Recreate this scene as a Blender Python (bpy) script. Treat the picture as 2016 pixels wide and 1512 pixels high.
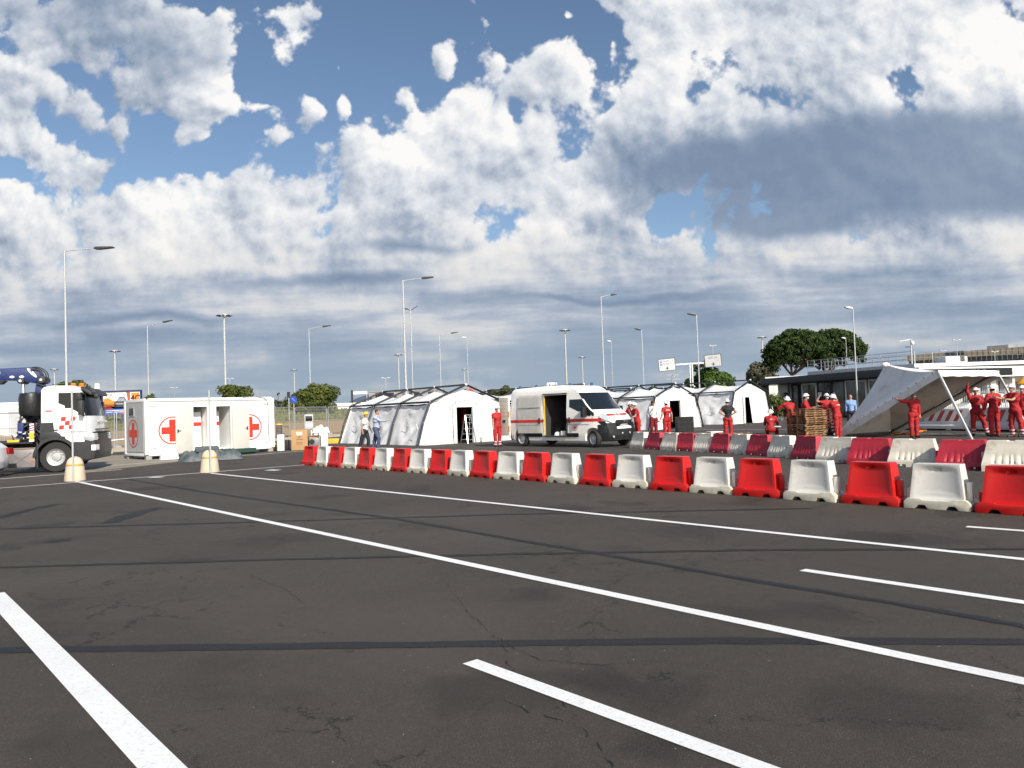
import bpy, bmesh, math, random
from math import sin, cos, pi, radians, hypot, atan2, sqrt
from mathutils import Vector, Matrix, noise as mnoise
for o in list(bpy.data.objects): bpy.data.objects.remove(o)
SC = bpy.context.scene
COL = SC.collection
random.seed(7)
# ---------------------------------------------------------------- camera
EYE = 1.6; FOC = 1510.0
cam_d = bpy.data.cameras.new('camera'); cam = bpy.data.objects.new('camera', cam_d); COL.objects.link(cam)
cam_d.sensor_width = 36; cam_d.lens = FOC/2016*36; cam_d.clip_start = .05; cam_d.clip_end = 20000
CM = Matrix.Rotation(pi/2+radians(1.94), 3, 'X') @ Matrix.Rotation(radians(-2.0), 3, 'Z')
cam.matrix_world = Matrix.Translation((0, 0, EYE)) @ CM.to_4x4()
SC.camera = cam
def ray(x, y): return CM @ Vector(((x-1008)/FOC, -(y-756)/FOC, -1))
def gnd(x, y, z=0.0):
    d = ray(x, y); t = (z-EYE)/d.z; return Vector((d.x*t, d.y*t, z))
def at(x, y, Y):
    d = ray(x, y); t = Y/d.y; return Vector((d.x*t, Y, EYE+d.z*t))
# ---------------------------------------------------------------- light
SUN_EL = radians(34); SUN_AZ = atan2(.46, -.888)          # azimuth from +Y towards +X
SC.view_settings.view_transform = 'Standard'; SC.view_settings.look = 'None'
SC.view_settings.exposure = 0.2; SC.view_settings.gamma = 1; SC.view_settings.use_curve_mapping = False
sd = bpy.data.lights.new('sun', 'SUN'); sd.energy = 5.0; sd.angle = radians(.55); sd.color = (1.0, .94, .85)
so = bpy.data.objects.new('sun', sd); COL.objects.link(so)
sdir = Vector((sin(SUN_AZ)*cos(SUN_EL), cos(SUN_AZ)*cos(SUN_EL), sin(SUN_EL)))
so.rotation_euler = sdir.to_track_quat('Z', 'Y').to_euler()
so.location = sdir*100
# ---------------------------------------------------------------- sky (world): clear sky with clouds laid over it by direction
W = bpy.data.worlds.new('World'); SC.world = W; W.use_nodes = True
NT = W.node_tree; NT.nodes.clear()
def nd(t, typ, **k):
    n = t.nodes.new(typ)
    for a, b in k.items(): setattr(n, a, b)
    return n
def mth(t, op, a, b=None, c=None, clamp=False):
    n = t.nodes.new('ShaderNodeMath'); n.operation = op; n.use_clamp = clamp
    for i, v in enumerate((a, b, c)):
        if v is None: continue
        if isinstance(v, (int, float)): n.inputs[i].default_value = v
        else: t.links.new(v, n.inputs[i])
    return n.outputs[0]
def vm(t, op, a, b=None, s=None):
    n = t.nodes.new('ShaderNodeVectorMath'); n.operation = op
    for i, v in enumerate((a, b)):
        if v is None: continue
        if isinstance(v, (tuple, list)): n.inputs[i].default_value = v
        else: t.links.new(v, n.inputs[i])
    if s is not None:
        if isinstance(s, (int, float)): n.inputs['Scale'].default_value = s
        else: t.links.new(s, n.inputs['Scale'])
    return n.outputs['Value'] if op in ('LENGTH', 'DOT_PRODUCT') else n.outputs[0]
def nz(t, vec, scale, detail=4, rough=.55, dist=0, lac=2.0, col=False, two=True):
    n = nd(t, 'ShaderNodeTexNoise'); n.noise_dimensions = '2D' if two else '3D'
    t.links.new(vec, n.inputs['Vector']); n.inputs['Scale'].default_value = scale
    n.inputs['Detail'].default_value = detail; n.inputs['Roughness'].default_value = rough
    n.inputs['Distortion'].default_value = dist; n.inputs['Lacunarity'].default_value = lac
    return n.outputs['Color' if col else 'Fac']
def vor(t, vec, scale, detail=3, rough=.5, smooth=.6, feat='SMOOTH_F1', two=True):
    n = nd(t, 'ShaderNodeTexVoronoi'); n.feature = feat; n.normalize = True; n.voronoi_dimensions = '2D' if t is not None and two else '3D'
    t.links.new(vec, n.inputs['Vector']); n.inputs['Scale'].default_value = scale
    n.inputs['Detail'].default_value = detail; n.inputs['Roughness'].default_value = rough
    if 'Smoothness' in n.inputs: n.inputs['Smoothness'].default_value = smooth
    return n.outputs['Distance']
def sstep(t, v, a, b):
    if a > b: return mth(t, 'SUBTRACT', 1, sstep(t, v, b, a))
    n = nd(t, 'ShaderNodeMapRange', interpolation_type='SMOOTHSTEP')
    t.links.new(v, n.inputs[0]); n.inputs[1].default_value = a; n.inputs[2].default_value = b
    n.inputs[3].default_value = 0; n.inputs[4].default_value = 1
    return n.outputs[0]
def mixc(t, f, a, b):
    n = nd(t, 'ShaderNodeMix', data_type='RGBA')
    for sock, v in ((n.inputs[0], f), (n.inputs[6], a), (n.inputs[7], b)):
        if isinstance(v, (int, float)): sock.default_value = v
        elif isinstance(v, tuple): sock.default_value = (*v, 1) if len(v) == 3 else v
        else: t.links.new(v, sock)
    return n.outputs[2]
def skyuv(px, py):
    d = ray(px, py); return d.x/d.y, d.z/d.y
def blobs(t, P, items, soft=True):
    """largest of several soft ellipses (1 in the middle, 0 on the edge, negative outside)"""
    acc = None
    for it in items:
        cx, cy, rx_, ry_ = it[:4]; rot = it[4] if len(it) > 4 else 0; w = it[5] if len(it) > 5 else 1.0
        u, v = skyuv(cx, cy)
        m = nd(t, 'ShaderNodeMapping', vector_type='TEXTURE')
        m.inputs['Location'].default_value = (u, v, 0)
        m.inputs['Rotation'].default_value = (0, 0, radians(rot))
        m.inputs['Scale'].default_value = (rx_/FOC, ry_/FOC, 1)
        t.links.new(P, m.inputs['Vector'])
        l = vm(t, 'LENGTH', m.outputs[0])
        f = mth(t, 'MULTIPLY_ADD', l, -w, w) if min(rx_, ry_) > 65 else mth(t, 'MULTIPLY_ADD', l, -.5, .36)
        if acc is None: acc = f
        else: acc = mth(t, 'SMOOTH_MAX', acc, f, .18)
    return acc
def rot2(t, v, a=.6):
    m = nd(t, 'ShaderNodeMapping'); m.inputs['Rotation'].default_value = (0, 0, a); t.links.new(v, m.inputs['Vector']); return m.outputs[0]
def dens_group():
    g = bpy.data.node_groups.new('cloud_density', 'ShaderNodeTree')
    g.interface.new_socket('P', in_out='INPUT', socket_type='NodeSocketVector')
    g.interface.new_socket('D', in_out='OUTPUT', socket_type='NodeSocketFloat')
    gi = nd(g, 'NodeGroupInput'); go = nd(g, 'NodeGroupOutput')
    P = gi.outputs[0]
    w = nz(g, P, 3.2, 3, .5, col=True)
    w = vm(g, 'SUBTRACT', w, (.5, .5, .5))
    w = vm(g, 'MULTIPLY', w, (.11, .09, 0))
    Q = vm(g, 'ADD', P, vm(g, 'SCALE', w, None, .55))
    Q2 = vm(g, 'ADD', P, vm(g, 'SCALE', w, None, .3))
    Q2 = rot2(g, Q2)
    F = blobs(g, Q, CLOUDS)
    H = blobs(g, Q, HOLES)
    F = mth(g, 'SUBTRACT', F, mth(g, 'MULTIPLY', mth(g, 'MAXIMUM', H, -.2), 1.7))
    sep = nd(g, 'ShaderNodeSeparateXYZ'); g.links.new(P, sep.inputs[0])
    low = sstep(g, sep.outputs[1], .245, .13)
    F = mth(g, 'MULTIPLY_ADD', low, 1.2, F)
    F = mth(g, 'MINIMUM', F, .9)
    n1 = nz(g, Q2, 6.2, 8, .58)
    b1 = vor(g, vm(g, 'ADD', Q2, vm(g, 'MULTIPLY', vm(g, 'SUBTRACT', nz(g, rot2(g, P, 1.0), 9, 2, .5, col=True), (.5, .5, .5)), (.022, .022, 0))), 8.5, 4, .52, .15)
    a = mth(g, 'MULTIPLY', mth(g, 'SUBTRACT', n1, .5), 2.0)
    b = mth(g, 'MULTIPLY', mth(g, 'SUBTRACT', .25, b1), 2.0)
    D = mth(g, 'ADD', mth(g, 'MULTIPLY', F, .75), mth(g, 'ADD', a, b))
    g.links.new(D, go.inputs[0])
    return g
CLOUDS = [(40, 0, 260, 60), (230, 30, 220, 90, -8), (340, 90, 135, 105), (350, 180, 75, 60), (0, 195, 52, 70), (15, 278, 50, 34), (545, 105, 48, 82, 18), (445, 85, 34, 88),
          (165, 215, 62, 30, -42), (258, 300, 40, 74, -12), (210, 352, 60, 34, 30), (370, 285, 32, 36), (440, 218, 42, 22), (505, 224, 40, 22), (655, 132, 20, 34, -35),
          (875, 122, 22, 34), (1092, 36, 20, 24), (955, 52, 24, 44, 20), (595, 235, 28, 52), (535, 290, 34, 24), (660, 205, 16, 32), (800, 195, 24, 24),
          (90, 480, 260, 110), (330, 480, 330, 105, 8), (640, 440, 330, 140, 12), (760, 350, 250, 100, 18), (905, 262, 84, 72),
          (975, 120, 40, 62), (1070, 150, 88, 82), (1110, 290, 150, 110), (1090, 350, 250, 150), (1290, 75, 92, 190), (1250, 230, 110, 110), (1600, 50, 420, 220), (1980, 90, 300, 280), (1280, 500, 90, 46), (1160, 440, 150, 90),
          (1700, 330, 480, 250), (1450, 330, 230, 150), (1600, 470, 260, 100), (1370, 470, 60, 40)]
HOLES = [(1322, 405, 70, 46, 10), (1010, 232, 22, 46, 5), (1150, 90, 36, 62), (1005, 20, 60, 40), (1385, 372, 14, 20)]
DG = dens_group()
tc = nd(NT, 'ShaderNodeTexCoord')
sx = nd(NT, 'ShaderNodeSeparateXYZ'); NT.links.new(tc.outputs['Generated'], sx.inputs[0])
yy = mth(NT, 'MAXIMUM', mth(NT, 'ABSOLUTE', sx.outputs[1]), .3)
U = mth(NT, 'DIVIDE', sx.outputs[0], yy); V = mth(NT, 'DIVIDE', sx.outputs[2], yy)
cb = nd(NT, 'ShaderNodeCombineXYZ'); NT.links.new(U, cb.inputs[0]); NT.links.new(V, cb.inputs[1])
P = cb.outputs[0]
def dens(vec):
    n = nd(NT, 'ShaderNodeGroup'); n.node_tree = DG; NT.links.new(vec, n.inputs[0]); return n.outputs[0]
D0 = dens(P)
D1 = dens(vm(NT, 'ADD', P, (.008, .011, 0)))
alpha = mth(NT, 'MAXIMUM', sstep(NT, D0, -.02, .16), sstep(NT, V, .2, .13))
rel = mth(NT, 'MULTIPLY', mth(NT, 'SUBTRACT', D0, D1), 1.0)
thick = sstep(NT, D0, .15, 1.2)                        # thick middles are greyer than lit rims
big = nz(NT, rot2(NT, P, .5), 3.0, 4, .55)
puff = vor(NT, vm(NT, 'ADD', P, vm(NT, 'MULTIPLY', vm(NT, 'SUBTRACT', nz(NT, P, 7, 3, .5, col=True), (.5, .5, .5)), (.06, .06, 0))), 5.5, 1, .5, .5)
puff2 = nz(NT, rot2(NT, P, .9), 8.0, 3, .5)
lit = mth(NT, 'ADD', mth(NT, 'MULTIPLY_ADD', thick, -.14, .585), rel)
lit = mth(NT, 'ADD', lit, mth(NT, 'ADD', mth(NT, 'MULTIPLY', mth(NT, 'SUBTRACT', big, .5), 1.0), mth(NT, 'ADD', mth(NT, 'MULTIPLY', mth(NT, 'SUBTRACT', .36, puff), .8), mth(NT, 'MULTIPLY', mth(NT, 'SUBTRACT', puff2, .5), .45))))
bright = blobs(NT, P, [(1450, 90, 420, 150), (1850, 60, 300, 200), (880, 240, 130, 80), (560, 120, 70, 90), (660, 420, 220, 60), (300, 400, 260, 40), (1180, 400, 110, 60), (1270, 490, 60, 46), (450, 80, 30, 70), (60,560,150,50), (1560,500,150,14), (1100, 560, 150, 30)])
lit = mth(NT, 'ADD', lit, mth(NT, 'MULTIPLY', mth(NT, 'MAXIMUM', bright, 0), .45))
# flat dark undersides
wv = vm(NT, 'ADD', P, vm(NT, 'MULTIPLY', vm(NT, 'SUBTRACT', nz(NT, P, 5, 4, .5, col=True), (.5, .5, .5)), (.16, .07, 0)))
dark = blobs(NT, wv, [(1820, 330, 560, 150), (1500, 330, 330, 90), (1550, 430, 300, 80),  (800, 495, 330, 30), (700, 560, 380, 26), (1200, 580, 460, 16), (260, 625, 420, 26)])
dk = mth(NT, 'MULTIPLY', sstep(NT, dark, -.05, .45), .85)
dk2 = mth(NT, 'MULTIPLY', sstep(NT, blobs(NT, wv, [(100, 0, 330, 75), (330, 100, 110, 110), (0, 190, 60, 85), (1260, 320, 160, 110)]), -.1, .5), .42)
dk = mth(NT, 'MAXIMUM', dk, dk2)
# streaks low over the horizon
st = nz(NT, vm(NT, 'MULTIPLY', P, (1, 7.5, 1)), 3.2, 5, .55)
lowm = sstep(NT, V, .25, .13)
lit2 = mth(NT, 'MULTIPLY_ADD', mth(NT, 'SUBTRACT', st, .5), 1.3, .26)
lit = mth(NT, 'ADD', mth(NT, 'MULTIPLY', lit, mth(NT, 'SUBTRACT', 1, mth(NT, 'MULTIPLY', lowm, .8))), mth(NT, 'MULTIPLY', mth(NT, 'MULTIPLY', lit2, lowm), .95))
lit = mth(NT, 'SUBTRACT', lit, mth(NT, 'MULTIPLY', dk, mth(NT, 'MULTIPLY_ADD', lit, .9, .06)), clamp=True)
cr = nd(NT, 'ShaderNodeValToRGB'); NT.links.new(lit, cr.inputs[0])
E = cr.color_ramp.elements
E[0].position = 0; E[0].color = (.21, .275, .40, 1)
E[1].position = 1; E[1].color = (.96, .95, .94, 1)
for p_, c_ in ((.18, (.28, .355, .47)), (.42, (.46, .515, .61)), (.68, (.70, .735, .79))):
    e = E.new(p_); e.color = (*c_, 1)
ccol = cr.outputs[0]
hz = sstep(NT, V, .15, .03)
ccol = mixc(NT, mth(NT, 'MULTIPLY', hz, .93), ccol, (.335, .42, .52))
ccol = mixc(NT, mth(NT, 'MULTIPLY', sstep(NT, V, .30, .12), mth(NT, 'MULTIPLY', sstep(NT, lit, .35, .8), .55)), ccol, (.80, .74, .66))
sky = nd(NT, 'ShaderNodeTexSky', sky_type='NISHITA', sun_disc=False)
sky.sun_elevation = SUN_EL; sky.sun_rotation = SUN_AZ; sky.air_density = 1.0; sky.dust_density = .4; sky.ozone_density = 2.0
b1 = nd(NT, 'ShaderNodeBackground'); NT.links.new(sky.outputs[0], b1.inputs[0]); b1.inputs[1].default_value = .098
b2 = nd(NT, 'ShaderNodeBackground'); sun_side = sstep(NT, vm(NT, 'DOT_PRODUCT', tc.outputs['Generated'], tuple(sdir)), .25, .95)   # clouds round the sun are brighter
NT.links.new(mixc(NT, mth(NT, 'MULTIPLY', sun_side, .8), ccol, (.86, .76, .64)), b2.inputs[0])
NT.links.new(mth(NT, 'MULTIPLY_ADD', sun_side, 2.4, .88), b2.inputs[1])
ms = nd(NT, 'ShaderNodeMixShader'); NT.links.new(alpha, ms.inputs[0]); NT.links.new(b1.outputs[0], ms.inputs[1]); NT.links.new(b2.outputs[0], ms.inputs[2])
wo = nd(NT, 'ShaderNodeOutputWorld'); NT.links.new(ms.outputs[0], wo.inputs[0])
W.cycles.sampling_method = 'MANUAL'; W.cycles.sample_map_resolution = 128

C_ = SC.cycles
C_.use_adaptive_sampling = True; C_.adaptive_threshold = .02; C_.adaptive_min_samples = 8
C_.use_denoising = True
try: C_.denoiser = 'OPENIMAGEDENOISE'
except Exception: C_.use_denoising = False
C_.max_bounces = 5; C_.diffuse_bounces = 3; C_.glossy_bounces = 3; C_.transmission_bounces = 4; C_.transparent_max_bounces = 8
C_.sample_clamp_indirect = 6; C_.caustics_reflective = False; C_.caustics_refractive = False
# ---------------------------------------------------------------- materials
MATS = {}
def mat(name, col, rough=.55, metal=0.0, var=.10, vs=3.0, bump=0.0, bs=40.0, spec=.5, dirt=None, alpha=None, emit=None, trans=0, coat=0):
    if name in MATS: return MATS[name]
    m = bpy.data.materials.new(name); m.use_nodes = True; MATS[name] = m
    t = m.node_tree; b = t.nodes['Principled BSDF']
    b.inputs['Roughness'].default_value = rough; b.inputs['Metallic'].default_value = metal
    b.inputs['Specular IOR Level'].default_value = spec
    if coat: b.inputs['Coat Weight'].default_value = coat
    tc = nd(t, 'ShaderNodeTexCoord'); oc = tc.outputs['Object']
    n = nz(t, oc, vs, 4, .6, two=False)
    v = nd(t, 'ShaderNodeMapRange'); t.links.new(n, v.inputs[0])
    v.inputs[1].default_value = .3; v.inputs[2].default_value = .7; v.inputs[3].default_value = 1-var; v.inputs[4].default_value = 1+var
    c = vm(t, 'SCALE', (col[0], col[1], col[2]), None, v.outputs[0])
    if dirt:                                         # (colour, amount, scale)
        dn = nz(t, oc, dirt[2], 5, .65, two=False)
        c = mixc(t, mth(t, 'MULTIPLY', sstep(t, dn, .5, .75), dirt[1]), c, dirt[0])
    t.links.new(c, b.inputs['Base Color'])
    r = nd(t, 'ShaderNodeMapRange'); t.links.new(n, r.inputs[0]); r.inputs[3].default_value = max(rough-.08, .02); r.inputs[4].default_value = min(rough+.08, 1)
    t.links.new(r.outputs[0], b.inputs['Roughness'])
    if bump:
        bn = nz(t, oc, bs, 4, .6, two=False); bp = nd(t, 'ShaderNodeBump'); bp.inputs['Strength'].default_value = bump; bp.inputs['Distance'].default_value = .02
        t.links.new(bn, bp.inputs['Height']); t.links.new(bp.outputs[0], b.inputs['Normal'])
    if emit: b.inputs['Emission Color'].default_value = (*emit[0], 1); b.inputs['Emission Strength'].default_value = emit[1]
    if trans: b.inputs['Transmission Weight'].default_value = trans
    return m
WHITE = mat('white_paint', (.78, .78, .77), .35, var=.03, dirt=((.45, .42, .38), .25, 1.2))
WPLAST = mat('white_plastic', (.66, .64, .59), .38, var=.05, dirt=((.30, .27, .21), .5, 3.0), bump=.05, bs=60)
WFOOT = mat('yellowed_plastic', (.60, .57, .46), .42, var=.08, dirt=((.30, .27, .18), .5, 4.0))
RPLAST = mat('red_plastic', (.58, .012, .010), .34, var=.07, dirt=((.30, .05, .04), .35, 3.0), bump=.05, bs=60)
WOLD = mat('aged_white_plastic', (.68, .63, .53), .6, var=.08, dirt=((.22, .20, .12), .6, 2.6), bump=.1)
ROLD = mat('aged_red_plastic', (.42, .020, .040), .55, var=.12, dirt=((.30, .10, .11), .5, 2.0), bump=.1)
BLACK = mat('black_plastic', (.018, .018, .020), .5, var=.2)
DARK = mat('dark_void', (.010, .010, .011), .9)
RUBBER = mat('rubber', (.022, .021, .020), .8, var=.2, bump=.1)
STEEL = mat('galvanised_steel', (.55, .56, .57), .42, .75, var=.06)
GREYP = mat('grey_pole_paint', (.46, .47, .47), .45, .2, var=.05)
ALU = mat('aluminium', (.70, .70, .71), .3, .9, var=.05)
GLASS = mat('window_glass', (.012, .016, .018), .05, 0, var=.05, spec=.55)
RED = mat('red_paint', (.62, .03, .02), .4, var=.05)
TENT = mat('tent_fabric', (.72, .72, .71), .62, var=.035, vs=1.2, bump=.8, bs=4, dirt=((.55, .54, .52), .3, .8))
BLUE = mat('blue_paint', (.013, .030, .12), .35, var=.08)
# ---------------------------------------------------------------- mesh builder
class MB:
    def __init__(s): s.v = []; s.f = []; s.m = []
    def add(s, vs, fs, mi=0, X=None):
        o = len(s.v)
        s.v += [tuple(X @ Vector(p)) if X is not None else tuple(p) for p in vs]
        s.f += [tuple(i+o for i in f) for f in fs]; s.m += [mi]*len(fs); return s
    def box(s, c, d, mi=0, X=None, taper=1.0):
        x, y, z = d[0]/2, d[1]/2, d[2]/2; tp = taper
        vs = [(-x, -y, -z), (x, -y, -z), (x, y, -z), (-x, y, -z), (-x*tp, -y*tp, z), (x*tp, -y*tp, z), (x*tp, y*tp, z), (-x*tp, y*tp, z)]
        vs = [(a+c[0], b+c[1], e+c[2]) for a, b, e in vs]
        return s.add(vs, [(0, 3, 2, 1), (4, 5, 6, 7), (0, 1, 5, 4), (1, 2, 6, 5), (2, 3, 7, 6), (3, 0, 4, 7)], mi, X)
    def tube(s, a, b, r0, r1=None, n=8, mi=0, X=None, cap=True):
        a = Vector(a); b = Vector(b); r1 = r0 if r1 is None else r1; d = (b-a)
        if d.length < 1e-6: return s
        q = d.to_track_quat('Z', 'Y'); vs = []
        for p, r in ((a, r0), (b, r1)):
            for k in range(n): vs.append(p + q @ Vector((r*cos(2*pi*k/n), r*sin(2*pi*k/n), 0)))
        fs = [(k, (k+1) % n, n+(k+1) % n, n+k) for k in range(n)]
        if cap: fs += [tuple(range(n-1, -1, -1)), tuple(range(n, 2*n))]
        return s.add(vs, fs, mi, X)
    def path(s, pts, r, n=6, mi=0, X=None):
        for a, b in zip(pts, pts[1:]): s.tube(a, b, r, r, n, mi, X)
        return s
    def bar(s, a, b, w, h, mi=0, X=None):
        a = Vector(a); b = Vector(b); d = b-a; q = d.to_track_quat('Z', 'Y'); vs = []
        for p in (a, b):
            for x, y in ((-w/2, -h/2), (w/2, -h/2), (w/2, h/2), (-w/2, h/2)): vs.append(p + q @ Vector((x, y, 0)))
        return s.add(vs, [(3, 2, 1, 0), (4, 5, 6, 7), (0, 1, 5, 4), (1, 2, 6, 5), (2, 3, 7, 6), (3, 0, 4, 7)], mi, X)
    def prism(s, prof, a, b, axis='y', mi=0, X=None):
        """profile of 2D points, extruded from a to b along an axis"""
        n = len(prof); f = {'y': lambda p, t: (p[0], t, p[1]), 'x': lambda p, t: (t, p[0], p[1]), 'z': lambda p, t: (p[0], p[1], t)}[axis]
        vs = [f(p, a) for p in prof]+[f(p, b) for p in prof]
        fs = [(k, (k+1) % n, n+(k+1) % n, n+k) for k in range(n)]+[tuple(range(n-1, -1, -1)), tuple(range(n, 2*n))]
        return s.add(vs, fs, mi, X)
    def ball(s, c, r, n=10, mi=0, X=None, z0=-1.0):
        rx_, ry_, rz_ = (r, r, r) if isinstance(r, (int, float)) else r
        rows = max(4, n//2); vs = []; fs = []
        for i in range(rows+1):
            t = z0+(1-z0)*i/rows; ph = math.asin(max(-1, min(1, t))) if z0 > -1 else -pi/2+pi*i/rows
            for k in range(n): vs.append((c[0]+rx_*cos(ph)*cos(2*pi*k/n), c[1]+ry_*cos(ph)*sin(2*pi*k/n), c[2]+rz_*sin(ph)))
        for i in range(rows):
            for k in range(n): fs.append((i*n+k, i*n+(k+1) % n, (i+1)*n+(k+1) % n, (i+1)*n+k))
        return s.add(vs, fs, mi, X)
    def sheet(s, pts, mi=0, X=None): return s.add(pts, [tuple(range(len(pts)))], mi, X)
    def disc(s, c, r, n=16, mi=0, X=None, nrm='y', r_in=0):
        e = {'y': lambda a, b: (c[0]+a, c[1], c[2]+b), 'x': lambda a, b: (c[0], c[1]+a, c[2]+b), 'z': lambda a, b: (c[0]+a, c[1]+b, c[2])}[nrm]
        o = [e(r*cos(2*pi*k/n), r*sin(2*pi*k/n)) for k in range(n)]
        if not r_in: return s.add(o, [tuple(range(n))], mi, X)
        i_ = [e(r_in*cos(2*pi*k/n), r_in*sin(2*pi*k/n)) for k in range(n)]
        return s.add(o+i_, [(k, (k+1) % n, n+(k+1) % n, n+k) for k in range(n)], mi, X)
    def torus(s, c, R_, r, axis='y', n=24, m=10, mi=0, X=None):
        vs = []; fs = []
        for i in range(n):
            a = 2*pi*i/n
            for j in range(m):
                b = 2*pi*j/m; q = R_+r[0]*cos(b); w = r[1]*sin(b)
                p = {'y': (q*cos(a), w, q*sin(a)), 'z': (q*cos(a), q*sin(a), w), 'x': (w, q*cos(a), q*sin(a))}[axis]
                vs.append((p[0]+c[0], p[1]+c[1], p[2]+c[2]))
        for i in range(n):
            for j in range(m): fs.append((i*m+j, ((i+1) % n)*m+j, ((i+1) % n)*m+(j+1) % m, i*m+(j+1) % m))
        return s.add(vs, fs, mi, X)
    def bm(s):
        me = bpy.data.meshes.new('m'); me.from_pydata(s.v, [], s.f); me.polygons.foreach_set('material_index', s.m)
        b = bmesh.new(); b.from_mesh(me); bpy.data.meshes.remove(me); return b
    def build(s, name, mats, parent=None, bevel=0, seg=2, ang=35, smooth=True, recalc=True, weld=True):
        return fin(s.bm(), name, mats, parent, bevel, seg, ang, smooth, recalc, weld)
def fin(b, name, mats, parent=None, bevel=0, seg=2, ang=35, smooth=True, recalc=True, weld=True):
    if weld: bmesh.ops.remove_doubles(b, verts=b.verts, dist=.0004)
    if recalc: bmesh.ops.recalc_face_normals(b, faces=b.faces)
    if bevel:
        es = [e for e in b.edges if len(e.link_faces) == 2 and e.calc_face_angle(0) > radians(25)]
        bmesh.ops.bevel(b, geom=es, offset=bevel, segments=seg, affect='EDGES', profile=.6, clamp_overlap=True)
    if smooth:
        for f in b.faces: f.smooth = True
        for e in b.edges:
            if len(e.link_faces) != 2 or e.calc_face_angle(0) > radians(ang): e.smooth = False
    me = bpy.data.meshes.new(name); b.to_mesh(me); b.free()
    for m in (mats if isinstance(mats, (list, tuple)) else [mats]): me.materials.append(m)
    o = bpy.data.objects.new(name, me); COL.objects.link(o)
    if parent: o.parent = parent
    return o
def tag(o, label, cat, group=None):
    o['label'] = label; o['category'] = cat
    if group: o['group'] = group
    return o
def kind(o, k='structure'): o['kind'] = k; return o
def thing(name, label, cat, loc=(0, 0, 0), rot=0.0, group=None):
    o = bpy.data.objects.new(name, None); COL.objects.link(o); o.empty_display_size = .2
    o.location = loc; o.rotation_euler = (0, 0, rot); return tag(o, label, cat, group)
KIDS = {}
def copy_tree(o, parent=None):
    c = o.copy(); COL.objects.link(c); c.parent = parent
    for ch in o.children: copy_tree(ch, c)
    return c
def text(name, s, size, m, parent=None, X=Matrix(), depth=.004, bold=0, align='CENTER', sx=1.0, shear=0.0):
    cu = bpy.data.curves.new(name, 'FONT'); cu.body = s; cu.size = size; cu.extrude = depth; cu.offset = bold; cu.align_x = align; cu.align_y = 'CENTER'; cu.resolution_u = 2; cu.shear = shear
    t = bpy.data.objects.new(name, cu); COL.objects.link(t); bpy.context.view_layer.update()
    me = bpy.data.meshes.new_from_object(t); bpy.data.objects.remove(t); bpy.data.curves.remove(cu)
    me.transform(X @ Matrix.Diagonal((sx, 1, 1, 1))); me.name = name; me.materials.clear(); me.materials.append(m)
    o = bpy.data.objects.new(name, me); COL.objects.link(o)
    if parent: o.parent = parent
    return o
XZ = Matrix.Rotation(pi/2, 4, 'X')                       # text lying in XY -> facing -Y, upright
def T(x, y, z): return Matrix.Translation((x, y, z))
def RZ(a): return Matrix.Rotation(a, 4, 'Z')
def RX(a): return Matrix.Rotation(a, 4, 'X')
def RY(a): return Matrix.Rotation(a, 4, 'Y')
def boolean(base, cutters):
    """carve closed meshes out of a closed mesh and return the new mesh object"""
    par = base.parent; base.parent = None
    for c in cutters:
        md = base.modifiers.new('cut', 'BOOLEAN'); md.object = c; md.operation = 'DIFFERENCE'; md.solver = 'EXACT'
    bpy.context.view_layer.update()
    dg = bpy.context.evaluated_depsgraph_get()
    me = bpy.data.meshes.new_from_object(base.evaluated_get(dg))
    base.modifiers.clear(); base.parent = par; old = base.data; base.data = me; bpy.data.meshes.remove(old)
    for c in cutters:
        d = c.data; bpy.data.objects.remove(c); bpy.data.meshes.remove(d)
    return base
def resmooth(o, ang=35):
    b = bmesh.new(); b.from_mesh(o.data)
    for f in b.faces: f.smooth = True
    for e in b.edges: e.smooth = not (len(e.link_faces) != 2 or e.calc_face_angle(0) > radians(ang))
    b.to_mesh(o.data); b.free()
def cross(mb, c, s, w, mi, X=None, y=0.0):
    """a flat cross in the XZ plane"""
    x, z = c
    for a in ((s, w), (w, s)): pass
    mb.add([(x-w/2, y, z-s/2), (x+w/2, y, z-s/2), (x+w/2, y, z-w/2), (x+s/2, y, z-w/2), (x+s/2, y, z+w/2), (x+w/2, y, z+w/2),
            (x+w/2, y, z+s/2), (x-w/2, y, z+s/2), (x-w/2, y, z+w/2), (x-s/2, y, z+w/2), (x-s/2, y, z-w/2), (x-w/2, y, z-w/2)],
           [(0, 1, 2, 11), (2, 3, 4, 5, 8, 9, 10, 11), (5, 6, 7, 8)], mi, X)
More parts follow.
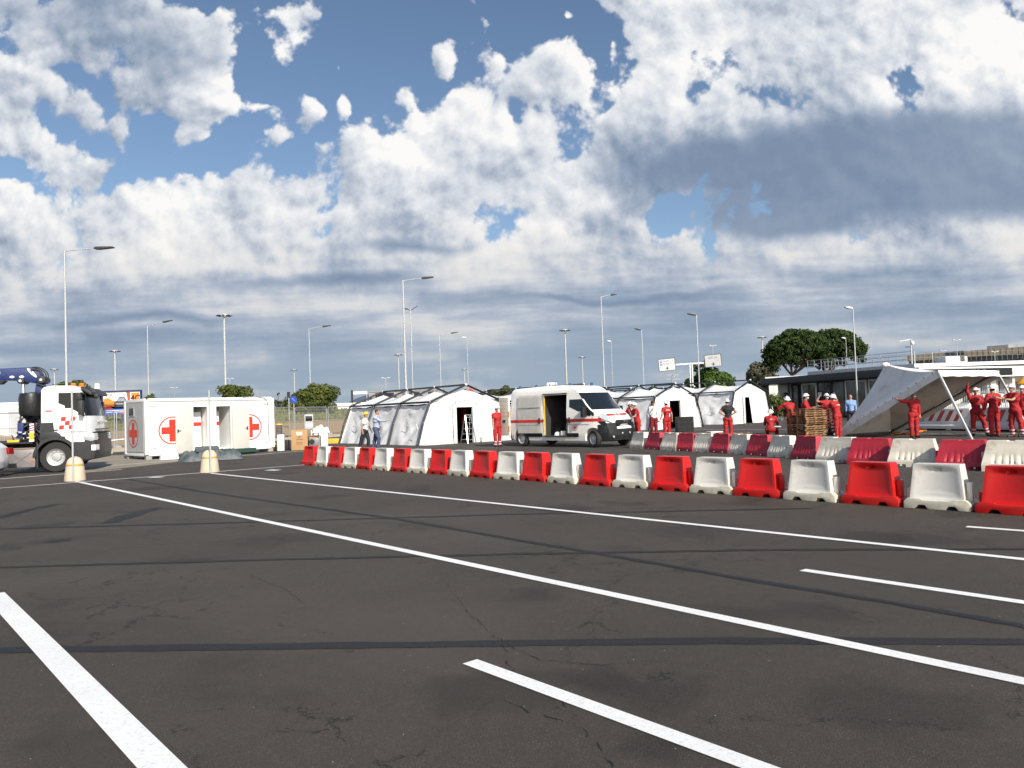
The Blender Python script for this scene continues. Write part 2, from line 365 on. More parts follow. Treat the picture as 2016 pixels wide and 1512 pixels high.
# ---------------------------------------------------------------- ground
def asphalt_mat(name, base, tar=False):
    m = bpy.data.materials.new(name); m.use_nodes = True; t = m.node_tree; b = t.nodes['Principled BSDF']
    g = nd(t, 'ShaderNodeNewGeometry'); p = g.outputs['Position']
    fine = nz(t, p, 260, 2, .6); mid = nz(t, p, 38, 4, .65); bigp = nz(t, p, .45, 4, .6)
    c = mixc(t, sstep(t, fine, .25, .8), tuple(x*.42 for x in base), tuple(x*1.75 for x in base))
    c = vm(t, 'SCALE', c, None, mth(t, 'MULTIPLY_ADD', mid, .9, .55))
    c = vm(t, 'SCALE', c, None, mth(t, 'MULTIPLY_ADD', nz(t, p, 120, 2, .6), 1.1, .45))
    c = vm(t, 'SCALE', c, None, mth(t, 'MULTIPLY_ADD', bigp, .5, .75))
    if not tar:
        # pale stones
        v = nd(t, 'ShaderNodeTexVoronoi'); v.voronoi_dimensions = '2D'; t.links.new(p, v.inputs['Vector']); v.inputs['Scale'].default_value = 75
        stone = mth(t, 'MULTIPLY', sstep(t, v.outputs['Distance'], .28, .16), mth(t, 'GREATER_THAN', mth(t, 'DOT_PRODUCT' if False else 'ADD', nz(t, p, 9, 3, .6), nz(t, p, 120, 1, .5)), 1.12))
        c = mixc(t, mth(t, 'MULTIPLY', stone, .5), c, (.20, .185, .16))
        # rare litter specks
        v2 = nd(t, 'ShaderNodeTexVoronoi'); v2.voronoi_dimensions = '2D'; t.links.new(p, v2.inputs['Vector']); v2.inputs['Scale'].default_value = 1.6; v2.inputs['Randomness'].default_value = 1
        c = mixc(t, sstep(t, v2.outputs['Distance'], .007, .004), c, (.6, .58, .54))
        # stains
        st_ = nz(t, vm(t, 'ADD', p, (3.1, 7.7, 0)), .62, 3, .5)
        c = mixc(t, mth(t, 'MULTIPLY', sstep(t, st_, .6, .74), .55), c, tuple(x*.42 for x in base))
        st2 = nz(t, vm(t, 'MULTIPLY', p, (.5, 1.3, 1)), .33, 5, .6)
        c = mixc(t, mth(t, 'MULTIPLY', sstep(t, st2, .52, .7), .38), c, tuple(x*1.55 for x in base))
        for (sx0, sy0, sr, sk) in [(*gnd(1290, 1360)[:2], .42, .6), (*gnd(1180, 1335)[:2], .3, .6), (*gnd(1760, 1400)[:2], .6, .65), (*gnd(1050, 1170)[:2], .35, .55), (*gnd(1370, 1045)[:2], .8, .6), (*gnd(100, 1066)[:2], .5, .55), (*gnd(1840, 1062)[:2], .7, .6), (*gnd(560, 1060)[:2], 1.0, .75), (*gnd(1280, 1470)[:2], .22, .6)]:
            dd_ = vm(t, 'LENGTH', vm(t, 'SUBTRACT', vm(t, 'ADD', p, vm(t, 'SCALE', vm(t, 'SUBTRACT', nz(t, p, 2.6, 5, .65, col=True), (.5, .5, .5)), None, sr*1.5)), (sx0, sy0, 0)))
            c = vm(t, 'SCALE', c, None, mth(t, 'SUBTRACT', 1, mth(t, 'MULTIPLY', sstep(t, dd_, sr, sr*.25), (1-sk)*.8)))
        # cracks: cell edges with a wandering course, only where an uneven mask lets them through
        wp = vm(t, 'ADD', p, vm(t, 'SCALE', vm(t, 'SUBTRACT', nz(t, p, 2.3, 6, .68, col=True), (.5, .5, .5)), None, .75))
        for sc_, th, lo in ((.42, .010, .47), (1.9, .017, .60)):
            v3 = nd(t, 'ShaderNodeTexVoronoi', feature='DISTANCE_TO_EDGE'); v3.voronoi_dimensions = '2D'; t.links.new(wp, v3.inputs['Vector']); v3.inputs['Scale'].default_value = sc_
            k = mth(t, 'MULTIPLY', sstep(t, v3.outputs['Distance'], th*sc_*1.3, th*sc_*.35), sstep(t, nz(t, vm(t, 'ADD', p, (sc_*9, 0, 0)), .55, 4, .65), lo, lo+.06))
            c = mixc(t, mth(t, 'MULTIPLY', k, .8), c, (.012, .011, .010))
    t.links.new(c, b.inputs['Base Color'])
    b.inputs['Roughness'].default_value = .82 if not tar else .62; b.inputs['Specular IOR Level'].default_value = .35
    bp = nd(t, 'ShaderNodeBump'); bp.inputs['Strength'].default_value = .9; bp.inputs['Distance'].default_value = .007
    t.links.new(mth(t, 'ADD', fine, nz(t, p, 90, 3, .6)), bp.inputs['Height']); t.links.new(bp.outputs[0], b.inputs['Normal'])
    MATS[name] = m; return m
ASPH = asphalt_mat('asphalt', (.064, .054, .045)); TAR = asphalt_mat('tar', (.019, .020, .022), True)
PAINT = mat('road_paint', (.90, .90, .88), .6, var=.06, vs=.8, bump=.5, bs=220, dirt=((.42, .40, .37), .55, 46))
GM = MB(); GM.sheet([(-45, -6, 0), (75, -6, 0), (75, 110, 0), (-45, 110, 0)])
kind(GM.build('asphalt', ASPH, recalc=False))
m = mat('dry_field', (.17, .15, .075), .95, var=.3, vs=.02, bump=.3, bs=1, dirt=((.10, .12, .04), .7, .03))
GM = MB(); GM.sheet([(-9000, -300, -.06), (9000, -300, -.06), (9000, 12000, -.06), (-9000, 12000, -.06)])
kind(GM.build('ground', m, recalc=False))
def ribbon(pts, w, z, name, m, jit=0):
    mb = MB(); L = []; R_ = []
    for i, p in enumerate(pts):
        a = pts[max(i-1, 0)]; b = pts[min(i+1, len(pts)-1)]; d = Vector((b[0]-a[0], b[1]-a[1])).normalized(); n = Vector((-d.y, d.x)); ww = w/2+(random.uniform(-jit, jit) if jit else 0)
        L.append((p[0]+n.x*ww, p[1]+n.y*ww, z)); R_.append((p[0]-n.x*ww, p[1]-n.y*ww, z))
    k = len(pts); mb.add(L+R_, [(i, k+i, k+i+1, i+1) for i in range(k-1)])
    o = mb.build(name, m, recalc=False, smooth=False, weld=False)
    if o.data.polygons and o.data.polygons[0].normal.z < 0:
        b = bmesh.new(); b.from_mesh(o.data); bmesh.ops.reverse_faces(b, faces=b.faces); b.to_mesh(o.data); b.free()
    return kind(o)
def seg(a, b, n=1, ext=0):
    A = gnd(*a); B = gnd(*b); d = (B-A).normalized(); B = B+d*ext
    return [A.lerp(B, i/n) for i in range(n+1)]
LINES = [((150, 948), (2016, 1343), .125, 3), ((415, 932), (2016, 1102), .115, 3), ((925, 1304), (1540, 1530), .118, 2), ((1580, 1123), (2016, 1187), .115, 4), ((1903, 1037.5), (2016, 1046), .115, 4),
         ((-12, 1170), (325, 1520), .17, 1), ((-60, 966), (620, 914), .11, 0), ((-60, 948), (240, 924.5), .13, 0), ((215, 917), (611, 887), .12, 0), ((1400, 876), (2030, 876.5), .1, 2), ((1700, 888.5), (2030, 892), .1, 2),
         ((1700, 855), (2030, 854), .1, 4), ((1849, 891), (1861, 888), .1, 0), ((1944, 881), (1972, 876), .1, 0), ((1365, 845.5), (1560, 846), .1, 0), ((296, 940), (320, 939.5), .28, 0), ((527, 925.5), (548, 926), .28, 0)]
for i, (a, b, w, e) in enumerate(LINES): ribbon(seg(a, b, 6, e), w, .0065 if i not in (12, 13) else .007, 'road_marking', PAINT)
for pts, w in (([(-60, 1281), (700, 1271), (1400, 1262), (2100, 1264)], .14), ([(-60, 1119), (500, 1103), (1000, 1091.5), (1500, 1083), (2060, 1081)], .10), ([(-60, 1043), (500, 1028), (1000, 1013), (1600, 1001)], .10),
               ([(238, 941), (397, 968), (546, 989), (794, 1024), (1000, 1060), (1202, 1094), (1504, 1147), (1756, 1187), (2060, 1241)], .105)):
    P_ = [gnd(*p) for p in pts]; Q_ = []
    for a, b in zip(P_, P_[1:]): Q_ += [a.lerp(b, i/14)+Vector((random.uniform(-.008, .008), random.uniform(-.008, .008), 0)) for i in range(14)]
    ribbon(Q_+[P_[-1]], w, .0040 if w != .105 else .0044, 'tar_strip', TAR, .008)
kind(MB().add([tuple(gnd(*p)+Vector((0, 0, .002))) for p in ((150, 931), (248, 921), (360, 908), (330, 898), (262, 895), (205, 897), (120, 905))], [(0, 1, 2, 3, 4, 5, 6)]).build('pavement', mat('beige_concrete', (.26, .23, .18), .85, var=.15, vs=.8, bump=.3, bs=30), recalc=False, smooth=False))
for pts, w in (([(-60, 1032), (0, 1019), (60, 1003), (112, 993)], .22), ([(212, 1030), (260, 1014), (312, 999)], .30), ([(88, 1067), (140, 1062)], .25)):
    P_ = [gnd(*p) for p in pts]; Q_ = []
    for a, b in zip(P_, P_[1:]): Q_ += [a.lerp(b, i/10) for i in range(10)]
    ribbon(Q_+[P_[-1]], w, .0036, 'tar_patch', TAR, .07)
CR = mat('crack', (.010, .009, .008), 1)
for pts in ([(1075, 1352), (1120, 1392), (1135, 1430), (1175, 1462), (1215, 1520)], [(980, 1372), (1040, 1402), (1110, 1420)], [(880, 1150), (930, 1215), (985, 1262), (1000, 1300), (1012, 1330)], [(600, 1190), (560, 1160), (480, 1130)], [(985, 1262), (1060, 1300), (1180, 1310), (1330, 1300)], [(1430, 1080), (1620, 1100), (1780, 1130), (2016, 1150)]):
    P_ = [gnd(*p) for p in pts]; Q_ = []
    for a, b in zip(P_, P_[1:]):
        n_ = max(3, int((b-a).length/.04)); s_ = .02
        Q_ += [a.lerp(b, i/n_)+Vector((random.uniform(-s_, s_), random.uniform(-s_, s_), 0)) for i in range(n_)]
    ribbon(Q_+[P_[-1]], .0035, .0048, 'asphalt_crack', CR, .0025)
# ---------------------------------------------------------------- barriers
def front_barrier(name, label, m, group):
    """water-filled barrier with a hollowed face, handle slot and feet; length along x, 0.93 long, 0.68 high, faces -y"""
    t = thing(name, label, 'barrier', group=group)
    nx, nzr = 28, 26; Lb, Lt, H_ = .72, .60, .49
    def face(u, v, s):                       # u -1..1 along, v 0..1 up, s side
        hl = (Lb+(Lt-Lb)*v)/2; x = u*hl; z = .10+v*(H_+.04)
        y = .165-.055*v
        hollow = max(0, 1-(abs(u)/.90)**2.1)
        arch = .13+.10*max(0, 1-(u/.72)**2)**.5 if abs(u) < .72 else .0
        vv = max(0, min(1, (v-arch)/.05)); hollow *= (.80+.20*min(1, vv))*min(1, max(0, v-.04)/.10)*min(1, max(0, (.97-v)/.14))
        y -= .045*hollow
        if abs(u) < .17 and .83 < v < .92: y -= .04
        return (x, s*y, z)
    mb = MB()
    vs = []; us = [-1+2*i/nx for i in range(nx+1)]; vv = [j/nzr for j in range(nzr+1)]
    for s in (-1, 1):
        for v in vv:
            for u in us: vs.append(face(u, v, s))
    k = (nx+1)*(nzr+1); W_ = nx+1; fs = []
    for s in (0, 1):
        for j in range(nzr):
            for i in range(nx):
                q = (s*k+j*W_+i, s*k+j*W_+i+1, s*k+(j+1)*W_+i+1, s*k+(j+1)*W_+i); fs.append(q if s == 0 else q[::-1])
    for j in range(nzr):
        a, b = j*W_, (j+1)*W_; fs.append((a, b, k+b, k+a)); a += nx; b += nx; fs.append((a, k+a, k+b, b))
    for i in range(nx):
        a = nzr*W_+i; fs.append((a, a+1, k+a+1, k+a)); fs.append((i, k+i, k+i+1, i+1))
    mb.add(vs, fs); o = mb.build('shell', m, t, ang=50)
    # end lugs
    e = MB(); e.box((.385, 0, .25), (.07, .09, .26)); e.build('end_lug', m, t, bevel=.012); e = MB(); e.box((-.385, 0, .2), (.08, .10, .14)); e.build('end_lug', m, t, bevel=.012)
    f = MB(); y0 = .19
    prof = [(-.455, 0), (-.30, 0), (-.25, .055), (-.16, .055), (-.12, 0), (.12, 0), (.16, .055), (.25, .055), (.30, 0), (.455, 0), (.455, .10), (.40, .145), (.22, .145), (.18, .125), (-.18, .125), (-.22, .145), (-.40, .145), (-.455, .10)]
    f.prism([(x*.95, z) for x, z in prof], -y0, y0); f.build('foot', WFOOT if m is WPLAST else m, t, bevel=.010)
    return t
pr = front_barrier('water_barrier', 'red plastic', RPLAST, None); pw = front_barrier('water_barrier', 'white', WPLAST, None)
A = Vector((-6.77, 25.72, 0)); B = Vector((6.60, 10.22, 0)); d = (B-A)/22; ang = atan2(d.y, d.x)
ORD = ['first', 'second', 'third', 'fourth', 'fifth', 'sixth', 'seventh', 'eighth', 'ninth', 'tenth', 'eleventh', 'twelfth', 'thirteenth', 'fourteenth', 'fifteenth', 'sixteenth', 'seventeenth', 'eighteenth', 'nineteenth', 'twentieth', 'twenty-first', 'twenty-second', 'twenty-third', 'twenty-fourth']
used = {}
for i in range(23):
    src = pr if i % 2 == 0 else pw
    o = src if src not in used else copy_tree(src); used[src] = 1
    o.location = A+d*i+Vector((random.uniform(-.02, .02), random.uniform(-.03, .03), 0)); o.rotation_euler = (0, 0, ang+random.uniform(-.05, .05))
    c = 'bright red' if i % 2 == 0 else 'white'
    o['label'] = f'{c} plastic barrier with hollowed face, {ORD[i]} from the left in the front row'
    if i == 0: o['label'] = 'bright red plastic barrier ending the front row at its far left'
    if i == 22: o['label'] = 'bright red barrier cut by the right photo edge, nearest of the front row'
    o['group'] = 'red and white barriers of the front row'
# back row: aged new jersey type
def back_barrier(m):
    t = thing('water_barrier', 'old', 'barrier')
    mb = MB(); nx = 24; L = 1.0
    prof = [(0, .25), (.14, .25), (.20, .235), (.34, .17), (.62, .115), (.70, .11)]     # z, half depth
    us = [-1+2*i/nx for i in range(nx+1)]
    zs = []
    for (za, ya), (zb, yb) in zip(prof, prof[1:]):
        for k in range(4): zs.append((za+(zb-za)*k/4, ya+(yb-ya)*k/4))
    zs.append(prof[-1]); vs = []; R_ = len(zs)
    for s in (-1, 1):
        for z, y in zs:
            for u in us:
                hl = .49 if z < .16 else .49-.10*(z-.16)/.54
                yy_ = y
                if .18 < z < .46:                                  # ribs
                    for c0 in (-.62, -.37, -.12, .12, .37, .62):
                        if abs(u-c0) < .045: yy_ -= .028*(1-(z-.18)/.28)
                if z < .07 and (.25 < abs(u) < .62): yy_ -= .08
                if z > .69 and abs(u) < .09: z2 = z-.04
                else: z2 = z
                vs.append((u*hl, s*yy_, z2))
    k = (nx+1)*R_; W_ = nx+1; fs = []
    for s in (0, 1):
        for j in range(R_-1):
            for i in range(nx):
                q = (s*k+j*W_+i, s*k+j*W_+i+1, s*k+(j+1)*W_+i+1, s*k+(j+1)*W_+i); fs.append(q if s == 0 else q[::-1])
    for j in range(R_-1):
        a, b = j*W_, (j+1)*W_; fs.append((a, b, k+b, k+a)); a += nx; b += nx; fs.append((a, k+a, k+b, b))
    for i in range(nx):
        a = (R_-1)*W_+i; fs.append((a, a+1, k+a+1, k+a)); fs.append((i, k+i, k+i+1, i+1))
    mb.add(vs, fs); mb.build('shell', m, t, ang=24)
    for sx_ in (-1, 1):
        f = MB(); f.box((sx_*.49, 0, .28), (.05, .07, .30)); f.build('end_lug', m, t, bevel=.01)
        g_ = MB(); g_.tube((sx_*.22, -.265, .045), (sx_*.22, -.245, .045), .022, n=10); g_.build('drain_plug', WHITE, t)
    return t
BK = [(1262, 1279-1245, 883), (1293, 35, 885), (1325, 36, 887), (1356, 37, 888.5), (1391, 40, 890), (1426, 42, 892), (1463, 44, 894), (1502, 46, 897), (1546, 51, 900.5), (1597, 60, 905), (1656, 64, 910.5), (1722, 79, 915), (1807, 85, 919.5), (1906, 97, 924.5), (2003, 100, 929)]
QR = back_barrier(ROLD); QW = back_barrier(WOLD); used = {}
for i, (px, w, py) in enumerate(BK):
    src = QR if i % 2 else QW; o = src if src not in used else copy_tree(src); used[src] = 1
    p = gnd(px, py); a = gnd(*BK[max(i-1, 0)][::2]); b = gnd(*BK[min(i+1, 14)][::2]); dd = b-a
    p.y += .2; p.x += .05
    o.location = p; o.rotation_euler = (0, 0, atan2(dd.y, dd.x)+random.uniform(-.03, .03) + (.30 if i > 9 else .1*(i > 6)))
    s = 1.0 if i < 9 else 1.03
    o.scale = (s*.93 if i < 10 else 1.06, s*.95, s*.87)
    c = 'faded crimson' if i % 2 else 'dirty off-white'
    o['label'] = f'{c} ribbed plastic barrier, {ORD[i]} from the left in the back row'
    if i == 0: o['label'] = 'dirty off-white ribbed plastic barrier starting the back row beside the van bumper'
    if i == 14: o['label'] = 'off-white ribbed barrier cut by the right photo edge in the back row'
    o['group'] = 'weathered barriers of the back row'
# large striped safety barriers behind
STR = mat('barrier_white_concrete', (.66, .65, .61), .7, var=.08, dirt=((.35, .33, .30), .4, 1.5)); OR = mat('faded_red_stripe', (.50, .075, .035), .6, var=.12)
def striped(pa, pb, label, n):
    A_ = gnd(*pa); B_ = gnd(*pb); L = (B_-A_).length; t = thing('safety_barrier', label, 'barrier', A_, atan2(B_.y-A_.y, B_.x-A_.x), 'large striped safety barriers behind the awning')
    mb = MB(); mb.prism([(-.28, .08), (-.28, .22), (-.15, .38), (-.11, .98), (-.04, 1.02), (.04, 1.02), (.11, .98), (.15, .38), (.28, .22), (.28, .08)], 0, L, 'x')
    mb.build('wall', STR, t, bevel=.015)
    f = MB(); 
    for k in range(3): f = MB(); f.box((L*(.15+.35*k), 0, .04), (L*.16, .5, .078)); f.build('foot', DARK, t)
    s = MB()
    for k in range(n):
        x0 = .15+k*(L-.5)/n; w = (L-.5)/n*.48; sh = .28
        s.add([(x0, -.148, .42), (x0+w, -.148, .42), (x0+w+sh, -.120, .90), (x0+sh, -.120, .90)], [(0, 1, 2, 3)])
        s.add([(x0, .148, .42), (x0+w, .148, .42), (x0+w+sh, .120, .90), (x0+sh, .120, .90)], [(3, 2, 1, 0)])
    kind(s.build('red_stripe', OR, t, recalc=False), 'stuff')
striped((1780, 846), (1914, 848), 'white safety barrier with slanted red stripes seen under the tilted awning', 7)
striped((1919, 848), (2050, 851), 'white safety barrier with slanted red stripes behind the workers at right', 5)
# ---------------------------------------------------------------- bollards with poles
BOLL = mat('cream_concrete', (.62, .50, .37), .8, var=.08, bump=.3, bs=30, dirt=((.42, .34, .26), .4, 4)); YEL = mat('ochre_band', (.50, .30, .02), .6)
def bollard(px, py, h, label, lean, ph):
    t = thing('bollard', label, 'bollard', gnd(px, py)+Vector((0, .28, 0)), .3, 'cream concrete bollards with an ochre band')
    mb = MB(); n = 28; prof = [(.34, 0), (.345, .03), (.31, .32), (.285, .48), (.275, .53), (.272, .55), (.262, .60), (.225, .69), (.16, .755), (.08, .79), (.004, .80)]
    prof = [(r*.82, z*h/.8) for r, z in prof]
    vs = [(r*cos(2*pi*k/n), r*sin(2*pi*k/n), z) for r, z in prof for k in range(n)]
    mb.add(vs, [(j*n+k, j*n+(k+1) % n, (j+1)*n+(k+1) % n, (j+1)*n+k) for j in range(len(prof)-1) for k in range(n)])
    mb.build('block', BOLL, t, ang=60)
    b = MB(); z0 = .50*h/.8; vs = [(r*.82*cos(2*pi*k/n), r*.82*sin(2*pi*k/n), z) for r, z in ((.292, z0), (.286, z0+.045*h/.8)) for k in range(n)]
    b.add(vs, [(k, (k+1) % n, n+(k+1) % n, n+k) for k in range(n)]); b.build('painted_band', YEL, t)
    q = thing('marker_pole', lean[1], 'pole', gnd(px, py)+Vector((lean[2], -.03, 0)), 0, 'grey steel poles standing before the bollards')
    p = MB(); p.tube((0, 0, 0), (lean[0], 0, ph), .026, .026, 12); p.build('shaft', GREYP, q)
    c = MB(); c.tube((lean[0], 0, ph), (lean[0], 0, ph+.02), .028, n=12); c.build('cap', STEEL, q)
bollard(137, 948, .70, 'cream domed concrete bollard in front of the truck wheel', (0, 'thin grey steel pole standing in front of the truck cab', .12), 2.58)
bollard(406, 931, .70, 'cream domed concrete bollard in front of the grey tarpaulin heap', (-.0, 'thin grey steel pole rising before the white container', .15), 2.52)
# ---------------------------------------------------------------- lamps
LAMPH = mat('lamp_housing', (.06, .062, .065), .4, .3); LENS = mat('lamp_lens', (.75, .77, .8), .15)
def pole_part(h, r0, r1, t):
    p = MB(); p.tube((0, 0, 0), (0, 0, h*.38), r0, r0*.82, 12); p.tube((0, 0, h*.38), (0, 0, h*.7), r0*.72, r0*.6, 12); p.tube((0, 0, h*.7), (0, 0, h), r1*1.15, r1, 12)
    p.build('pole', GREYP, t)
def arm_lamp(px, top, Y, reach, rise, label, tip=0, group='tall street lamps with a long side arm', r=.095):
    P_ = at(px, top, Y); h = P_.z; t = thing('street_lamp', label, 'street lamp', (P_.x, P_.y, 0), tip, group)
    pole_part(h, r, r*.5, t)
    a = MB(); a.tube((0, 0, h-.04), (reach*.62, 0, h+rise*.62), .035, .03); a.build('arm', GREYP, t)
    b = MB(); X = T(reach*.62, 0, h+rise*.62) @ RY(-atan2(rise, reach)); b.prism([(0, -.06), (.25, -.09), (reach*.38, -.05), (reach*.38, .02), (.2, .07), (0, .05)], -.16, .16, 'y', 0, X); b.build('lamp_head', LAMPH, t, bevel=.02)
    return t
arm_lamp(127, 493, 45, 2.9, .10, 'tallest street lamp with long flat arm rising behind the truck cab')
arm_lamp(290, 641, 82, 2.7, .5, 'street lamp with long rising arm behind the left end of the white container')
arm_lamp(608, 647, 90, 2.6, .3, 'street lamp with long arm in front of the round green bush')
arm_lamp(793, 552, 59.5, 2.4, .2, 'tall street lamp with long arm above the left tent', r=.12)
arm_lamp(865, 660, 102, 2.5, .35, 'street lamp with long thin arm beyond the ridge of the left tent')
arm_lamp(1183, 584, 72, 1.5, .22, 'tall street lamp with short rising arm above the van bonnet')
def short_lamp(px, top, Y, label, m=LAMPH, d=-1, r=.07, sz=1.0):
    P_ = at(px, top, Y); h = P_.z; t = thing('street_lamp', label, 'street lamp', (P_.x, P_.y, 0), 0, 'street lamps with a short head')
    pole_part(h, r, r*.6, t); b = MB(); X = T(d*.05, 0, h) @ RY(radians(-12 if d > 0 else 12))
    b.prism([(0, -.05), (d*.2*sz, -.09), (d*.62*sz, -.05), (d*.66*sz, .02), (d*.3*sz, .08), (0, .05)], -.15, .15, 'y', 0, X); b.build('lamp_head', m, t, bevel=.02)
short_lamp(1263, 649, 75, 'street lamp with short dark head left of the road signs', sz=1.0)
short_lamp(1371, 620, 64, 'tall street lamp with short dark head between the two road signs', sz=1.1)
WH = mat('pale_lamp_head', (.62, .63, .64), .35)
short_lamp(919, 665, 77, 'slim street lamp with small pale head behind the left tent apex', WH, r=.05, sz=.7)
short_lamp(1203, 672, 87, 'slim street lamp with small pale head just right of the van roof', WH, r=.05, sz=.7)
short_lamp(1679, 607, 62, 'tall lamp with pale round-backed head in front of the dark bar', WH, r=.075, sz=.95)
short_lamp(1665, 666, 95, 'slim street lamp with small pale head in front of the umbrella pines', WH, r=.05, sz=.8)
def double_lamp(px, top, Y, label, L, m, up=.25):
    P_ = at(px, top, Y); h = P_.z; t = thing('street_lamp', label, 'street lamp', (P_.x, P_.y, 0), .25, 'street lamps with two heads')
    pole_part(h, .06, .045, t)
    for s in (-1, 1):
        a = MB(); a.tube((0, 0, h-.15), (s*L*.4, 0, h), .03); a.build('arm', m, t)
        b = MB(); b.prism([(s*L*.35, -.05), (s*L, up*(s > 0)-.02), (s*L, up*(s > 0)+.05), (s*L*.45, .08)], -.13, .13, 'y', 0, T(0, 0, h)); b.build('lamp_head', m, t, bevel=.015)
double_lamp(808, 608, 61, 'dark two-headed lamp standing close to the tall arm lamp', .6, LAMPH)
double_lamp(759, 744, 160, 'tiny distant two-headed lamp above the far white building', .9, WH, 0)
double_lamp(343, 763, 260, 'tiny distant two-headed lamp above the container, left of its grey pole', 1.2, WH, 0)
double_lamp(452, 745, 200, 'distant two-headed lamp close to the mast above the container', 1.0, WH, 0)
double_lamp(1883, 669, 130, 'small two-headed lamp before the far beige terminal', .85, WH, 0)
double_lamp(1706, 686, 150, 'small two-headed lamp just right of the umbrella pines', .9, WH, 0)
double_lamp(1403, 680, 150, 'small two-headed lamp rising behind the right road sign', .8, WH, 0)
double_lamp(1857, 690, 190, 'small two-headed lamp over the left end of the beige terminal', .9, WH, 0)
double_lamp(1958, 692, 120, 'small two-headed lamp before the windows of the beige terminal', .7, WH, 0)
def mast(px, top, Y, label, sc=.66):
    P_ = at(px, top, Y); h = P_.z; t = thing('high_mast_lamp', label, 'mast lamp', (P_.x, P_.y, 0), random.uniform(0, .5), 'high masts with a ring of floodlights')
    pole_part(h, .20, .12, t)
    c = MB(); c.tube((0, 0, h-.1), (0, 0, h+.18*sc), .62*sc, .8*sc, 16); c.ball((0, 0, h+.2*sc), (.85*sc, .85*sc, .22*sc), 14); c.build('crown_ring', WH, t)
    for k in range(8):
        a = 2*pi*k/8+.2; X = RZ(a); b = MB(); b.box((1.15*sc, 0, h+.02), (.70*sc, .36*sc, .20*sc), 0, X); b.build('floodlight', LAMPH, t, bevel=.03)
mast(441, 622, 97, 'largest floodlight mast, rising behind the white container')
mast(226, 692, 140, 'floodlight mast rising just left of the car billboard')
mast(107, 728, 182, 'floodlight mast above the crane elbow on the truck')
mast(579, 729, 215, 'small floodlight mast above the round green bush')
mast(784, 699, 173, 'floodlight mast just left of the tall arm lamp over the left tent')
mast(1112, 651, 132, 'floodlight mast rising behind the van roof')
mast(1146, 704, 204, 'smaller floodlight mast behind the van roof, right of the larger one')
mast(914, 728, 246, 'tiny distant floodlight mast above the left tent apex')
mast(1500, 665, 158, 'floodlight mast just left of the umbrella pines')
# ---------------------------------------------------------------- vehicle bodies
def body_bm(prof, hw, xc, zc, yc, extra=(), bow=None, y0=1.2):
    """closed body from a side profile; sliced so that hw(x,z) and bow can shape it"""
    mb = MB(); mb.prism(prof, -y0, y0); b = mb.bm(); bmesh.ops.recalc_face_normals(b, faces=b.faces)
    def cut(co, no): bmesh.ops.bisect_plane(b, geom=b.verts[:]+b.edges[:]+b.faces[:], plane_co=co, plane_no=no, dist=.0005)
    for x in xc: cut((x, 0, 0), (1, 0, 0))
    for z in zc: cut((0, 0, z), (0, 0, 1))
    for y in yc: cut((0, y*y0, 0), (0, 1, 0))
    for co, no in extra: cut(co, no)
    for v in b.verts:
        x, y, z = v.co; k = y/y0; v.co.y = k*hw(x, z)
        if bow: v.co.x = x+bow(x, k, z)
    bmesh.ops.recalc_face_normals(b, faces=b.faces)
    return b
def extract(b, test, off, name, m, parent, thick=0, ang=35):
    """copy the faces of a body that pass the test, set proud by off"""
    b.normal_update(); vmap = {}; nb = bmesh.new()
    fs = [f for f in b.faces if test(f.calc_center_median(), f.normal)]
    vn = {}
    for f in fs:
        for v in f.verts: vn.setdefault(v, Vector()); vn[v] += f.normal
    for v, n in vn.items(): vmap[v] = nb.verts.new(v.co+n.normalized()*off)
    for f in fs: nb.faces.new([vmap[v] for v in f.verts])
    if thick:
        bmesh.ops.solidify(nb, geom=nb.faces[:], thickness=-thick)
        bmesh.ops.recalc_face_normals(nb, faces=nb.faces)
    return fin(nb, name, m, parent, ang=ang, recalc=False, weld=False)
def box_obj(c, d, X=None):
    mb = MB(); mb.box(c, d, 0, X); return mb.build('cutter', DARK, smooth=False)
def cyl_obj(c, r, y0, y1, n=36):
    mb = MB(); mb.tube((c[0], y0, c[1]), (c[0], y1, c[1]), r, n=n); return mb.build('cutter', DARK, smooth=False)
HUBM = mat('wheel_silver', (.50, .50, .50), .4, .5)
def wheel(t, x, y, r, w, s, hub=HUBM, rimr=.62, spokes=8, steer=0):
    X = T(x, y, r) @ RZ(steer)
    mb = MB(); ri = r*rimr
    prof = [(ri, -w/2+.01), (r-.035, -w/2), (r-.008, -w/2+.025), (r, -w/2+.05), (r, w/2-.05), (r-.008, w/2-.025), (r-.035, w/2), (ri, w/2-.01)]; n = 36
    vs = [(q*cos(2*pi*k/n), yy_, q*sin(2*pi*k/n)) for q, yy_ in prof for k in range(n)]
    mb.add(vs, [(j*n+k, j*n+(k+1) % n, ((j+1) % 8)*n+(k+1) % n, ((j+1) % 8)*n+k) for j in range(8) for k in range(n)], 0, X)
    o = mb.build('wheel', RUBBER, t)
    rm = MB(); prof = [(ri, w*.47), (ri*.93, w*.44), (ri*.90, w*.30), (ri*.55, w*.22), (ri*.45, w*.34), (ri*.25, w*.36), (.001, w*.36)]
    vs = [(q*cos(2*pi*k/n), s*yy_, q*sin(2*pi*k/n)) for q, yy_ in prof for k in range(n)]
    rm.add(vs, [(j*n+k, j*n+(k+1) % n, (j+1)*n+(k+1) % n, (j+1)*n+k) for j in range(6) for k in range(n)], 0, X)
    rm.build('rim', hub, o)
    h = MB()
    for k in range(spokes):
        a = 2*pi*k/spokes; h.tube((ri*.68*cos(a), s*w*.18, ri*.68*sin(a)), (ri*.68*cos(a), s*w*.275, ri*.68*sin(a)), ri*.10, n=8, X=X)
    if spokes: kind(h.build('hand_hole', BLACK if spokes < 10 else ALU, o), 'stuff')
    return o
VANW = mat('van_white', (.88, .86, .80), .28, var=.02, dirt=((.66, .63, .56), .25, 1.5), coat=.3)
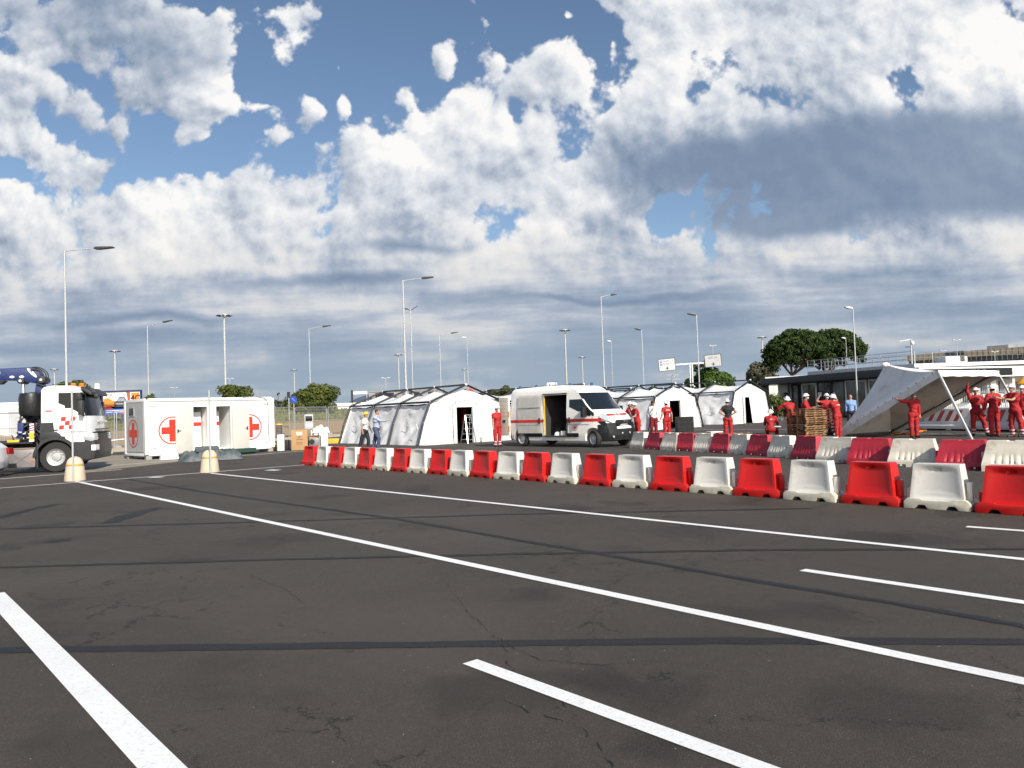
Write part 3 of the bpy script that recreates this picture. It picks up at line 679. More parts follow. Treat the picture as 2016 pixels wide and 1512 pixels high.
CLAD = mat('grey_cladding', (.035, .037, .040), .55, var=.1)
ORG = mat('amber_lens', (.75, .22, .02), .25); CHROME = mat('bright_metal', (.8, .8, .8), .15, .9); HEADL = mat('headlamp_lens', (.55, .58, .60), .08, .3, spec=1)
SKINW = mat('beige_trim', (.42, .38, .32), .7, var=.12, bump=.3, bs=8)
BLUEL = mat('blue_beacon', (.03, .08, .22), .15)
TH = radians(-46)
def build_van():
    t = thing('ambulance_van', 'white van with red stripe, open side and rear doors and red cross roundel', 'van', (1.06, 34.02, 0), TH)
    prof = [(-.70, .36), (-.73, .6), (-.72, 1.4), (-.68, 2.25), (-.62, 2.42), (-.50, 2.50), (.8, 2.55), (2.3, 2.56), (2.85, 2.50), (3.15, 2.38), (3.34, 2.24), (4.12, 1.50), (4.22, 1.43), (4.60, 1.20), (4.76, 1.06), (4.84, .86), (4.90, .62), (4.93, .45), (4.90, .28), (4.60, .24), (3.2, .27), (.8, .27), (-.5, .30)]
    def hw(x, z):
        w = 1.02
        if z > 1.25: w -= .09*((z-1.25)/1.1)**1.3
        if z > 2.30: w -= .16*((z-2.3)/.26)**2
        if z < .5: w -= .05*(.5-z)/.25
        if x > 3.9: w -= .20*((x-3.9)/1.0)**2
        if x < -.55: w -= .05*((-.55-x)/.18)
        return max(w, .4)
    def bow(x, k, z): return -.20*k*k*max(0, min(1, (x-2.9)/1.0)) + (.03*k*k if x < -.5 else 0)
    px_ = (sin(radians(47)), 0, cos(radians(47)))
    ex = [((2.82, 0, 0), (1, 0, 0)), ((3.95, 0, 1.28), (.30, 0, .954)), ((3.36, 0, 2.05), (.68, 0, .733))]
    b = body_bm(prof, hw, [-.5, 0, .4, .8, -.14, 1.28, 1.38, 2.66, 2.70, 3.05, 3.4, 3.65, 3.9, 4.0, 4.15, 4.3, 4.45, 4.6, 4.7, 4.8], [.42, .52, .58, .72, .9, 1.03, 1.15, 1.25, 1.45, 1.6, 1.75, 1.94, 2.1, 2.2, 2.3, 2.38, 2.45, 2.5], [-.93, -.8, -.55, -.25, 0, .25, .55, .8, .93], ex, bow)
    wid = lambda c: abs(c.y) > .82
    # glass
    def frontglass(c, n): return n.x > .45 and 1.52 < c.z < 2.22 and abs(c.y) < .93 and 3.0 < c.x < 4.3
    def sideglass(c, n): return abs(n.y) > .7 and 2.82 < c.x < 4.05 and 1.25 < c.z < 1.94 and (c.x-3.95)*.30+(c.z-1.28)*.954 > 0 and (c.x-3.36)*.68+(c.z-2.05)*.733 < 0
    extract(b, frontglass, .006, 'windscreen', GLASS, t); 
    for s in (-1, 1): extract(b, lambda c, n: sideglass(c, n) and c.y*s > 0, .006, 'side_window', GLASS, t)
    st = lambda c, n: 1.03 < c.z < 1.15 and abs(n.y) > .55 and not (1.38 < c.x < 2.66 and c.y < 0) and c.x < 4.45
    extract(b, st, .004, 'red_stripe', RED, t)
    extract(b, lambda c, n: .40 < c.z < .58 and abs(n.y) > .7 and (.45 < c.x < 1.3 or 2.68 < c.x < 3.4), .018, 'rubbing_strip', CLAD, t, .02)
    extract(b, lambda c, n: (c.x > 4.3 and c.z < .99 and abs(c.y) > .50) or (c.z < .70 and c.x > 4.3), .012, 'front_bumper', CLAD, t, .01)
    extract(b, lambda c, n: -.14 < c.x < 1.28 and .58 < c.z < 2.2 and n.y < -.7, .055, 'sliding_door', VANW, t, .04)
    extract(b, lambda c, n: 1.03 < c.z < 1.15 and -.14 < c.x < 1.28 and n.y < -.55, .060, 'door_stripe', RED, t)
    o = fin(b, 'body', [VANW], t, recalc=True, weld=True)
    cav = box_obj((2.02, -.30, 1.31), (1.28, 1.72, 1.70)); arches = [cyl_obj((x, .36), .43, y0, y1) for x in (0, 4.035) for y0, y1 in ((-1.3, -.62), (.62, 1.3))]
    rear = box_obj((-.2, 0, 1.30), (1.5, 1.70, 1.66))
    boolean(o, [cav, rear]+arches); resmooth(o)
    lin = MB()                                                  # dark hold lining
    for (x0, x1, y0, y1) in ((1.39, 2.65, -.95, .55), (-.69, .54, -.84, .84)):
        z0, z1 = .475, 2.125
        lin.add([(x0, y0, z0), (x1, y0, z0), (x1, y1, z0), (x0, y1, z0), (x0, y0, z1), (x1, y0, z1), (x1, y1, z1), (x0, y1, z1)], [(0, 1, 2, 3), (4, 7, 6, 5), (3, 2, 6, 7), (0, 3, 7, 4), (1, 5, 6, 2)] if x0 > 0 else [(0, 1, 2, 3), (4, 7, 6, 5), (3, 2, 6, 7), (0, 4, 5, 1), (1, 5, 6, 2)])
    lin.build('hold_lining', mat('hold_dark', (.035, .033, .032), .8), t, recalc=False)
    sh = MB()
    for z in (.9, 1.2, 1.5, 1.8): sh.box((2.0, .42, z), (1.2, .26, .03))
    for x in (1.6, 2.0, 2.4): sh.box((x, .42, 1.35), (.03, .26, 1.0))
    sh.build('shelf_rack', mat('shelf_grey', (.09, .09, .095), .5), t)
    sb = MB(); sb.box((1.95, .3, 1.06), (.4, .2, .22)); sb.box((2.25, .3, 1.64), (.3, .2, .2)); sb.box((1.7, .3, 1.95), (.26, .2, .16)); sb.build('stored_kit', mat('kit_brown', (.10, .07, .05), .8), t, bevel=.02)
    pl = MB(); pl.box((1.395, -.98, 1.3), (.028, .06, 1.6)); pl.build('yellow_edge', mat('hazard_yellow', (.65, .42, .03), .5), t)
    rl = MB(); rl.box((2.02, -1.0, 2.20), (1.36, .05, .05)); rl.box((2.02, -1.03, .455), (1.3, .14, .05)); rl.build('door_track', CLAD, t)
    seat = MB(); seat.box((2.42, -.40, .80), (.40, .42, .12)); seat.box((2.58, -.40, 1.12), (.10, .42, .6)); seat.build('jump_seat', mat('seat_grey', (.12, .11, .10), .8), t, bevel=.03)
    # grille, lamps, mirrors, handles
    g = MB(); X = T(4.83, 0, .96)
    for k in range(4): g.box((.02-.012*k, 0, -.10+.055*k), (.03, .92-.02*k, .022), 0, X)
    g.box((-.03, 0, -.02), (.03, .98, .26), 0, X); g.build('grille', BLACK, t, bevel=.004)
    g = MB(); g.path([(4.87, -.14, 1.0), (4.89, 0, 1.05), (4.87, .14, 1.0)], .012); g.path([(4.87, -.14, .95), (4.89, 0, 1.0), (4.87, .14, .95)], .012); g.build('chevron_badge', CHROME, t)
    g = MB()
    for x_, y_, z0, z1 in ((-.16, -1.015, .6, 2.3), (1.335, -1.015, .6, 2.3), (2.69, -1.02, .6, 2.2), (2.72, -1.02, .6, 2.0), (4.02, -1.0, 1.0, 1.30)): g.box((x_, y_+.0-(0 if z0 > .7 else .004), (z0+1.2)/2), (.014, .02, 1.2-z0))
    g.box((.56, -1.068, 1.66), (1.34, .012, .016)); g.box((.56, -1.072, .92), (1.34, .012, .012)); g.box((3.3, -1.024, .92), (1.1, .012, .012))
    kind(g.build('panel_seam', mat('seam_grey', (.10, .10, .10), .7), t), 'stuff')
    for s in (-1, 1):
        h = MB(); h.add([(4.36, s*.985, 1.20), (4.40, s*.965, 1.36), (4.50, s*.86, 1.34), (4.80, s*.62, 1.10), (4.79, s*.66, 1.0), (4.62, s*.90, 1.06)], [(0, 1, 2, 5), (2, 3, 4, 5)] if s < 0 else [(5, 2, 1, 0), (5, 4, 3, 2)]); h.build('headlight', HEADL, t)
        mi = MB(); X = T(3.72, s*1.17, 1.40); mi.box((0, 0, .02), (.14, .24, .42), 0, X); mi.box((-.02, -s*.16, -.14), (.07, .16, .05), 0, X); mi.build('wing_mirror', BLACK, t, bevel=.03)
        f = MB(); f.tube((4.82, s*.72, .42), (4.86, s*.72, .42), .05, n=12); f.build('fog_light', HEADL, t)
    for x in (1.18, 2.84): h = MB(); h.box((x, -1.055 if x > 2 else -1.09, 1.10), (.06, .05, .24)); h.build('door_handle', BLACK, t, bevel=.012)
    pn = MB(); pn.box((4.90, 0, .52), (.02, .52, .11)); pn.build('number_plate', WHITE, t)
    # roundel
    rd = MB(); rd.disc((3.12, -1.026, .80), .135, 28, 0); rd.disc((3.12, -1.029, .80), .135, 28, 1, r_in=.115); cross(rd, (3.12, .80), .17, .055, 1, y=-1.031)
    rd.build('red_cross_roundel', [WHITE, RED], t, recalc=False)
    rd = MB(); X = T(4.50, 0, 1.275) @ RY(radians(31)); rd.sheet([(-.10, -.62, .0), (.02, -.62, 0), (.05, -.16, 0), (-.07, -.16, 0)], 0, X); rd.sheet([(-.07, .16, 0), (.05, .16, 0), (.02, .62, 0), (-.10, .62, 0)], 0, X)
    rd.add([(-.11, -.03, .004), (-.11, .03, .004), (.07, .03, .004), (.07, -.03, .004)], [(3, 2, 1, 0)], 0, X); rd.add([(-.05, -.09, .006), (-.05, .09, .006), (.01, .09, .006), (.01, -.09, .006)], [(3, 2, 1, 0)], 0, X)
    rd.build('bonnet_marking', RED, t, recalc=False)
    # beacons
    for x, y in ((-.45, -.55), (.62, -.6), (2.2, -.2), (2.75, .55)):
        q = MB(); q.tube((x, y, 2.52), (x, y, 2.57), .055, n=12); q.ball((x, y, 2.60), (.06, .06, .05), 12); q.build('blue_beacon', BLUEL, t)
    q = MB(); q.box((1.05, -.35, 2.565), (.42, .10, .03)); q.build('amber_light_bar', ORG, t, bevel=.01)
    an = MB(); an.tube((3.0, 0, 2.44), (2.96, 0, 2.60), .006); an.build('aerial', BLACK, t)
    # rear doors
    for s, a in ((-1, radians(8)), (1, radians(-4))):
        X = T(-.66, s*1.04, 0) @ RZ(a*s*-1)
        r = MB(); r.box((-.28, 0, 1.34), (.56, .05, 1.78), 0, X); o = r.build('rear_door', VANW, t, bevel=.015)
        r = MB(); r.box((-.28, s*.030, 1.34), (.46, .018, 1.62), 0, X)
        for k in range(9): r.box((-.28, s*.042, .68+k*.165), (.42, .012, .01), 0, X)
        r.build('ribbed_panel', SKINW, o, bevel=.004)
        r = MB(); r.box((-.28, s*.055, 1.12), (.12, .03, .10), 0, X); r.build('door_lock', BLACK, o)
        for z in (.78, 1.42): r = MB(); r.box((-.03, s*.035, z), (.05, .03, .24), 0, X); r.build('amber_marker', ORG, o)
    rb = MB(); rb.box((-.72, 0, .42), (.16, 1.8, .16)); rb.build('rear_bumper', CLAD, t, bevel=.02)
    for x, st_ in ((0, 0), (4.035, radians(-14))):
        for s in (-1, 1): wheel(t, x, s*.90, .345, .22, s, steer=st_)
    return t
build_van()
# things lying in the hold of the van
hp = thing('helmet', 'white helmet lying on the sill inside the open side door of the van', 'helmet', Matrix.Translation((1.06, 34.02, 0)) @ RZ(TH) @ Vector((1.95, -.80, .478)))
q = MB(); q.ball((0, 0, .02), (.15, .12, .14), 16, z0=0); q.tube((0, 0, 0), (0, 0, .025), .165, .15, 18); q.build('shell', WHITE, hp)
bg = thing('tool_bag', 'dark kit bag beside the helmet in the van doorway', 'bag', Matrix.Translation((1.06, 34.02, 0)) @ RZ(TH) @ Vector((1.75, -.5, .478)), TH)
q = MB(); q.box((0, 0, .17), (.42, .28, .32), taper=.7); q.build('bag', BLACK, bg, bevel=.06); q = MB(); q.path([(-.1, 0, .32), (-.06, 0, .42), (.06, 0, .42), (.1, 0, .32)], .012); q.build('handle', BLACK, bg)
bg = thing('small_box', 'small pale carton next to the helmet in the van doorway', 'box', Matrix.Translation((1.06, 34.02, 0)) @ RZ(TH) @ Vector((2.32, -.82, .478)), TH+.2)
q = MB(); q.box((0, 0, .09), (.2, .2, .18)); q.build('carton', WHITE, bg, bevel=.01); q = MB(); q.box((0, 0, .182), (.21, .05, .006)); q.build('tape', SKINW, bg)

# ---------------------------------------------------------------- crane truck
TW = mat('truck_white', (.80, .80, .79), .25, var=.02, coat=.4); TD = mat('truck_dark', (.022, .023, .025), .5, var=.15)
FI = radians(15)
def build_truck():
    t = thing('crane_truck', 'white lorry cab with red and white checks and a folded blue loader crane', 'truck', (-15.82, 26.5, 0), FI)
    C0 = T(0, 1.22, 0)
    prof = [(-.43, .98), (-.43, 2.85), (-.36, 2.95), (-.1, 3.0), (.60, 2.98), (.80, 2.90), (.94, 2.70), (1.12, 1.95), (1.17, 1.75), (1.18, 1.38), (1.18, .98)]
    def hw(x, z):
        w = 1.20
        if z > 2.1: w -= .07*((z-2.1)/.9)
        if z > 2.88: w -= .6*(z-2.88)
        if x > .95: w -= .5*(x-.95)**2+.06*(x-.95)
        return w
    def bow(x, k, z): return -.22*k**4*max(0, min(1, (x-.5)/.7))
    ex = [((.92, 0, 2.0), (.42, 0, .907)), ((.90, 0, 2.4), (.97, 0, .24))]
    b = body_bm(prof, hw, [-.2, .06, .1, .3, .5, .7, .9, 1.0, 1.1, 1.2, 1.28], [1.2, 1.4, 1.6, 1.8, 1.92, 2.02, 2.2, 2.4, 2.6, 2.74, 2.85, 2.93], [-.94, -.8, -.5, 0, .5, .8, .94], ex, bow)
    for v in b.verts: v.co.y += 1.22
    CG = mat('cab_glass', (.008, .010, .011), .12, spec=.3); extract(b, lambda c, n: n.x > .5 and 1.93 < c.z < 2.74, .006, 'windscreen', CG, t)
    for s in (-1, 1): extract(b, lambda c, n: n.y*s > .6 and .1 < c.x and 1.92 < c.z < 2.74 and (c.x-.92)*.42+(c.z-2.0)*.907 > -.03 and (c.x-.90)*.97+(c.z-2.4)*.24 < 0, .006, 'side_window', CG, t)
    cb2 = fin(b, 'cab', TW, t); boolean(cb2, [cyl_obj((0, .52), .69, -1, .52, 40), cyl_obj((0, .52), .69, 1.92, 3, 40)]); resmooth(cb2)
    v = MB(); v.prism([(.80, 2.95), (1.10, 2.76), (1.14, 2.64), (1.04, 2.66), (.78, 2.88)], .10, 2.34); v.build('sun_visor', TD, t, bevel=.02)
    # black lower cab, wheel arch, bumper
    lo = MB(); lo.prism([(-.47, .60), (-.47, 1.72), (-.06, 1.72), (-.02, 1.28), (.30, 1.22), (.34, 1.02), (1.12, 1.02), (1.12, .42), (.60, .38), (.50, .45)], -.002, 2.442); o = lo.build('lower_cab', TD, t, smooth=False)
    boolean(o, [cyl_obj((0, .52), .64, -1, .50, 40), cyl_obj((0, .52), .64, 1.94, 3, 40)]); resmooth(o)
    a = MB(); n = 24
    for s, y0, y1 in ((0, -.03, .48), (1, 1.96, 2.47)):
        vs = [(r*cos(pi*k/n-.05), y, .52+r*sin(pi*k/n-.05)) for r in (.60, .70) for y in (y0, y1) for k in range(n+1)]; m_ = n+1
        fs = []
        for k in range(n): fs += [(k, k+1, m_+k+1, m_+k), (2*m_+k, 3*m_+k, 3*m_+k+1, 2*m_+k+1), (k, 2*m_+k, 2*m_+k+1, k+1), (m_+k, m_+k+1, 3*m_+k+1, 3*m_+k)]
        ar = MB(); ar.add(vs, fs); ar.build('mudguard', TD, t)
    bp = MB(); bp.prism([(.85, .34), (1.20, .40), (1.24, .70), (1.21, 1.30), (1.15, 1.36), (.88, 1.05)], .03, 2.41); bp.build('front_bumper', TD, t, bevel=.04)
    pn = MB(); pn.box((1.12, .27, .80), (.28, .54, .20)); pn.build('bumper_panel', TW, t, bevel=.02)
    gr = MB()
    for k in range(5): gr.box((1.19, 1.22, 1.38+.0*k+.09*k-.30), (.10, 1.5, .035))
    gr.build('grille', TD, t, bevel=.008)
    st = MB(); st.box((1.19, 1.22, 1.72), (.02, 1.3, .05)); st.build('front_lettering_bar', ALU, t)
    for y in (.30, 2.14):
        h = MB(); h.prism([(.86, 1.10), (1.12, 1.02), (1.23, 1.06), (1.215, 1.30), (.98, 1.36), (.86, 1.30)], y-.29, y+.29); h.build('headlight', HEADL, t, bevel=.03)
    for y, s in ((-.16, -1), (2.60, 1)):
        m_ = MB(); m_.box((.86, y, 2.20), (.14, .24, .50)); m_.box((.80, y, 2.60), (.14, .20, .26)); m_.tube((.9, y-s*.12, 2.70), (.9, y-s*.28, 2.66), .02); m_.tube((.9, y-s*.1, 1.93), (.92, y-s*.26, 1.93), .02); m_.build('mirror', TD, t, bevel=.035)
    rm_ = MB(); rm_.box((1.24, .35, 2.62), (.12, .26, .12)); rm_.tube((1.24, .35, 2.66), (1.06, .4, 2.74), .018); rm_.build('kerb_mirror', TD, t, bevel=.03)
    for x, y, m_ in ((.40, .7, ORG), (.62, .9, ORG)):
        q = MB(); q.tube((x, y, 2.98), (x, y, 3.02), .09, n=14); q.ball((x, y, 3.06), (.09, .09, .05), 14); q.build('amber_beacon', m_, t)
    q = MB(); q.tube((1.0, 1.4, 2.90), (1.0, 1.4, 3.10), .10, .085, 14); q.build('white_beacon', WHITE, t)
    # checks
    ck = MB(); cr_ = MB()
    for i in range(3):
        for j in range(3):
            x0 = .14+i*.15; z0 = 1.47+j*.145; sh = (j-1)*.03
            (ck if (i+j) % 2 == 0 else cr_).add([(x0+sh, .0, z0), (x0+.15+sh, 0, z0), (x0+.15+sh+.02, 0, z0+.145), (x0+sh+.02, 0, z0+.145)], [(0, 1, 2, 3)], 0, T(0, .012, 0))
    ck.build('red_checks', RED, t, recalc=False)
    lb = MB(); lb.box((-.20, .017, 2.02), (.20, .01, .18)); lb.box((-.20, .012, 2.12), (.20, .012, .05), 1); lb.build('cab_sticker', [WHITE, RED], t)
    text('door_lettering', 'www.italiaemergenza.it', .085, TD, t, T(.62, .008, 1.38) @ XZ, .002, sx=.9)
    dl = MB()
    for x in (.02, .97): dl.box((x, .016, 2.0), (.008, .006, 1.5))
    dl.build('door_seam', TD, t)
    dh = MB(); dh.box((.0, .0, 1.46), (.18, .03, .03)); dh.build('door_handle', TD, t)
    sp = MB(); sp.prism([(-.44, 1.40), (.04, 1.40), (.16, 1.30), (.20, 1.18), (-.44, 1.12)], -.012, .03); sp.build('side_step_panel', TD, t, bevel=.01)
    # chassis
    c = MB(); c.box((-3.2, .80, 1.0), (5.6, .12, .26)); c.box((-3.2, 1.65, 1.0), (5.6, .12, .26)); c.build('chassis', TD, t)
    fb = MB(); fb.box((-3.4, .45, 1.06), (5.4, .9, .06)); fb.build('side_deck', TD, t)
    tk = MB(); tk.box((-1.04, .30, .52), (.82, .56, .62)); o = tk.build('tool_box', mat('grey_tank', (.26, .24, .24), .45, .3), t, bevel=.04)
    q = MB(); X = T(-1.04, .012, .52)
    for a_ in (-1, 1):
        for b_ in (-1, 1): q.bar((0, 0, 0), (a_*.3, 0, b_*.2), .02, .05, 0, X)
    q.build('embossed_cross', MATS['grey_tank'], o)
    q = MB(); q.box((-.72, .01, .46), (.09, .03, .05)); q.build('side_marker', ORG, t)
    mf = MB(); mf.box((-.56, .25, .62), (.05, .5, .9)); mf.build('mud_flap', TD, t)
    wheel(t, 0, .20, .52, .32, -1, spokes=10, rimr=.56); wheel(t, 0, 2.24, .52, .32, 1, spokes=10, rimr=.56)
    wheel(t, -3.9, .28, .52, .5, -1, spokes=10, rimr=.56); wheel(t, -3.9, 2.16, .52, .5, 1, spokes=10, rimr=.56)
    # crane
    k = MB(); k.box((-.90, 1.0, 1.60), (.46, .50, 1.0)); k.prism([(-.98, 2.0), (-.42, 2.0), (-.62, 3.30), (-.76, 3.36)], .75, 1.15); k.build('crane_column', BLUE, t, bevel=.03)
    k = MB(); k.prism([(-6.0, 3.42), (-2.1, 3.27), (-1.35, 3.24), (-.80, 3.12), (-.62, 3.36), (-.72, 3.62), (-.98, 3.70), (-2.1, 3.66), (-6.0, 3.78)], .70, 1.16); bo = k.build('crane_boom', BLUE, t, bevel=.03)
    k = MB(); k.prism([(-6.2, 3.22), (-1.9, 3.12), (-1.75, 3.24), (-6.2, 3.40)], .78, 1.08); k.build('second_boom', TD, t, bevel=.02)
    k = MB(); k.tube((-.60, .62, 3.24), (-.60, 1.24, 3.24), .13, n=20); k.tube((-1.24, .62, 3.22), (-1.24, 1.24, 3.22), .11, n=20); k.build('pivot_pin', TD, t, bevel=.01)
    k = MB(); k.tube((-.60, .60, 3.24), (-.60, .63, 3.24), .05, n=14); k.tube((-1.24, .60, 3.22), (-1.24, .63, 3.22), .05, n=14); kind(k.build('pin_cap', STEEL, t), 'stuff')
    for x in (-1.52, -1.22): k = MB(); k.ball((x, .69, 3.36), (.08, .02, .045), 14); k.build('work_light', WHITE, t)
    k = MB(); k.tube((-1.22, .9, 2.3), (-1.24, .9, 3.2), .055, n=14); k.build('lift_cylinder', CHROME, t)
    n = 22; dr = MB(); prof = [(.0, 1.98), (.38, 1.98), (.42, 2.1), (.43, 2.6), (.40, 2.76), (0.01, 2.80)]
    vs = [(-.86+r*1.05*cos(2*pi*q/n), .72+r*1.35*sin(2*pi*q/n), z+.04*sin(9*z+q)*.3) for r, z in prof for q in range(n)]
    dr.add(vs, [(j*n+q, j*n+(q+1) % n, (j+1)*n+(q+1) % n, (j+1)*n+q) for j in range(5) for q in range(n)])
    dr.build('hydraulic_shroud', mat('black_sheet', (.014, .014, .015), .38, bump=.6, bs=6), t)
    hs = MB()
    for r_, oy in ((.25, .66), (.30, .72), (.34, .80)):
        pts = [(-.82+r_*1.2*cos(a_), oy, 3.36+r_*sin(a_)*1.0) for a_ in [pi*.62-q*pi*1.05/12 for q in range(13)]]; pts += [(-.50, oy, 3.0), (-.52, oy, 2.6)]; hs.path(pts, .022)
    kind(hs.build('hydraulic_hose', TD, t), 'stuff')
    lo = MB(); X = T(-.90, .694, 3.50) @ RY(radians(48)) @ XZ; kk = 24
    lo.add([X @ Vector((.22*cos(2*pi*q/kk), .055*sin(2*pi*q/kk), 0)) for q in range(kk)], [tuple(range(kk))]); lo.build('oval_sticker', WHITE, t, recalc=False)
    text('crane_name', 'FASSI', .09, BLUE, t, T(-.90, .690, 3.50) @ RY(radians(48)) @ XZ, .002, sx=1.15)
    text('crane_number', '145', .13, WHITE, t, T(-1.98, .692, 3.52) @ XZ, .002, bold=.004, sx=1.1)
    w = MB(); w.prism([(-1.30, 1.20), (-1.14, 1.20), (-1.10, 1.75), (-1.30, 1.75)], .45, .95); w.build('control_valve_box', BLUE, t, bevel=.02)
    f = MB(); f.box((-.80, .30, 1.56), (.13, .05, .30)); f.build('warning_post', WHITE, t)
    f = MB()
    for z in (1.48, 1.56, 1.64): f.add([(-.865, .272, z-.045), (-.735, .272, z-.01), (-.735, .272, z+.03), (-.865, .272, z-.005)], [(0, 1, 2, 3)])
    kind(f.build('red_bands', RED, t, recalc=False), 'stuff')
    y_ = mat('crane_yellow', (.70, .48, .02), .5)
    f = MB(); f.box((-.80, .28, 1.28), (.15, .10, .26)); f.build('yellow_tank', y_, t, bevel=.03); f = MB(); f.box((-1.34, .20, 1.12), (.36, .10, .09)); f.build('stabiliser_handle', y_, t, bevel=.02)
    f = MB(); f.tube((-.80, .24, 1.12), (-.80, .30, 1.12), .08, n=16); f.build('round_gauge', WHITE, t)
    rr = random.Random(3)
    f = MB()
    for q in range(46):
        a_ = Vector((-1.35+rr.random()*.85, .35+rr.random()*.5, 1.10+rr.random()*.75)); f.path([a_, a_+Vector((rr.uniform(-.2, .2), rr.uniform(-.1, .1), rr.uniform(-.2, .25))), a_+Vector((rr.uniform(-.3, .3), rr.uniform(-.1, .1), rr.uniform(-.3, .3)))], .014+.02*rr.random(), 6)
    kind(f.build('hydraulic_pipework', TD, t), 'stuff')
    f = MB()
    for q in range(9):
        a_ = Vector((-1.3+rr.random()*.75, .33, 1.15+rr.random()*.3)); f.box(a_, (.10*rr.random()+.03, .05, .05))
    kind(f.build('valve_bank', STEEL, t, bevel=.008), 'stuff')
build_truck()

# ---------------------------------------------------------------- white car cut by the left edge
def car(loc, rot, label, colour=None, group=None, hgt=1.0):
    cm = colour or mat('car_white', (.78, .78, .78), .25, coat=.4)
    t = thing('parked_car', label, 'car', loc, rot, group)
    prof = [(-2.05, .30), (-2.12, .55), (-2.08, .95), (-1.90, 1.08), (-1.35, 1.40*hgt), (-.6, 1.50*hgt), (.3, 1.47*hgt), (1.15, 1.02), (1.85, .85), (2.05, .62), (2.08, .35), (1.9, .22), (-1.9, .22)]
    def hw(x, z):
        w = .88
        if z > .95: w -= .22*((z-.95)/.55)
        if abs(x) > 1.5: w -= .16*((abs(x)-1.5)/.6)**2
        return w
    b = body_bm(prof, hw, [-1.8, -1.55, -1.2, -.62, -.55, 0, .3, .7, 1.1, 1.5, 1.8], [.45, .7, .82, .95, 1.02, 1.1, 1.2, 1.3, 1.38], [-.85, -.5, 0, .5, .85], (), lambda x, k, z: (-.14 if x > 1 else .14)*k*k*(abs(x) > 1.2), 1)
    extract(b, lambda c, n: abs(n.y) > .4 and 1.02 < c.z < 1.38*hgt and -1.5 < c.x < .85 and not (-.62 < c.x < -.55), .005, 'side_window', GLASS, t)
    for s in (-1, 1): extract(b, lambda c, n: n.x*s > .35 and 1.1 < c.z < 1.38*hgt and abs(c.y) < .75, .005, 'windscreen' if s > 0 else 'rear_window', GLASS, t)
    o = fin(b, 'body', cm, t); boolean(o, [cyl_obj((x, .32), .37, y0, y1) for x in (-1.3, 1.28) for y0, y1 in ((-1, -.55), (.55, 1))]); resmooth(o)
    for s in (-1, 1):
        q = MB(); q.prism([(-2.10, .72), (-2.06, .94), (-1.82, .93), (-1.90, .76)], s*.52, s*.845); q.build('tail_light', mat('tail_red', (.30, .006, .006), .15), t, bevel=.02)
        q = MB(); q.prism([(2.02, .62), (1.9, .76), (1.62, .78), (1.7, .66)], s*.5, s*.80); q.build('headlight', HEADL, t, bevel=.02)
    for x in (-1.3, 1.28):
        for s in (-1, 1): wheel(t, x, s*.78, .32, .2, s)
    return t
car((-18.55, 24.4, 0), radians(186), 'white car with a dark red tail light, cut by the left photo edge')

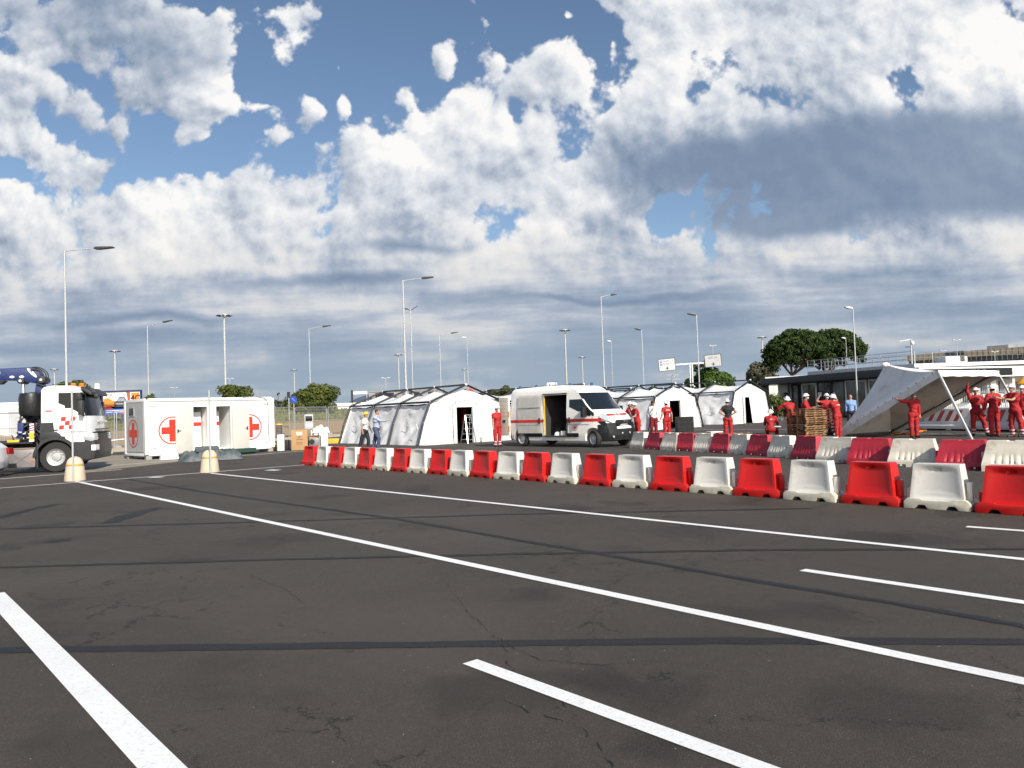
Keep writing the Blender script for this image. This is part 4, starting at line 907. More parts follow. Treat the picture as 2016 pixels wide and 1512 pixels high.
# ---------------------------------------------------------------- red cross container
CW = mat('container_white', (.78, .78, .76), .45, var=.03, dirt=((.55, .53, .48), .35, 1.0)); CE = mat('container_end_shade', (.44, .44, .43), .5, var=.04); DOORM = mat('door_ivory', (.54, .53, .48), .5, var=.03)  # container end: the white darkened to carry its grazing-light shade
CROSS = mat('cross_red', (.62, .035, .015), .5)
CA = gnd(289, 905.4); CB = gnd(537, 888.5); CD = (CB-CA).normalized(); CL = (CB-CA).length; CANG = atan2(CD.y, CD.x)
def on_line(px, py, A_, d_):
    r = ray(px, py); k = r.x/r.y; return (k*A_.y-A_.x)/(d_.x-k*d_.y)
def cs(cx, py=800): return on_line(240+cx/5.04, py, CA, CD)
def build_container():
    t = thing('field_container', 'white container with two open ivory doors and red crosses in circles', 'container', CA, CANG)
    L, Wd, z0, z1 = CL, 2.35, .22, 2.58
    o1a, o1b = cs(692), cs(850); o2a, o2b = cs(920), cs(1080)
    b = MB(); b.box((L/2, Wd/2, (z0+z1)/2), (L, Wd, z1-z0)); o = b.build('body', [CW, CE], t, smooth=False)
    cut = [box_obj(((a+c)/2, .65, 1.28), (c-a, 1.5, 1.94)) for a, c in ((o1a, o1b), (o2a, o2b))]
    boolean(o, cut)
    fr = MB()
    for x in (0, L):
        for y in (0, Wd): fr.box((x, y, (z0+z1)/2), (.16, .16, z1-z0+.02))
    for y in (0, Wd):
        for z in (z0, z1): fr.box((L/2, y, z), (L-.17, .10, .14))
    for x in (0, L):
        for z in (z0, z1): fr.box((x, Wd/2, z), (.10, Wd-.17, .14))
    fr.build('frame', CW, t, bevel=.01)
    for x in (.10, L-.10):
        for y in (.1, Wd-.1): f = MB(); f.box((x, y, .10), (.24, .22, .20)); f.build('support_block', mat('block_grey', (.34, .33, .31), .8), t, bevel=.01)
    for c_, x0, x1 in ((745, 520, 690), (712, 1085, 1252)):
        a, c = cs(x0), cs(x1); d = MB(); d.box(((a+c)/2, -.075, 1.20), (c-a, .045, 2.02)); oo = d.build('door', DOORM, t, bevel=.008)
        xh = a+.10 if x0 == 520 else c-.10; h = MB(); h.box((xh, -.10, 1.18), (.05, .02, .16)); h.tube((xh, -.11, 1.2), (xh, -.15, 1.2), .012); h.bar((xh, -.15, 1.2), (xh+(.12 if x0 == 520 else -.12), -.15, 1.2), .02, .02); h.build('handle', BLACK, oo)
    for a, c in ((o1a, o1b), (o2a, o2b)):
        f = MB(); f.box((a+.02, -.02, 1.28), (.05, .06, 1.98)); f.box((c-.02, -.02, 1.28), (.05, .06, 1.98)); f.box(((a+c)/2, -.02, 2.27), (c-a-.1, .06, .05)); f.box(((a+c)/2, -.06, .30), (c-a-.1, .14, .04), 0); f.build('door_frame', CW, t)
        sd_ = c-.26 if a == o1a else a+.26
        f = MB(); f.box((sd_, .62, 1.16), (.40, .05, 1.70)); f.build('inner_partition', CW, t)
        f = MB(); f.box((sd_, .585, 1.46), (.40, .02, .17)); f.build('red_band', CROSS, t)
    for c_ in ((500, .0), (1262, .0)):
        xc = cs(c_[0]); q = MB(); zc = 1.22; q.disc((xc, -.004, zc), .62, 48, 0, r_in=.565); cross(q, (xc, zc), .98, .31, 0, y=-.005); q.build('red_cross_emblem', CROSS, t, recalc=False)
    q = MB(); q.disc((-.085, Wd*.56, 1.15), .62, 40, 0, nrm='x', r_in=.58); X = T(-.087, Wd*.56, 1.15) @ RZ(pi/2); cross(q, (0, 0), .95, .30, 0, X); q.build('red_cross_emblem', CROSS, t, recalc=False)
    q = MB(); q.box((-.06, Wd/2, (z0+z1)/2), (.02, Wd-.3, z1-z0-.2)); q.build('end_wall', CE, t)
    q = MB(); q.box((-.09, Wd*.62, 2.1), (.03, .5, .32)); w = q.build('end_window', GLASS, t); q = MB(); q.box((-.085, Wd*.62, 2.1), (.025, .58, .40)); q.build('window_frame', STEEL, w)
    for x in (.32, L-.30):
        q = MB(); q.tube((x, -.03, .36), (x, -.03, 2.40), .022); q.box((x, -.03, 2.32), (.20, .04, .06)); q.box((x, -.03, .50), (.16, .04, .05)); q.box((x-.12, -.012, 1.35), (.015, .015, 2.1)); q.box((x+.12, -.012, 1.35), (.015, .015, 2.1)); q.build('locking_bar', mat('locking_grey', (.60, .59, .57), .5), t)
    text('header_lettering', 'CROCE ROSSA  ITALIANA', .13, mat('faded_letter', (.48, .45, .38), .6), t, T(cs(870), -.056, 2.56) @ XZ, .002)
    q = MB(); q.path([(L-1.5, -.06, 2.64), (L-.9, -.07, 2.68), (L-.4, -.08, 2.60), (L-.22, -.09, 2.3), (L-.25, -.09, 1.2), (L-.2, -.08, .5)], .014); q.build('cable', mat('cable_grey', (.3, .3, .3), .6), t)
    # step in front of the right doorway
    s = thing('door_step', 'dark green steps below the right open doorway of the container', 'steps', CA+CD*cs(1130)+Vector((CD.y, -CD.x, 0))*.42, CANG)
    q = MB(); q.box((0, 0, .11), (1.5, .62, .10), 0); q.build('lower_tread', mat('dark_green', (.015, .05, .035), .7), s, bevel=.01); q = MB(); q.box((0, .14, .20), (1.5, .34, .09)); q.build('upper_tread', MATS['dark_green'], s, bevel=.01)
    q = MB(); q.box((-.6, 0, .03), (.1, .5, .06)); q.build('foot', MATS['dark_green'], s); q = MB(); q.box((.6, 0, .03), (.1, .5, .06)); q.build('foot', MATS['dark_green'], s)
build_container()
# ---------------------------------------------------------------- tents
BPOLE = mat('black_tent_pole', (.014, .014, .015), .45); NODE = mat('white_joint', (.75, .75, .73), .5)
UNLIT_IN = mat('unlit_interior', (.028, .027, .026), .9)  # shade colour for the shell added inside the tents
def tent(px_apex, py_apex, Y, label, rot=radians(38), W_=5.8, L=9.0, nb=3, H_=2.98, door=(0.0, 1.0, 1.82), seed=1, loc=None, back=False, dark_flap=False):
    rr = random.Random(seed)
    if loc is None: P_ = at(px_apex, py_apex, Y); loc = (P_.x, P_.y, 0)
    t = thing('frame_tent', label, 'tent', loc, rot, 'white tents hung under black frames')
    hw_, ex, ez = W_/2, W_/2-.78, H_-.84
    off = Vector((seed*13.1, seed*7.7, 0))
    ribs = [L*k/nb for k in range(nb+1)]
    def wr(p, a=.05, f=1.4): return (mnoise.noise(Vector(p)*f+off)+.5*mnoise.noise(Vector(p)*f*2.7+off))*a
    # roof
    for s in (-1, 1):
        mb = MB(); nu, nv = 12, nb*10; vs = []
        for i in range(nu+1):
            u = i/nu
            for j in range(nv+1):
                y = L*j/nv; q = (j % 10)/10; sag = sin(pi*q)
                x = s*(u*(ex-.03)); z = (H_-.22)+(ez-.06-(H_-.22))*u-.07*sin(pi*u) - sag*.20*(1-u*.75)-.0*u
                z += wr((x, y, 0), .05*sag+.01, 1.1); vs.append((x, y, z))
        mb.add(vs, [(i*(nv+1)+j, i*(nv+1)+j+1, (i+1)*(nv+1)+j+1, (i+1)*(nv+1)+j) for i in range(nu) for j in range(nv)])
        mb.build('roof_panel', TENT, t, ang=60, weld=False)
        mb = MB(); nu, nv = 14, nb*14; vs = []
        for i in range(nu+1):
            u = i/nu
            for j in range(nv+1):
                y = L*j/nv; q = (j % 14)/14; bel = sin(pi*q)
                x = s*(ex-.05+u*(hw_-ex-.02)); z = (ez-.08)*(1-u)+.01
                # folds fanning from the upper corners
                fan = sin(9*atan2(min(q, 1-q)+.05, u+.12)*2+seed)*.065*bel
                o_ = -(.10*bel*sin(pi*min(u*1.1, 1)))+fan+wr((x, y, z), .11, 1.8)*bel
                z -= .10*bel*(1-u)
                vs.append((x+s*o_*.8, y, max(z, .005)))
        mb.add(vs, [(i*(nv+1)+j, i*(nv+1)+j+1, (i+1)*(nv+1)+j+1, (i+1)*(nv+1)+j) for i in range(nu) for j in range(nv)])
        mb.build('side_wall', TENT, t, ang=60, weld=False)
        for k in range(nb):
            y = L*(k+.5)/nb; z = .98; x = s*(ex+(hw_-ex)*(1-z/(ez))+.01)
            m_ = MB(); m_.box((0, 0, 0), (.02, .75, .04), 0, T(x+s*.03, y, z) @ RY(s*radians(-20))); m_.build('window_flap', TENT, t, bevel=.008)
    # gables with a doorway
    dx, dw, dh = door
    def top(x): 
        a = abs(x)
        return (H_-.22)+(ez-.06-(H_-.22))*a/ex if a < ex else (ez-.06)*(1-(a-ex)/(hw_-ex))
    for y0, sg in ((0, -1), (L, 1)):
        mb = MB(); xs = sorted(set([-hw_+.02, -ex, ex, hw_-.02, 0, dx-dw/2, dx+dw/2]+[-hw_+W_*k/26 for k in range(1, 26)])); xs = [x for i, x in enumerate(xs)]
        nz_ = 16; vs = []; fs = []
        for x in xs:
            tz = max(top(x), .02)
            for j in range(nz_+1):
                z = tz*j/nz_; r_ = 0 if abs(x-dx) < dw*.62 else 1
                vs.append((x, y0+sg*(-.02)+sg*-1*wr((x, y0+seed, z), .10, 1.3)*r_*(1 if 0 < j < nz_ else .2), z))
        m2 = nz_+1
        for i in range(len(xs)-1):
            inside = sg < 0 and xs[i] >= dx-dw/2-.001 and xs[i+1] <= dx+dw/2+.001
            if inside: continue
            for j in range(nz_): fs.append((i*m2+j, (i+1)*m2+j, (i+1)*m2+j+1, i*m2+j+1))
        mb.add(vs, fs)
        if sg < 0:
            x0, x1 = dx-dw/2, dx+dw/2; mb.add([(x0, y0+.0, dh), (dx, y0, dh), (x1, y0, dh), (x1, y0, top(x1)), (dx, y0, top(dx)), (x0, y0, top(x0))], [(0, 1, 4, 5), (1, 2, 3, 4)])
        mb.build('gable_wall', TENT, t, ang=60, weld=False)
    # door surround
    f = MB()
    for x in (dx-dw/2-.10, dx+dw/2+.10): f.box((x, -.055, dh/2), (.20, .05, dh))
    f.box((dx, -.055, dh+.07), (dw+.40, .05, .14)); f.build('door_surround', TENT, t, bevel=.02)
    if dark_flap: f = MB(); f.add([(dx+dw*.05, -.05, dh), (dx+dw/2, -.05, dh), (dx+dw/2, -.05, .02), (dx+dw*.32, -.07, .02)], [(0, 3, 2, 1)]); f.build('door_flap', TENT, t)
    e = MB()
    for k in range(11):
        a = pi*k/10; e.tube((dx+.85*cos(a), -.05, 1.75+.42*sin(a)), (dx+.85*cos(a), -.075, 1.75+.42*sin(a)), .022, n=8)
    for s in (-1, 1):
        for k in range(6): e.tube((dx+s*(dw/2+.28), -.05, .35+k*.25), (dx+s*(dw/2+.28), -.075, .35+k*.25), .018, n=8)
    kind(e.build('eyelet', BLACK, t), 'stuff')
    # near-black shell added inside so the tent interior looks unlit
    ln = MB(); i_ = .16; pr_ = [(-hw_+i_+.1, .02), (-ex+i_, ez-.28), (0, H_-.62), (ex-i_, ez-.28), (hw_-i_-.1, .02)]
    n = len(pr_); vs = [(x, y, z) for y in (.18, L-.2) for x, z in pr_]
    ln.add(vs, [(k, k+1, n+k+1, n+k) for k in range(n-1)]+[(0, n, 2*n-1, n-1), tuple(range(n, 2*n))]); ln.build('dark_inner_shell', UNLIT_IN, t, recalc=False, smooth=False)
    # frame
    for k, y in enumerate(ribs):
        f = MB(); yo = y+(-.08 if k == 0 else .08 if k == nb else 0); r = .055
        pts = [(-hw_-.02, yo, 0), (-(hw_+ex)/2-.08, yo, ez*.52), (-ex-.04, yo, ez), (0, yo, H_), (ex+.04, yo, ez), ((hw_+ex)/2+.08, yo, ez*.52), (hw_+.02, yo, 0)]
        f.path(pts, r, 8); f.build('arch_pole', BPOLE, t)
        for p in (pts[1], pts[2], pts[3], pts[4], pts[5]):
            j_ = MB(); big = .085 if p is pts[3] else .055; j_.ball(p, (big, big, big*.8), 10); j_.build('joint', NODE, t)
    for k in range(nb):
        y0 = ribs[k]+(-.08 if k == 0 else 0); y1 = ribs[k+1]+(.08 if k == nb-1 else 0)
        for x, z in ((-ex-.04, ez), (0, H_), (ex+.04, ez)):
            f = MB(); f.tube((x, y0, z), (x, y1, z), .05, n=8); f.build('purlin', BPOLE, t)
    for k in range(1, nb, 2):                                                # hanging straps
        pass
    for s in (-1, 1):
        f = MB(); f.tube((s*(hw_+.05), -.05, ez*.5), (s*(hw_+.02), -.12, ez*.5-.25), .02, n=6); f.build('tie_strap', NODE, t)
    return t
tent(915.5, 757.5, 39.4, 'nearest white tent with a stepladder in its doorway, left of the van', rot=radians(37), seed=2, door=(-.12, .98, 1.84))
tent(1147.5, 756.5, 45.5, 'white tent mostly hidden behind the open van', rot=radians(41), seed=5)
tent(1327.5, 755, 50.8, 'white tent with dark doorway behind the woman in the white blouse', rot=radians(41), seed=9, H_=2.98, door=(-.1, 1.15, 1.85))
tent(1475, 748, 57.5, 'rightmost white tent with a half-closed dark doorway', rot=radians(41), seed=14, H_=3.22, door=(-.25, 1.1, 1.95), dark_flap=True)
tent(1365, 757, 62.0, 'rear white tent whose roof shows between the two right tents', rot=radians(41), seed=21)
tent(1240, 758, 60.0, 'rear white tent whose roof shows behind the van bonnet', rot=radians(41), seed=25)
# ---------------------------------------------------------------- raised awning
AW = mat('awning_canvas', (.82, .79, .73), .65, var=.04, bump=.15, bs=4, dirt=((.36, .33, .30), .55, 1.1)); BAR = mat('dark_alu_bar', (.16, .16, .16), .45, .6)
def awning():
    t = thing('awning_tent', 'large off-white peaked awning tilted up on its two near legs', 'awning', (13.8, 33.0, 0))
    O = Vector((13.8, 33.0, 0)); Lc, Ac, Bc, Mc = Vector((0, 0, .06)), Vector((1.75, -5.0, 2.50)), Vector((4.85, -3.5, 2.46)), Vector((3.1, 1.5, .06))
    nrm = (Ac-Lc).cross(Mc-Lc).normalized(); nrm = nrm if nrm.z > 0 else -nrm
    apex = Vector((15.60, 32.0, 2.96))-O; n = 20
    cs_ = [Lc, Ac, Bc, Mc]
    for q in range(4):
        a, b = cs_[q], cs_[(q+1) % 4]; mb = MB(); vs = []
        for i in range(n+1):
            u = i/n
            for j in range(n+1):
                v = j/n; e = a.lerp(b, v); p = e.lerp(apex, u); base = e.lerp((a+b+cs_[(q+2) % 4]+cs_[(q+3) % 4])/4, u)
                h = (p-base).dot(nrm); k = u**1.9 if u > 0 else 0
                H0 = (apex-(Lc+Ac+Bc+Mc)/4).dot(nrm); pp = base+(apex-(Lc+Ac+Bc+Mc)/4-nrm*H0)*u + nrm*H0*(.62*u+.38*k*1.0 if u < 1 else 1)
                pp += nrm*(mnoise.noise(Vector((q*7+u*3, v*4, 1)))*.035*sin(pi*u)*sin(pi*v)) - nrm*.10*sin(pi*v)*(1-u)*u*1.5
                vs.append(pp)
        mb.add(vs, [(i*(n+1)+j, (i+1)*(n+1)+j, (i+1)*(n+1)+j+1, i*(n+1)+j+1) for i in range(n) for j in range(n)])
        mb.build('roof_panel', AW, t, ang=60, weld=True, recalc=False)
        vb = MB(); d = .26
        out = ((a+b)/2-(Lc+Ac+Bc+Mc)/4).normalized()*.04
        m_ = 16; vs = []
        for j in range(m_+1):
            e = a.lerp(b, j/m_); vs += [e+out*.5, e+out-nrm*d*(1+.05*sin(j*1.7))]
        if q == 3: vs = [Vector((p.x, p.y, max(p.z, .01))) for p in vs]
        vb.add(vs, [(2*j, 2*j+1, 2*j+3, 2*j+2) for j in range(m_)]); vb.build('valance', AW, t, recalc=False, weld=False)
        r = MB(); r.bar(a-nrm*.06-out, b-nrm*.06-out, .05, .07); r.build('eave_bar', BAR, t)
    c = MB(); c.ball(apex-nrm*.04, (.17, .17, .12), 14); c.build('peak_cap', AW, t)
    s = MB(); s.tube(apex-nrm*.1, (Lc+Ac+Bc+Mc)/4+nrm*.75, .035, n=10); s.build('peak_mast', BAR, t)
    foot = gnd(1914, 866)-O; dl = foot-Ac
    for a in (Ac, Bc):
        e = a+dl; e.z = 0; l = MB(); l.bar(a-nrm*.03, e, .065, .065); lo = l.build('leg', mat('pale_alu', (.62, .61, .58), .4, .4), t); l = MB(); l.box(e+Vector((0, 0, .01)), (.16, .16, .02)); l.build('foot_plate', STEEL, lo)
    l = MB(); l.bar(Mc-nrm*.05, Mc+Vector((.35, -1.2, 1.15)), .06, .06); l.build('folded_leg', BAR, t)
    l = MB(); l.bar(Lc-nrm*.05, Lc+(Ac-Lc)*.55-nrm*.2, .05, .05); l.build('folded_leg', BAR, t)
    for a in (Mc, Lc): l = MB(); l.box(a, (.14, .14, .10)); l.build('corner_bracket', ALU, t, bevel=.01)
    l = MB()
    for j in range(14): e = Lc.lerp(Ac, (j+.5)/14); l.box(e+Vector((-.05, -.03, .012)), (.02, .02, .06))
    kind(l.build('hook', BLACK, t), 'stuff')
awning()
# ---------------------------------------------------------------- pallets
WOOD = [mat('pallet_wood_%s' % n_, c_, .8, var=.2, vs=5, bump=.2, bs=20) for n_, c_ in (('honey', (.33, .18, .08)), ('brown', (.22, .12, .06)), ('tan', (.36, .22, .11)))]
DWOOD = mat('pallet_wood_dark', (.05, .032, .022), .85, var=.25, vs=4)
def pallet(m, name='pallet'):
    t = thing(name, 'wooden pallet', 'pallet')
    for k in range(5): q = MB(); q.box((-.5+.25*k, 0, .133), (.12 if k % 2 else .145, .8*1.5, .022)); q.build('deck_board', m, t)
    for k in range(3): q = MB(); q.box((0, -.55+.55*k, .111), (1.15, .10, .022)); q.build('stringer_board', m, t)
    for k in range(3):
        q = MB(); q.box((0, -.55+.55*k, .011), (1.15, .10, .022)); q.build('base_board', m, t)
        for i in range(3): q = MB(); q.box((-.48+.48*i, (-.55+.55*k)*.93, .061), (.12, .07, .078)); q.build('block', m, t)
    return t
pals = [pallet(m_) for m_ in WOOD]; usedp = {}
PB = gnd(1600, 861); PB.y += .55; PB.z = 0
WORDS = ['lowest', 'second lowest', 'third lowest', 'fourth lowest', 'fifth lowest', 'sixth lowest', 'middle', 'sixth highest', 'fifth highest', 'fourth highest', 'third highest', 'second highest', 'highest']
for k in range(13):
    s_ = pals[(k*2+1) % 3]; o = s_ if s_ not in usedp else copy_tree(s_); usedp[s_] = 1
    o.location = (PB.x+random.uniform(-.05, .05), PB.y+random.uniform(-.05, .05), .094*k); o.rotation_euler = (0, 0, radians(24)+random.uniform(-.05, .05)); o.scale = (1, .86, .65)
    o['label'] = f'{WORDS[k]} wooden pallet in the sunlit stack behind the back barriers' ; o['group'] = 'stack of sunlit wooden pallets'
dp = pallet(DWOOD); P2 = gnd(1650, 857); 
for k in range(8):
    o = dp if k == 0 else copy_tree(dp); o.location = (P2.x-.25, P2.y+1.0, .145*k); o.rotation_euler = (0, 0, radians(24)+random.uniform(-.02, .02)); o.scale = (.8, .8, 1)
    o['label'] = f'dark wooden pallet in the dark stack right of the sunlit pallets, {ORD[k]} from the ground'; o['group'] = 'stack of dark pallets'
P3 = gnd(1478, 862); o = copy_tree(dp); o.location = (P3.x, P3.y+.9, .0); o.rotation_euler = (0, 0, radians(-8)); o.scale = (1.5, 1.2, 1.0); o['label'] = 'dark wooden pallet lying flat beneath the seated worker'; del o['group']
o = copy_tree(pals[1]); o.location = (P3.x-.5, P3.y+.8, .146); o.rotation_euler = (0, 0, radians(-8)); o.scale = (1.15, 1.0, .5); o['label'] = 'brown wooden pallet laid on the dark one by the seated worker'
if 'group' in o: del o['group']
# boards and crates
bd = thing('white_board', 'white board lying flat left of the low pallets', 'board', gnd(1410, 857)+Vector((0, .3, 0)), .05)
q = MB(); q.box((0, 0, .16), (.62, .8, .05)); q.build('board', WHITE, bd, bevel=.01); q = MB(); q.box((.2, 0, .07), (.06, .6, .13)); q.build('support', DWOOD, bd); q = MB(); q.box((-.2, 0, .07), (.06, .6, .13)); q.build('support', DWOOD, bd)
bd = thing('white_board', 'small white board lying right of the seated worker', 'board', gnd(1543, 853)+Vector((0, 1.2, 0)), -.4)
q = MB(); q.box((0, 0, .30), (.55, .5, .04)); q.build('board', WHITE, bd, bevel=.01); q = MB(); q.box((0, 0, .14), (.3, .3, .27)); q.build('support', DWOOD, bd)
CRM = mat('black_crate', (.02, .021, .022), .5)
C0 = gnd(1347, 851); 
def crate():
    t = thing('plastic_crate', 'crate', 'crate')
    w, d_, h = .92, .6, .32
    q = MB()
    for sx_ in (-1, 1):
        for k in range(12): q.box((-.42+.076*k, sx_*d_/2, h/2), (.022, .02, h))
        for z in (.02, .11, .20, .30): q.box((0, sx_*d_/2, z), (w, .025, .03))
        for k in range(8): q.box((sx_*w/2, -.26+.074*k, h/2), (.02, .022, h))
        for z in (.02, .11, .20, .30): q.box((sx_*w/2, 0, z), (.025, d_, .03))
    kind(q.build('lattice_wall', CRM, t), 'stuff'); q = MB(); q.box((0, 0, .01), (w-.04, d_-.04, .015)); q.build('base', CRM, t); q = MB(); q.box((0, 0, .16), (w-.06, d_-.06, .26)); q.build('dark_core', DARK, t); return t  # dark core added inside so the lattice looks dense, not see-through
cr0 = crate()
for k, w_ in enumerate(('lowest', 'middle', 'topmost')):
    o = cr0 if k == 0 else copy_tree(cr0); o.location = (C0.x+.1, C0.y+.3, .325*k*.9); o.rotation_euler = (0, 0, .05-.03*k); o.scale = (1, 1, .9)
    o['label'] = f'{w_} black lattice crate in the stack before the third tent'; o['group'] = 'stack of black crates'
# orange straps
sp = MB(); Q_ = [gnd(*p)+Vector((0, 0, .03)) for p in [(1752, 857), (1768, 856), (1785, 853), (1800, 856), (1815, 851), (1808, 848), (1822, 850), (1800, 853), (1780, 857)]]
P_ = []
for a, b in zip(Q_, Q_[1:]): P_ += [a.lerp(b, k/5)+Vector((random.uniform(-.05, .05), random.uniform(-.05, .05), random.uniform(0, .03))) for k in range(5)]
for a, b in zip(P_, P_[1:]): sp.bar(a, b, .05, .02)
tag(sp.build('lashing_strap', mat('orange_strap', (.85, .22, .01), .6)), 'tangled orange lashing strap on the asphalt under the awning', 'strap')
# ---------------------------------------------------------------- things by the container
CV = mat('grey_tarpaulin', (.085, .10, .108), .6, var=.35, bump=1, bs=4)
def heap(name, label, cat, loc, rot, dims, m, seed, parts=('sheet',), amp=.3, n=30, squash=1.6):
    t = thing(name, label, cat, loc, rot)
    for k, pn in enumerate(parts):
        mb = MB(); vs = []; L_, D_, H_ = dims; o_ = Vector((seed+k*5.3, seed*.7, 0)); sx_ = .25*(k-(len(parts)-1)/2)*L_
        for i in range(n+1):
            for j in range(n+1):
                x = -1+2*i/n; y = -1+2*j/n; e = max(0, 1-abs(x)**3.0)*max(0, 1-abs(y)**3.0)
                h = e**.5*(.55+amp*mnoise.noise(Vector((x*1.9, y*1.5, 0))+o_)*2.4+.55*abs(mnoise.noise(Vector((x*3.2, y*4, 2))+o_))+.25*abs(mnoise.noise(Vector((x*8, y*9, 2))+o_)))
                q = 1+.14*mnoise.noise(Vector((x, y, 4))*1.5+o_)
                vs.append((sx_+x*L_/2*q*(.75 if len(parts) > 1 else 1), y*D_/2*q, max(h, 0)*H_+.006*(k+1)))
        mb.add(vs, [(i*(n+1)+j, (i+1)*(n+1)+j, (i+1)*(n+1)+j+1, i*(n+1)+j+1) for i in range(n) for j in range(n)])
        mb.build(pn, m, t, ang=40, recalc=False, weld=False)
    return t
p = gnd(404, 908); h = heap('tarpaulin_heap', 'heap of folded grey tarpaulins on the asphalt before the container', 'tarpaulin', p+Vector((0, .6, 0)), .35, (1.9, 1.2, .46), CV, 3.1, ('folded_sheet', 'folded_sheet', 'folded_sheet'))
q = MB(); X = T(-.15, 0, .46) @ RZ(.12) @ RX(.1); q.box((0, 0, 0), (.9, .34, .20), 0, X); q.build('rolled_sheet', CV, h, bevel=.07, seg=3)
for x in (-.3, .0): q = MB(); q.box((x, 0, .46), (.02, .37, .225), 0); q.build('strap', BLACK, h, bevel=.03)
p = gnd(332, 905); heap('plastic_bundle', 'crumpled white plastic bundle at the foot of the container', 'bundle', p+Vector((-.1, .3, 0)), .6, (.75, .5, .42), mat('white_sheet', (.66, .67, .68), .5, bump=.5, bs=9), 8.2, amp=.5)
pl = pallet(mat('grey_wood', (.24, .21, .18), .85, var=.15, vs=4), 'pallet'); p = gnd(452, 903); pl.location = p+Vector((-.4, .5, 0)); pl.rotation_euler = (0, 0, .7); pl.scale = (.8, .6, .9); pl['label'] = 'grey weathered pallet under the right end of the tarpaulin heap'
CARD = mat('cardboard', (.42, .25, .115), .8, var=.06, dirt=((.30, .17, .08), .3, 3))
def card_box(px0, px1, ptop, pbot, Y, label, rot, m=CARD, dep=.6, printed=False, cat='box', name='cardboard_box', bev=.006):
    a = at(px0, pbot, Y); b = at(px1, pbot, Y); h = at(px0, ptop, Y).z; w = (b.x-a.x)*.92
    t = thing(name, label, cat, ((a.x+b.x)/2, Y+dep/2, 0), rot); q = MB(); q.box((0, 0, h/2), (w, dep, h)); q.build('carton' if cat == 'box' else 'casing', m, t, bevel=bev)
    if printed:
        q = MB(); q.box((0, -dep/2-.002, h-.18), (.26, .004, .16)); q.build('paper_label', WHITE, t)
        q = MB(); q.disc((0, -dep/2-.004, h*.66), .13, 24, 0, r_in=.115); q.add([(-.06, -dep/2-.004, h*.66-.05), (.06, -dep/2-.004, h*.66-.05), (0, -dep/2-.004, h*.66+.07)], [(0, 1, 2)]); q.build('round_print', mat('print_brown', (.16, .10, .06), .8), t, recalc=False)
        for z in (.52, .38, .30): q = MB(); q.box((0, -dep/2-.003, h*z), (.36 if z > .5 else .30, .003, .025)); q.build('printed_line', MATS['print_brown'], t)
    else: q = MB(); q.box((0, 0, h+.002), (w*1.004, .05, .004)); q.build('packing_tape', SKINW, t)
    return t
card_box(570, 604, 847, 886, 37.6, 'large printed cardboard box standing right of the container', .25, printed=True)
card_box(600, 622, 858, 881, 39.6, 'smaller cardboard box partly behind the large printed one', .3)
card_box(545, 559, 856, 887, 37.6, 'narrow white box standing beside the container corner', .15, WHITE, .3, name='white_box')
card_box(559, 568, 866, 885, 38.2, 'small dark grey crate between the white and cardboard boxes', .15, BLACK, .3, name='dark_box')
card_box(628, 643, 846, 877, 40, 'upright white foam panel left of the nearest tent', .1, WHITE, .16, name='foam_panel', cat='panel')
card_box(538, 543, 872, 884, 38.5, 'small yellow canister beside the container corner', .1, mat('canister_yellow', (.6, .42, .05), .5), .2, name='canister', cat='canister', bev=.03)
g = thing('generator', 'small grey generator on the ground between the boxes and the foam panel', 'generator', at(619, 878, 39.4)*1, .2); g.location.z = 0
q = MB(); q.box((0, 0, .32), (.5, .4, .4)); q.build('engine_block', mat('engine_grey', (.25, .26, .27), .5, .4), g, bevel=.03); q = MB(); q.path([(-.3, -.22, 0), (-.3, -.22, .62), (.3, -.22, .62), (.3, -.22, 0)], .018); q.path([(-.3, .22, 0), (-.3, .22, .62), (.3, .22, .62), (.3, .22, 0)], .018); q.build('tube_frame', BLACK, g); q = MB(); q.tube((-.1, -.24, .34), (-.1, -.2, .34), .13, n=16); q.build('fan_cover', BLACK, g)
h = heap('white_sheet_bundle', 'white plastic sheet bundled on top of the crates by the foam panel', 'bundle', at(632, 846, 40.6), .2, (.9, .5, .3), MATS['white_sheet'], 5.5, amp=.5); h.location.z = .75
q = MB(); q.box((0, 0, -.38), (.7, .4, .74)); q.build('wrapped_stack', MATS['white_sheet'], h, bevel=.03)
card_box(640, 672, 864, 874, 45, 'yellow plank bundle on the kerb left of the nearest tent', 0, MATS['canister_yellow'], .5, name='plank_bundle', cat='planks')
# trash bin stand
b = thing('litter_bin', 'dark mesh litter bin with yellow lid right of the container', 'bin', at(550, 862, 48), 0); b.location.z = .35
q = MB()
for k in range(20): a = 2*pi*k/20; q.bar((.17*cos(a), .17*sin(a), 0), (.17*cos(a), .17*sin(a), .8), .02, .02)
for z in (0, .2, .4, .6, .8): q.torus((0, 0, z), .17, (.012, .012), 'z', 20, 6)
q.build('mesh_basket', mat('basket_dark', (.08, .09, .11), .5), b); q = MB(); q.tube((0, 0, .82), (0, 0, .9), .22, .18, 20); q.build('lid', MATS['canister_yellow'], b); q = MB(); q.tube((0, 0, -.4), (0, 0, 0), .04, n=8); q.build('post', STEEL, b)
cb_ = thing('cool_box', 'small white cool box standing by the doorway of the nearest tent', 'cool box', gnd(953, 870)+Vector((0, .15, 0)), .6)
q = MB(); q.box((0, 0, .10), (.42, .26, .2)); q.build('tub', WHITE, cb_, bevel=.02); q = MB(); q.box((0, 0, .225), (.45, .29, .05)); q.build('lid', WPLAST, cb_, bevel=.02)
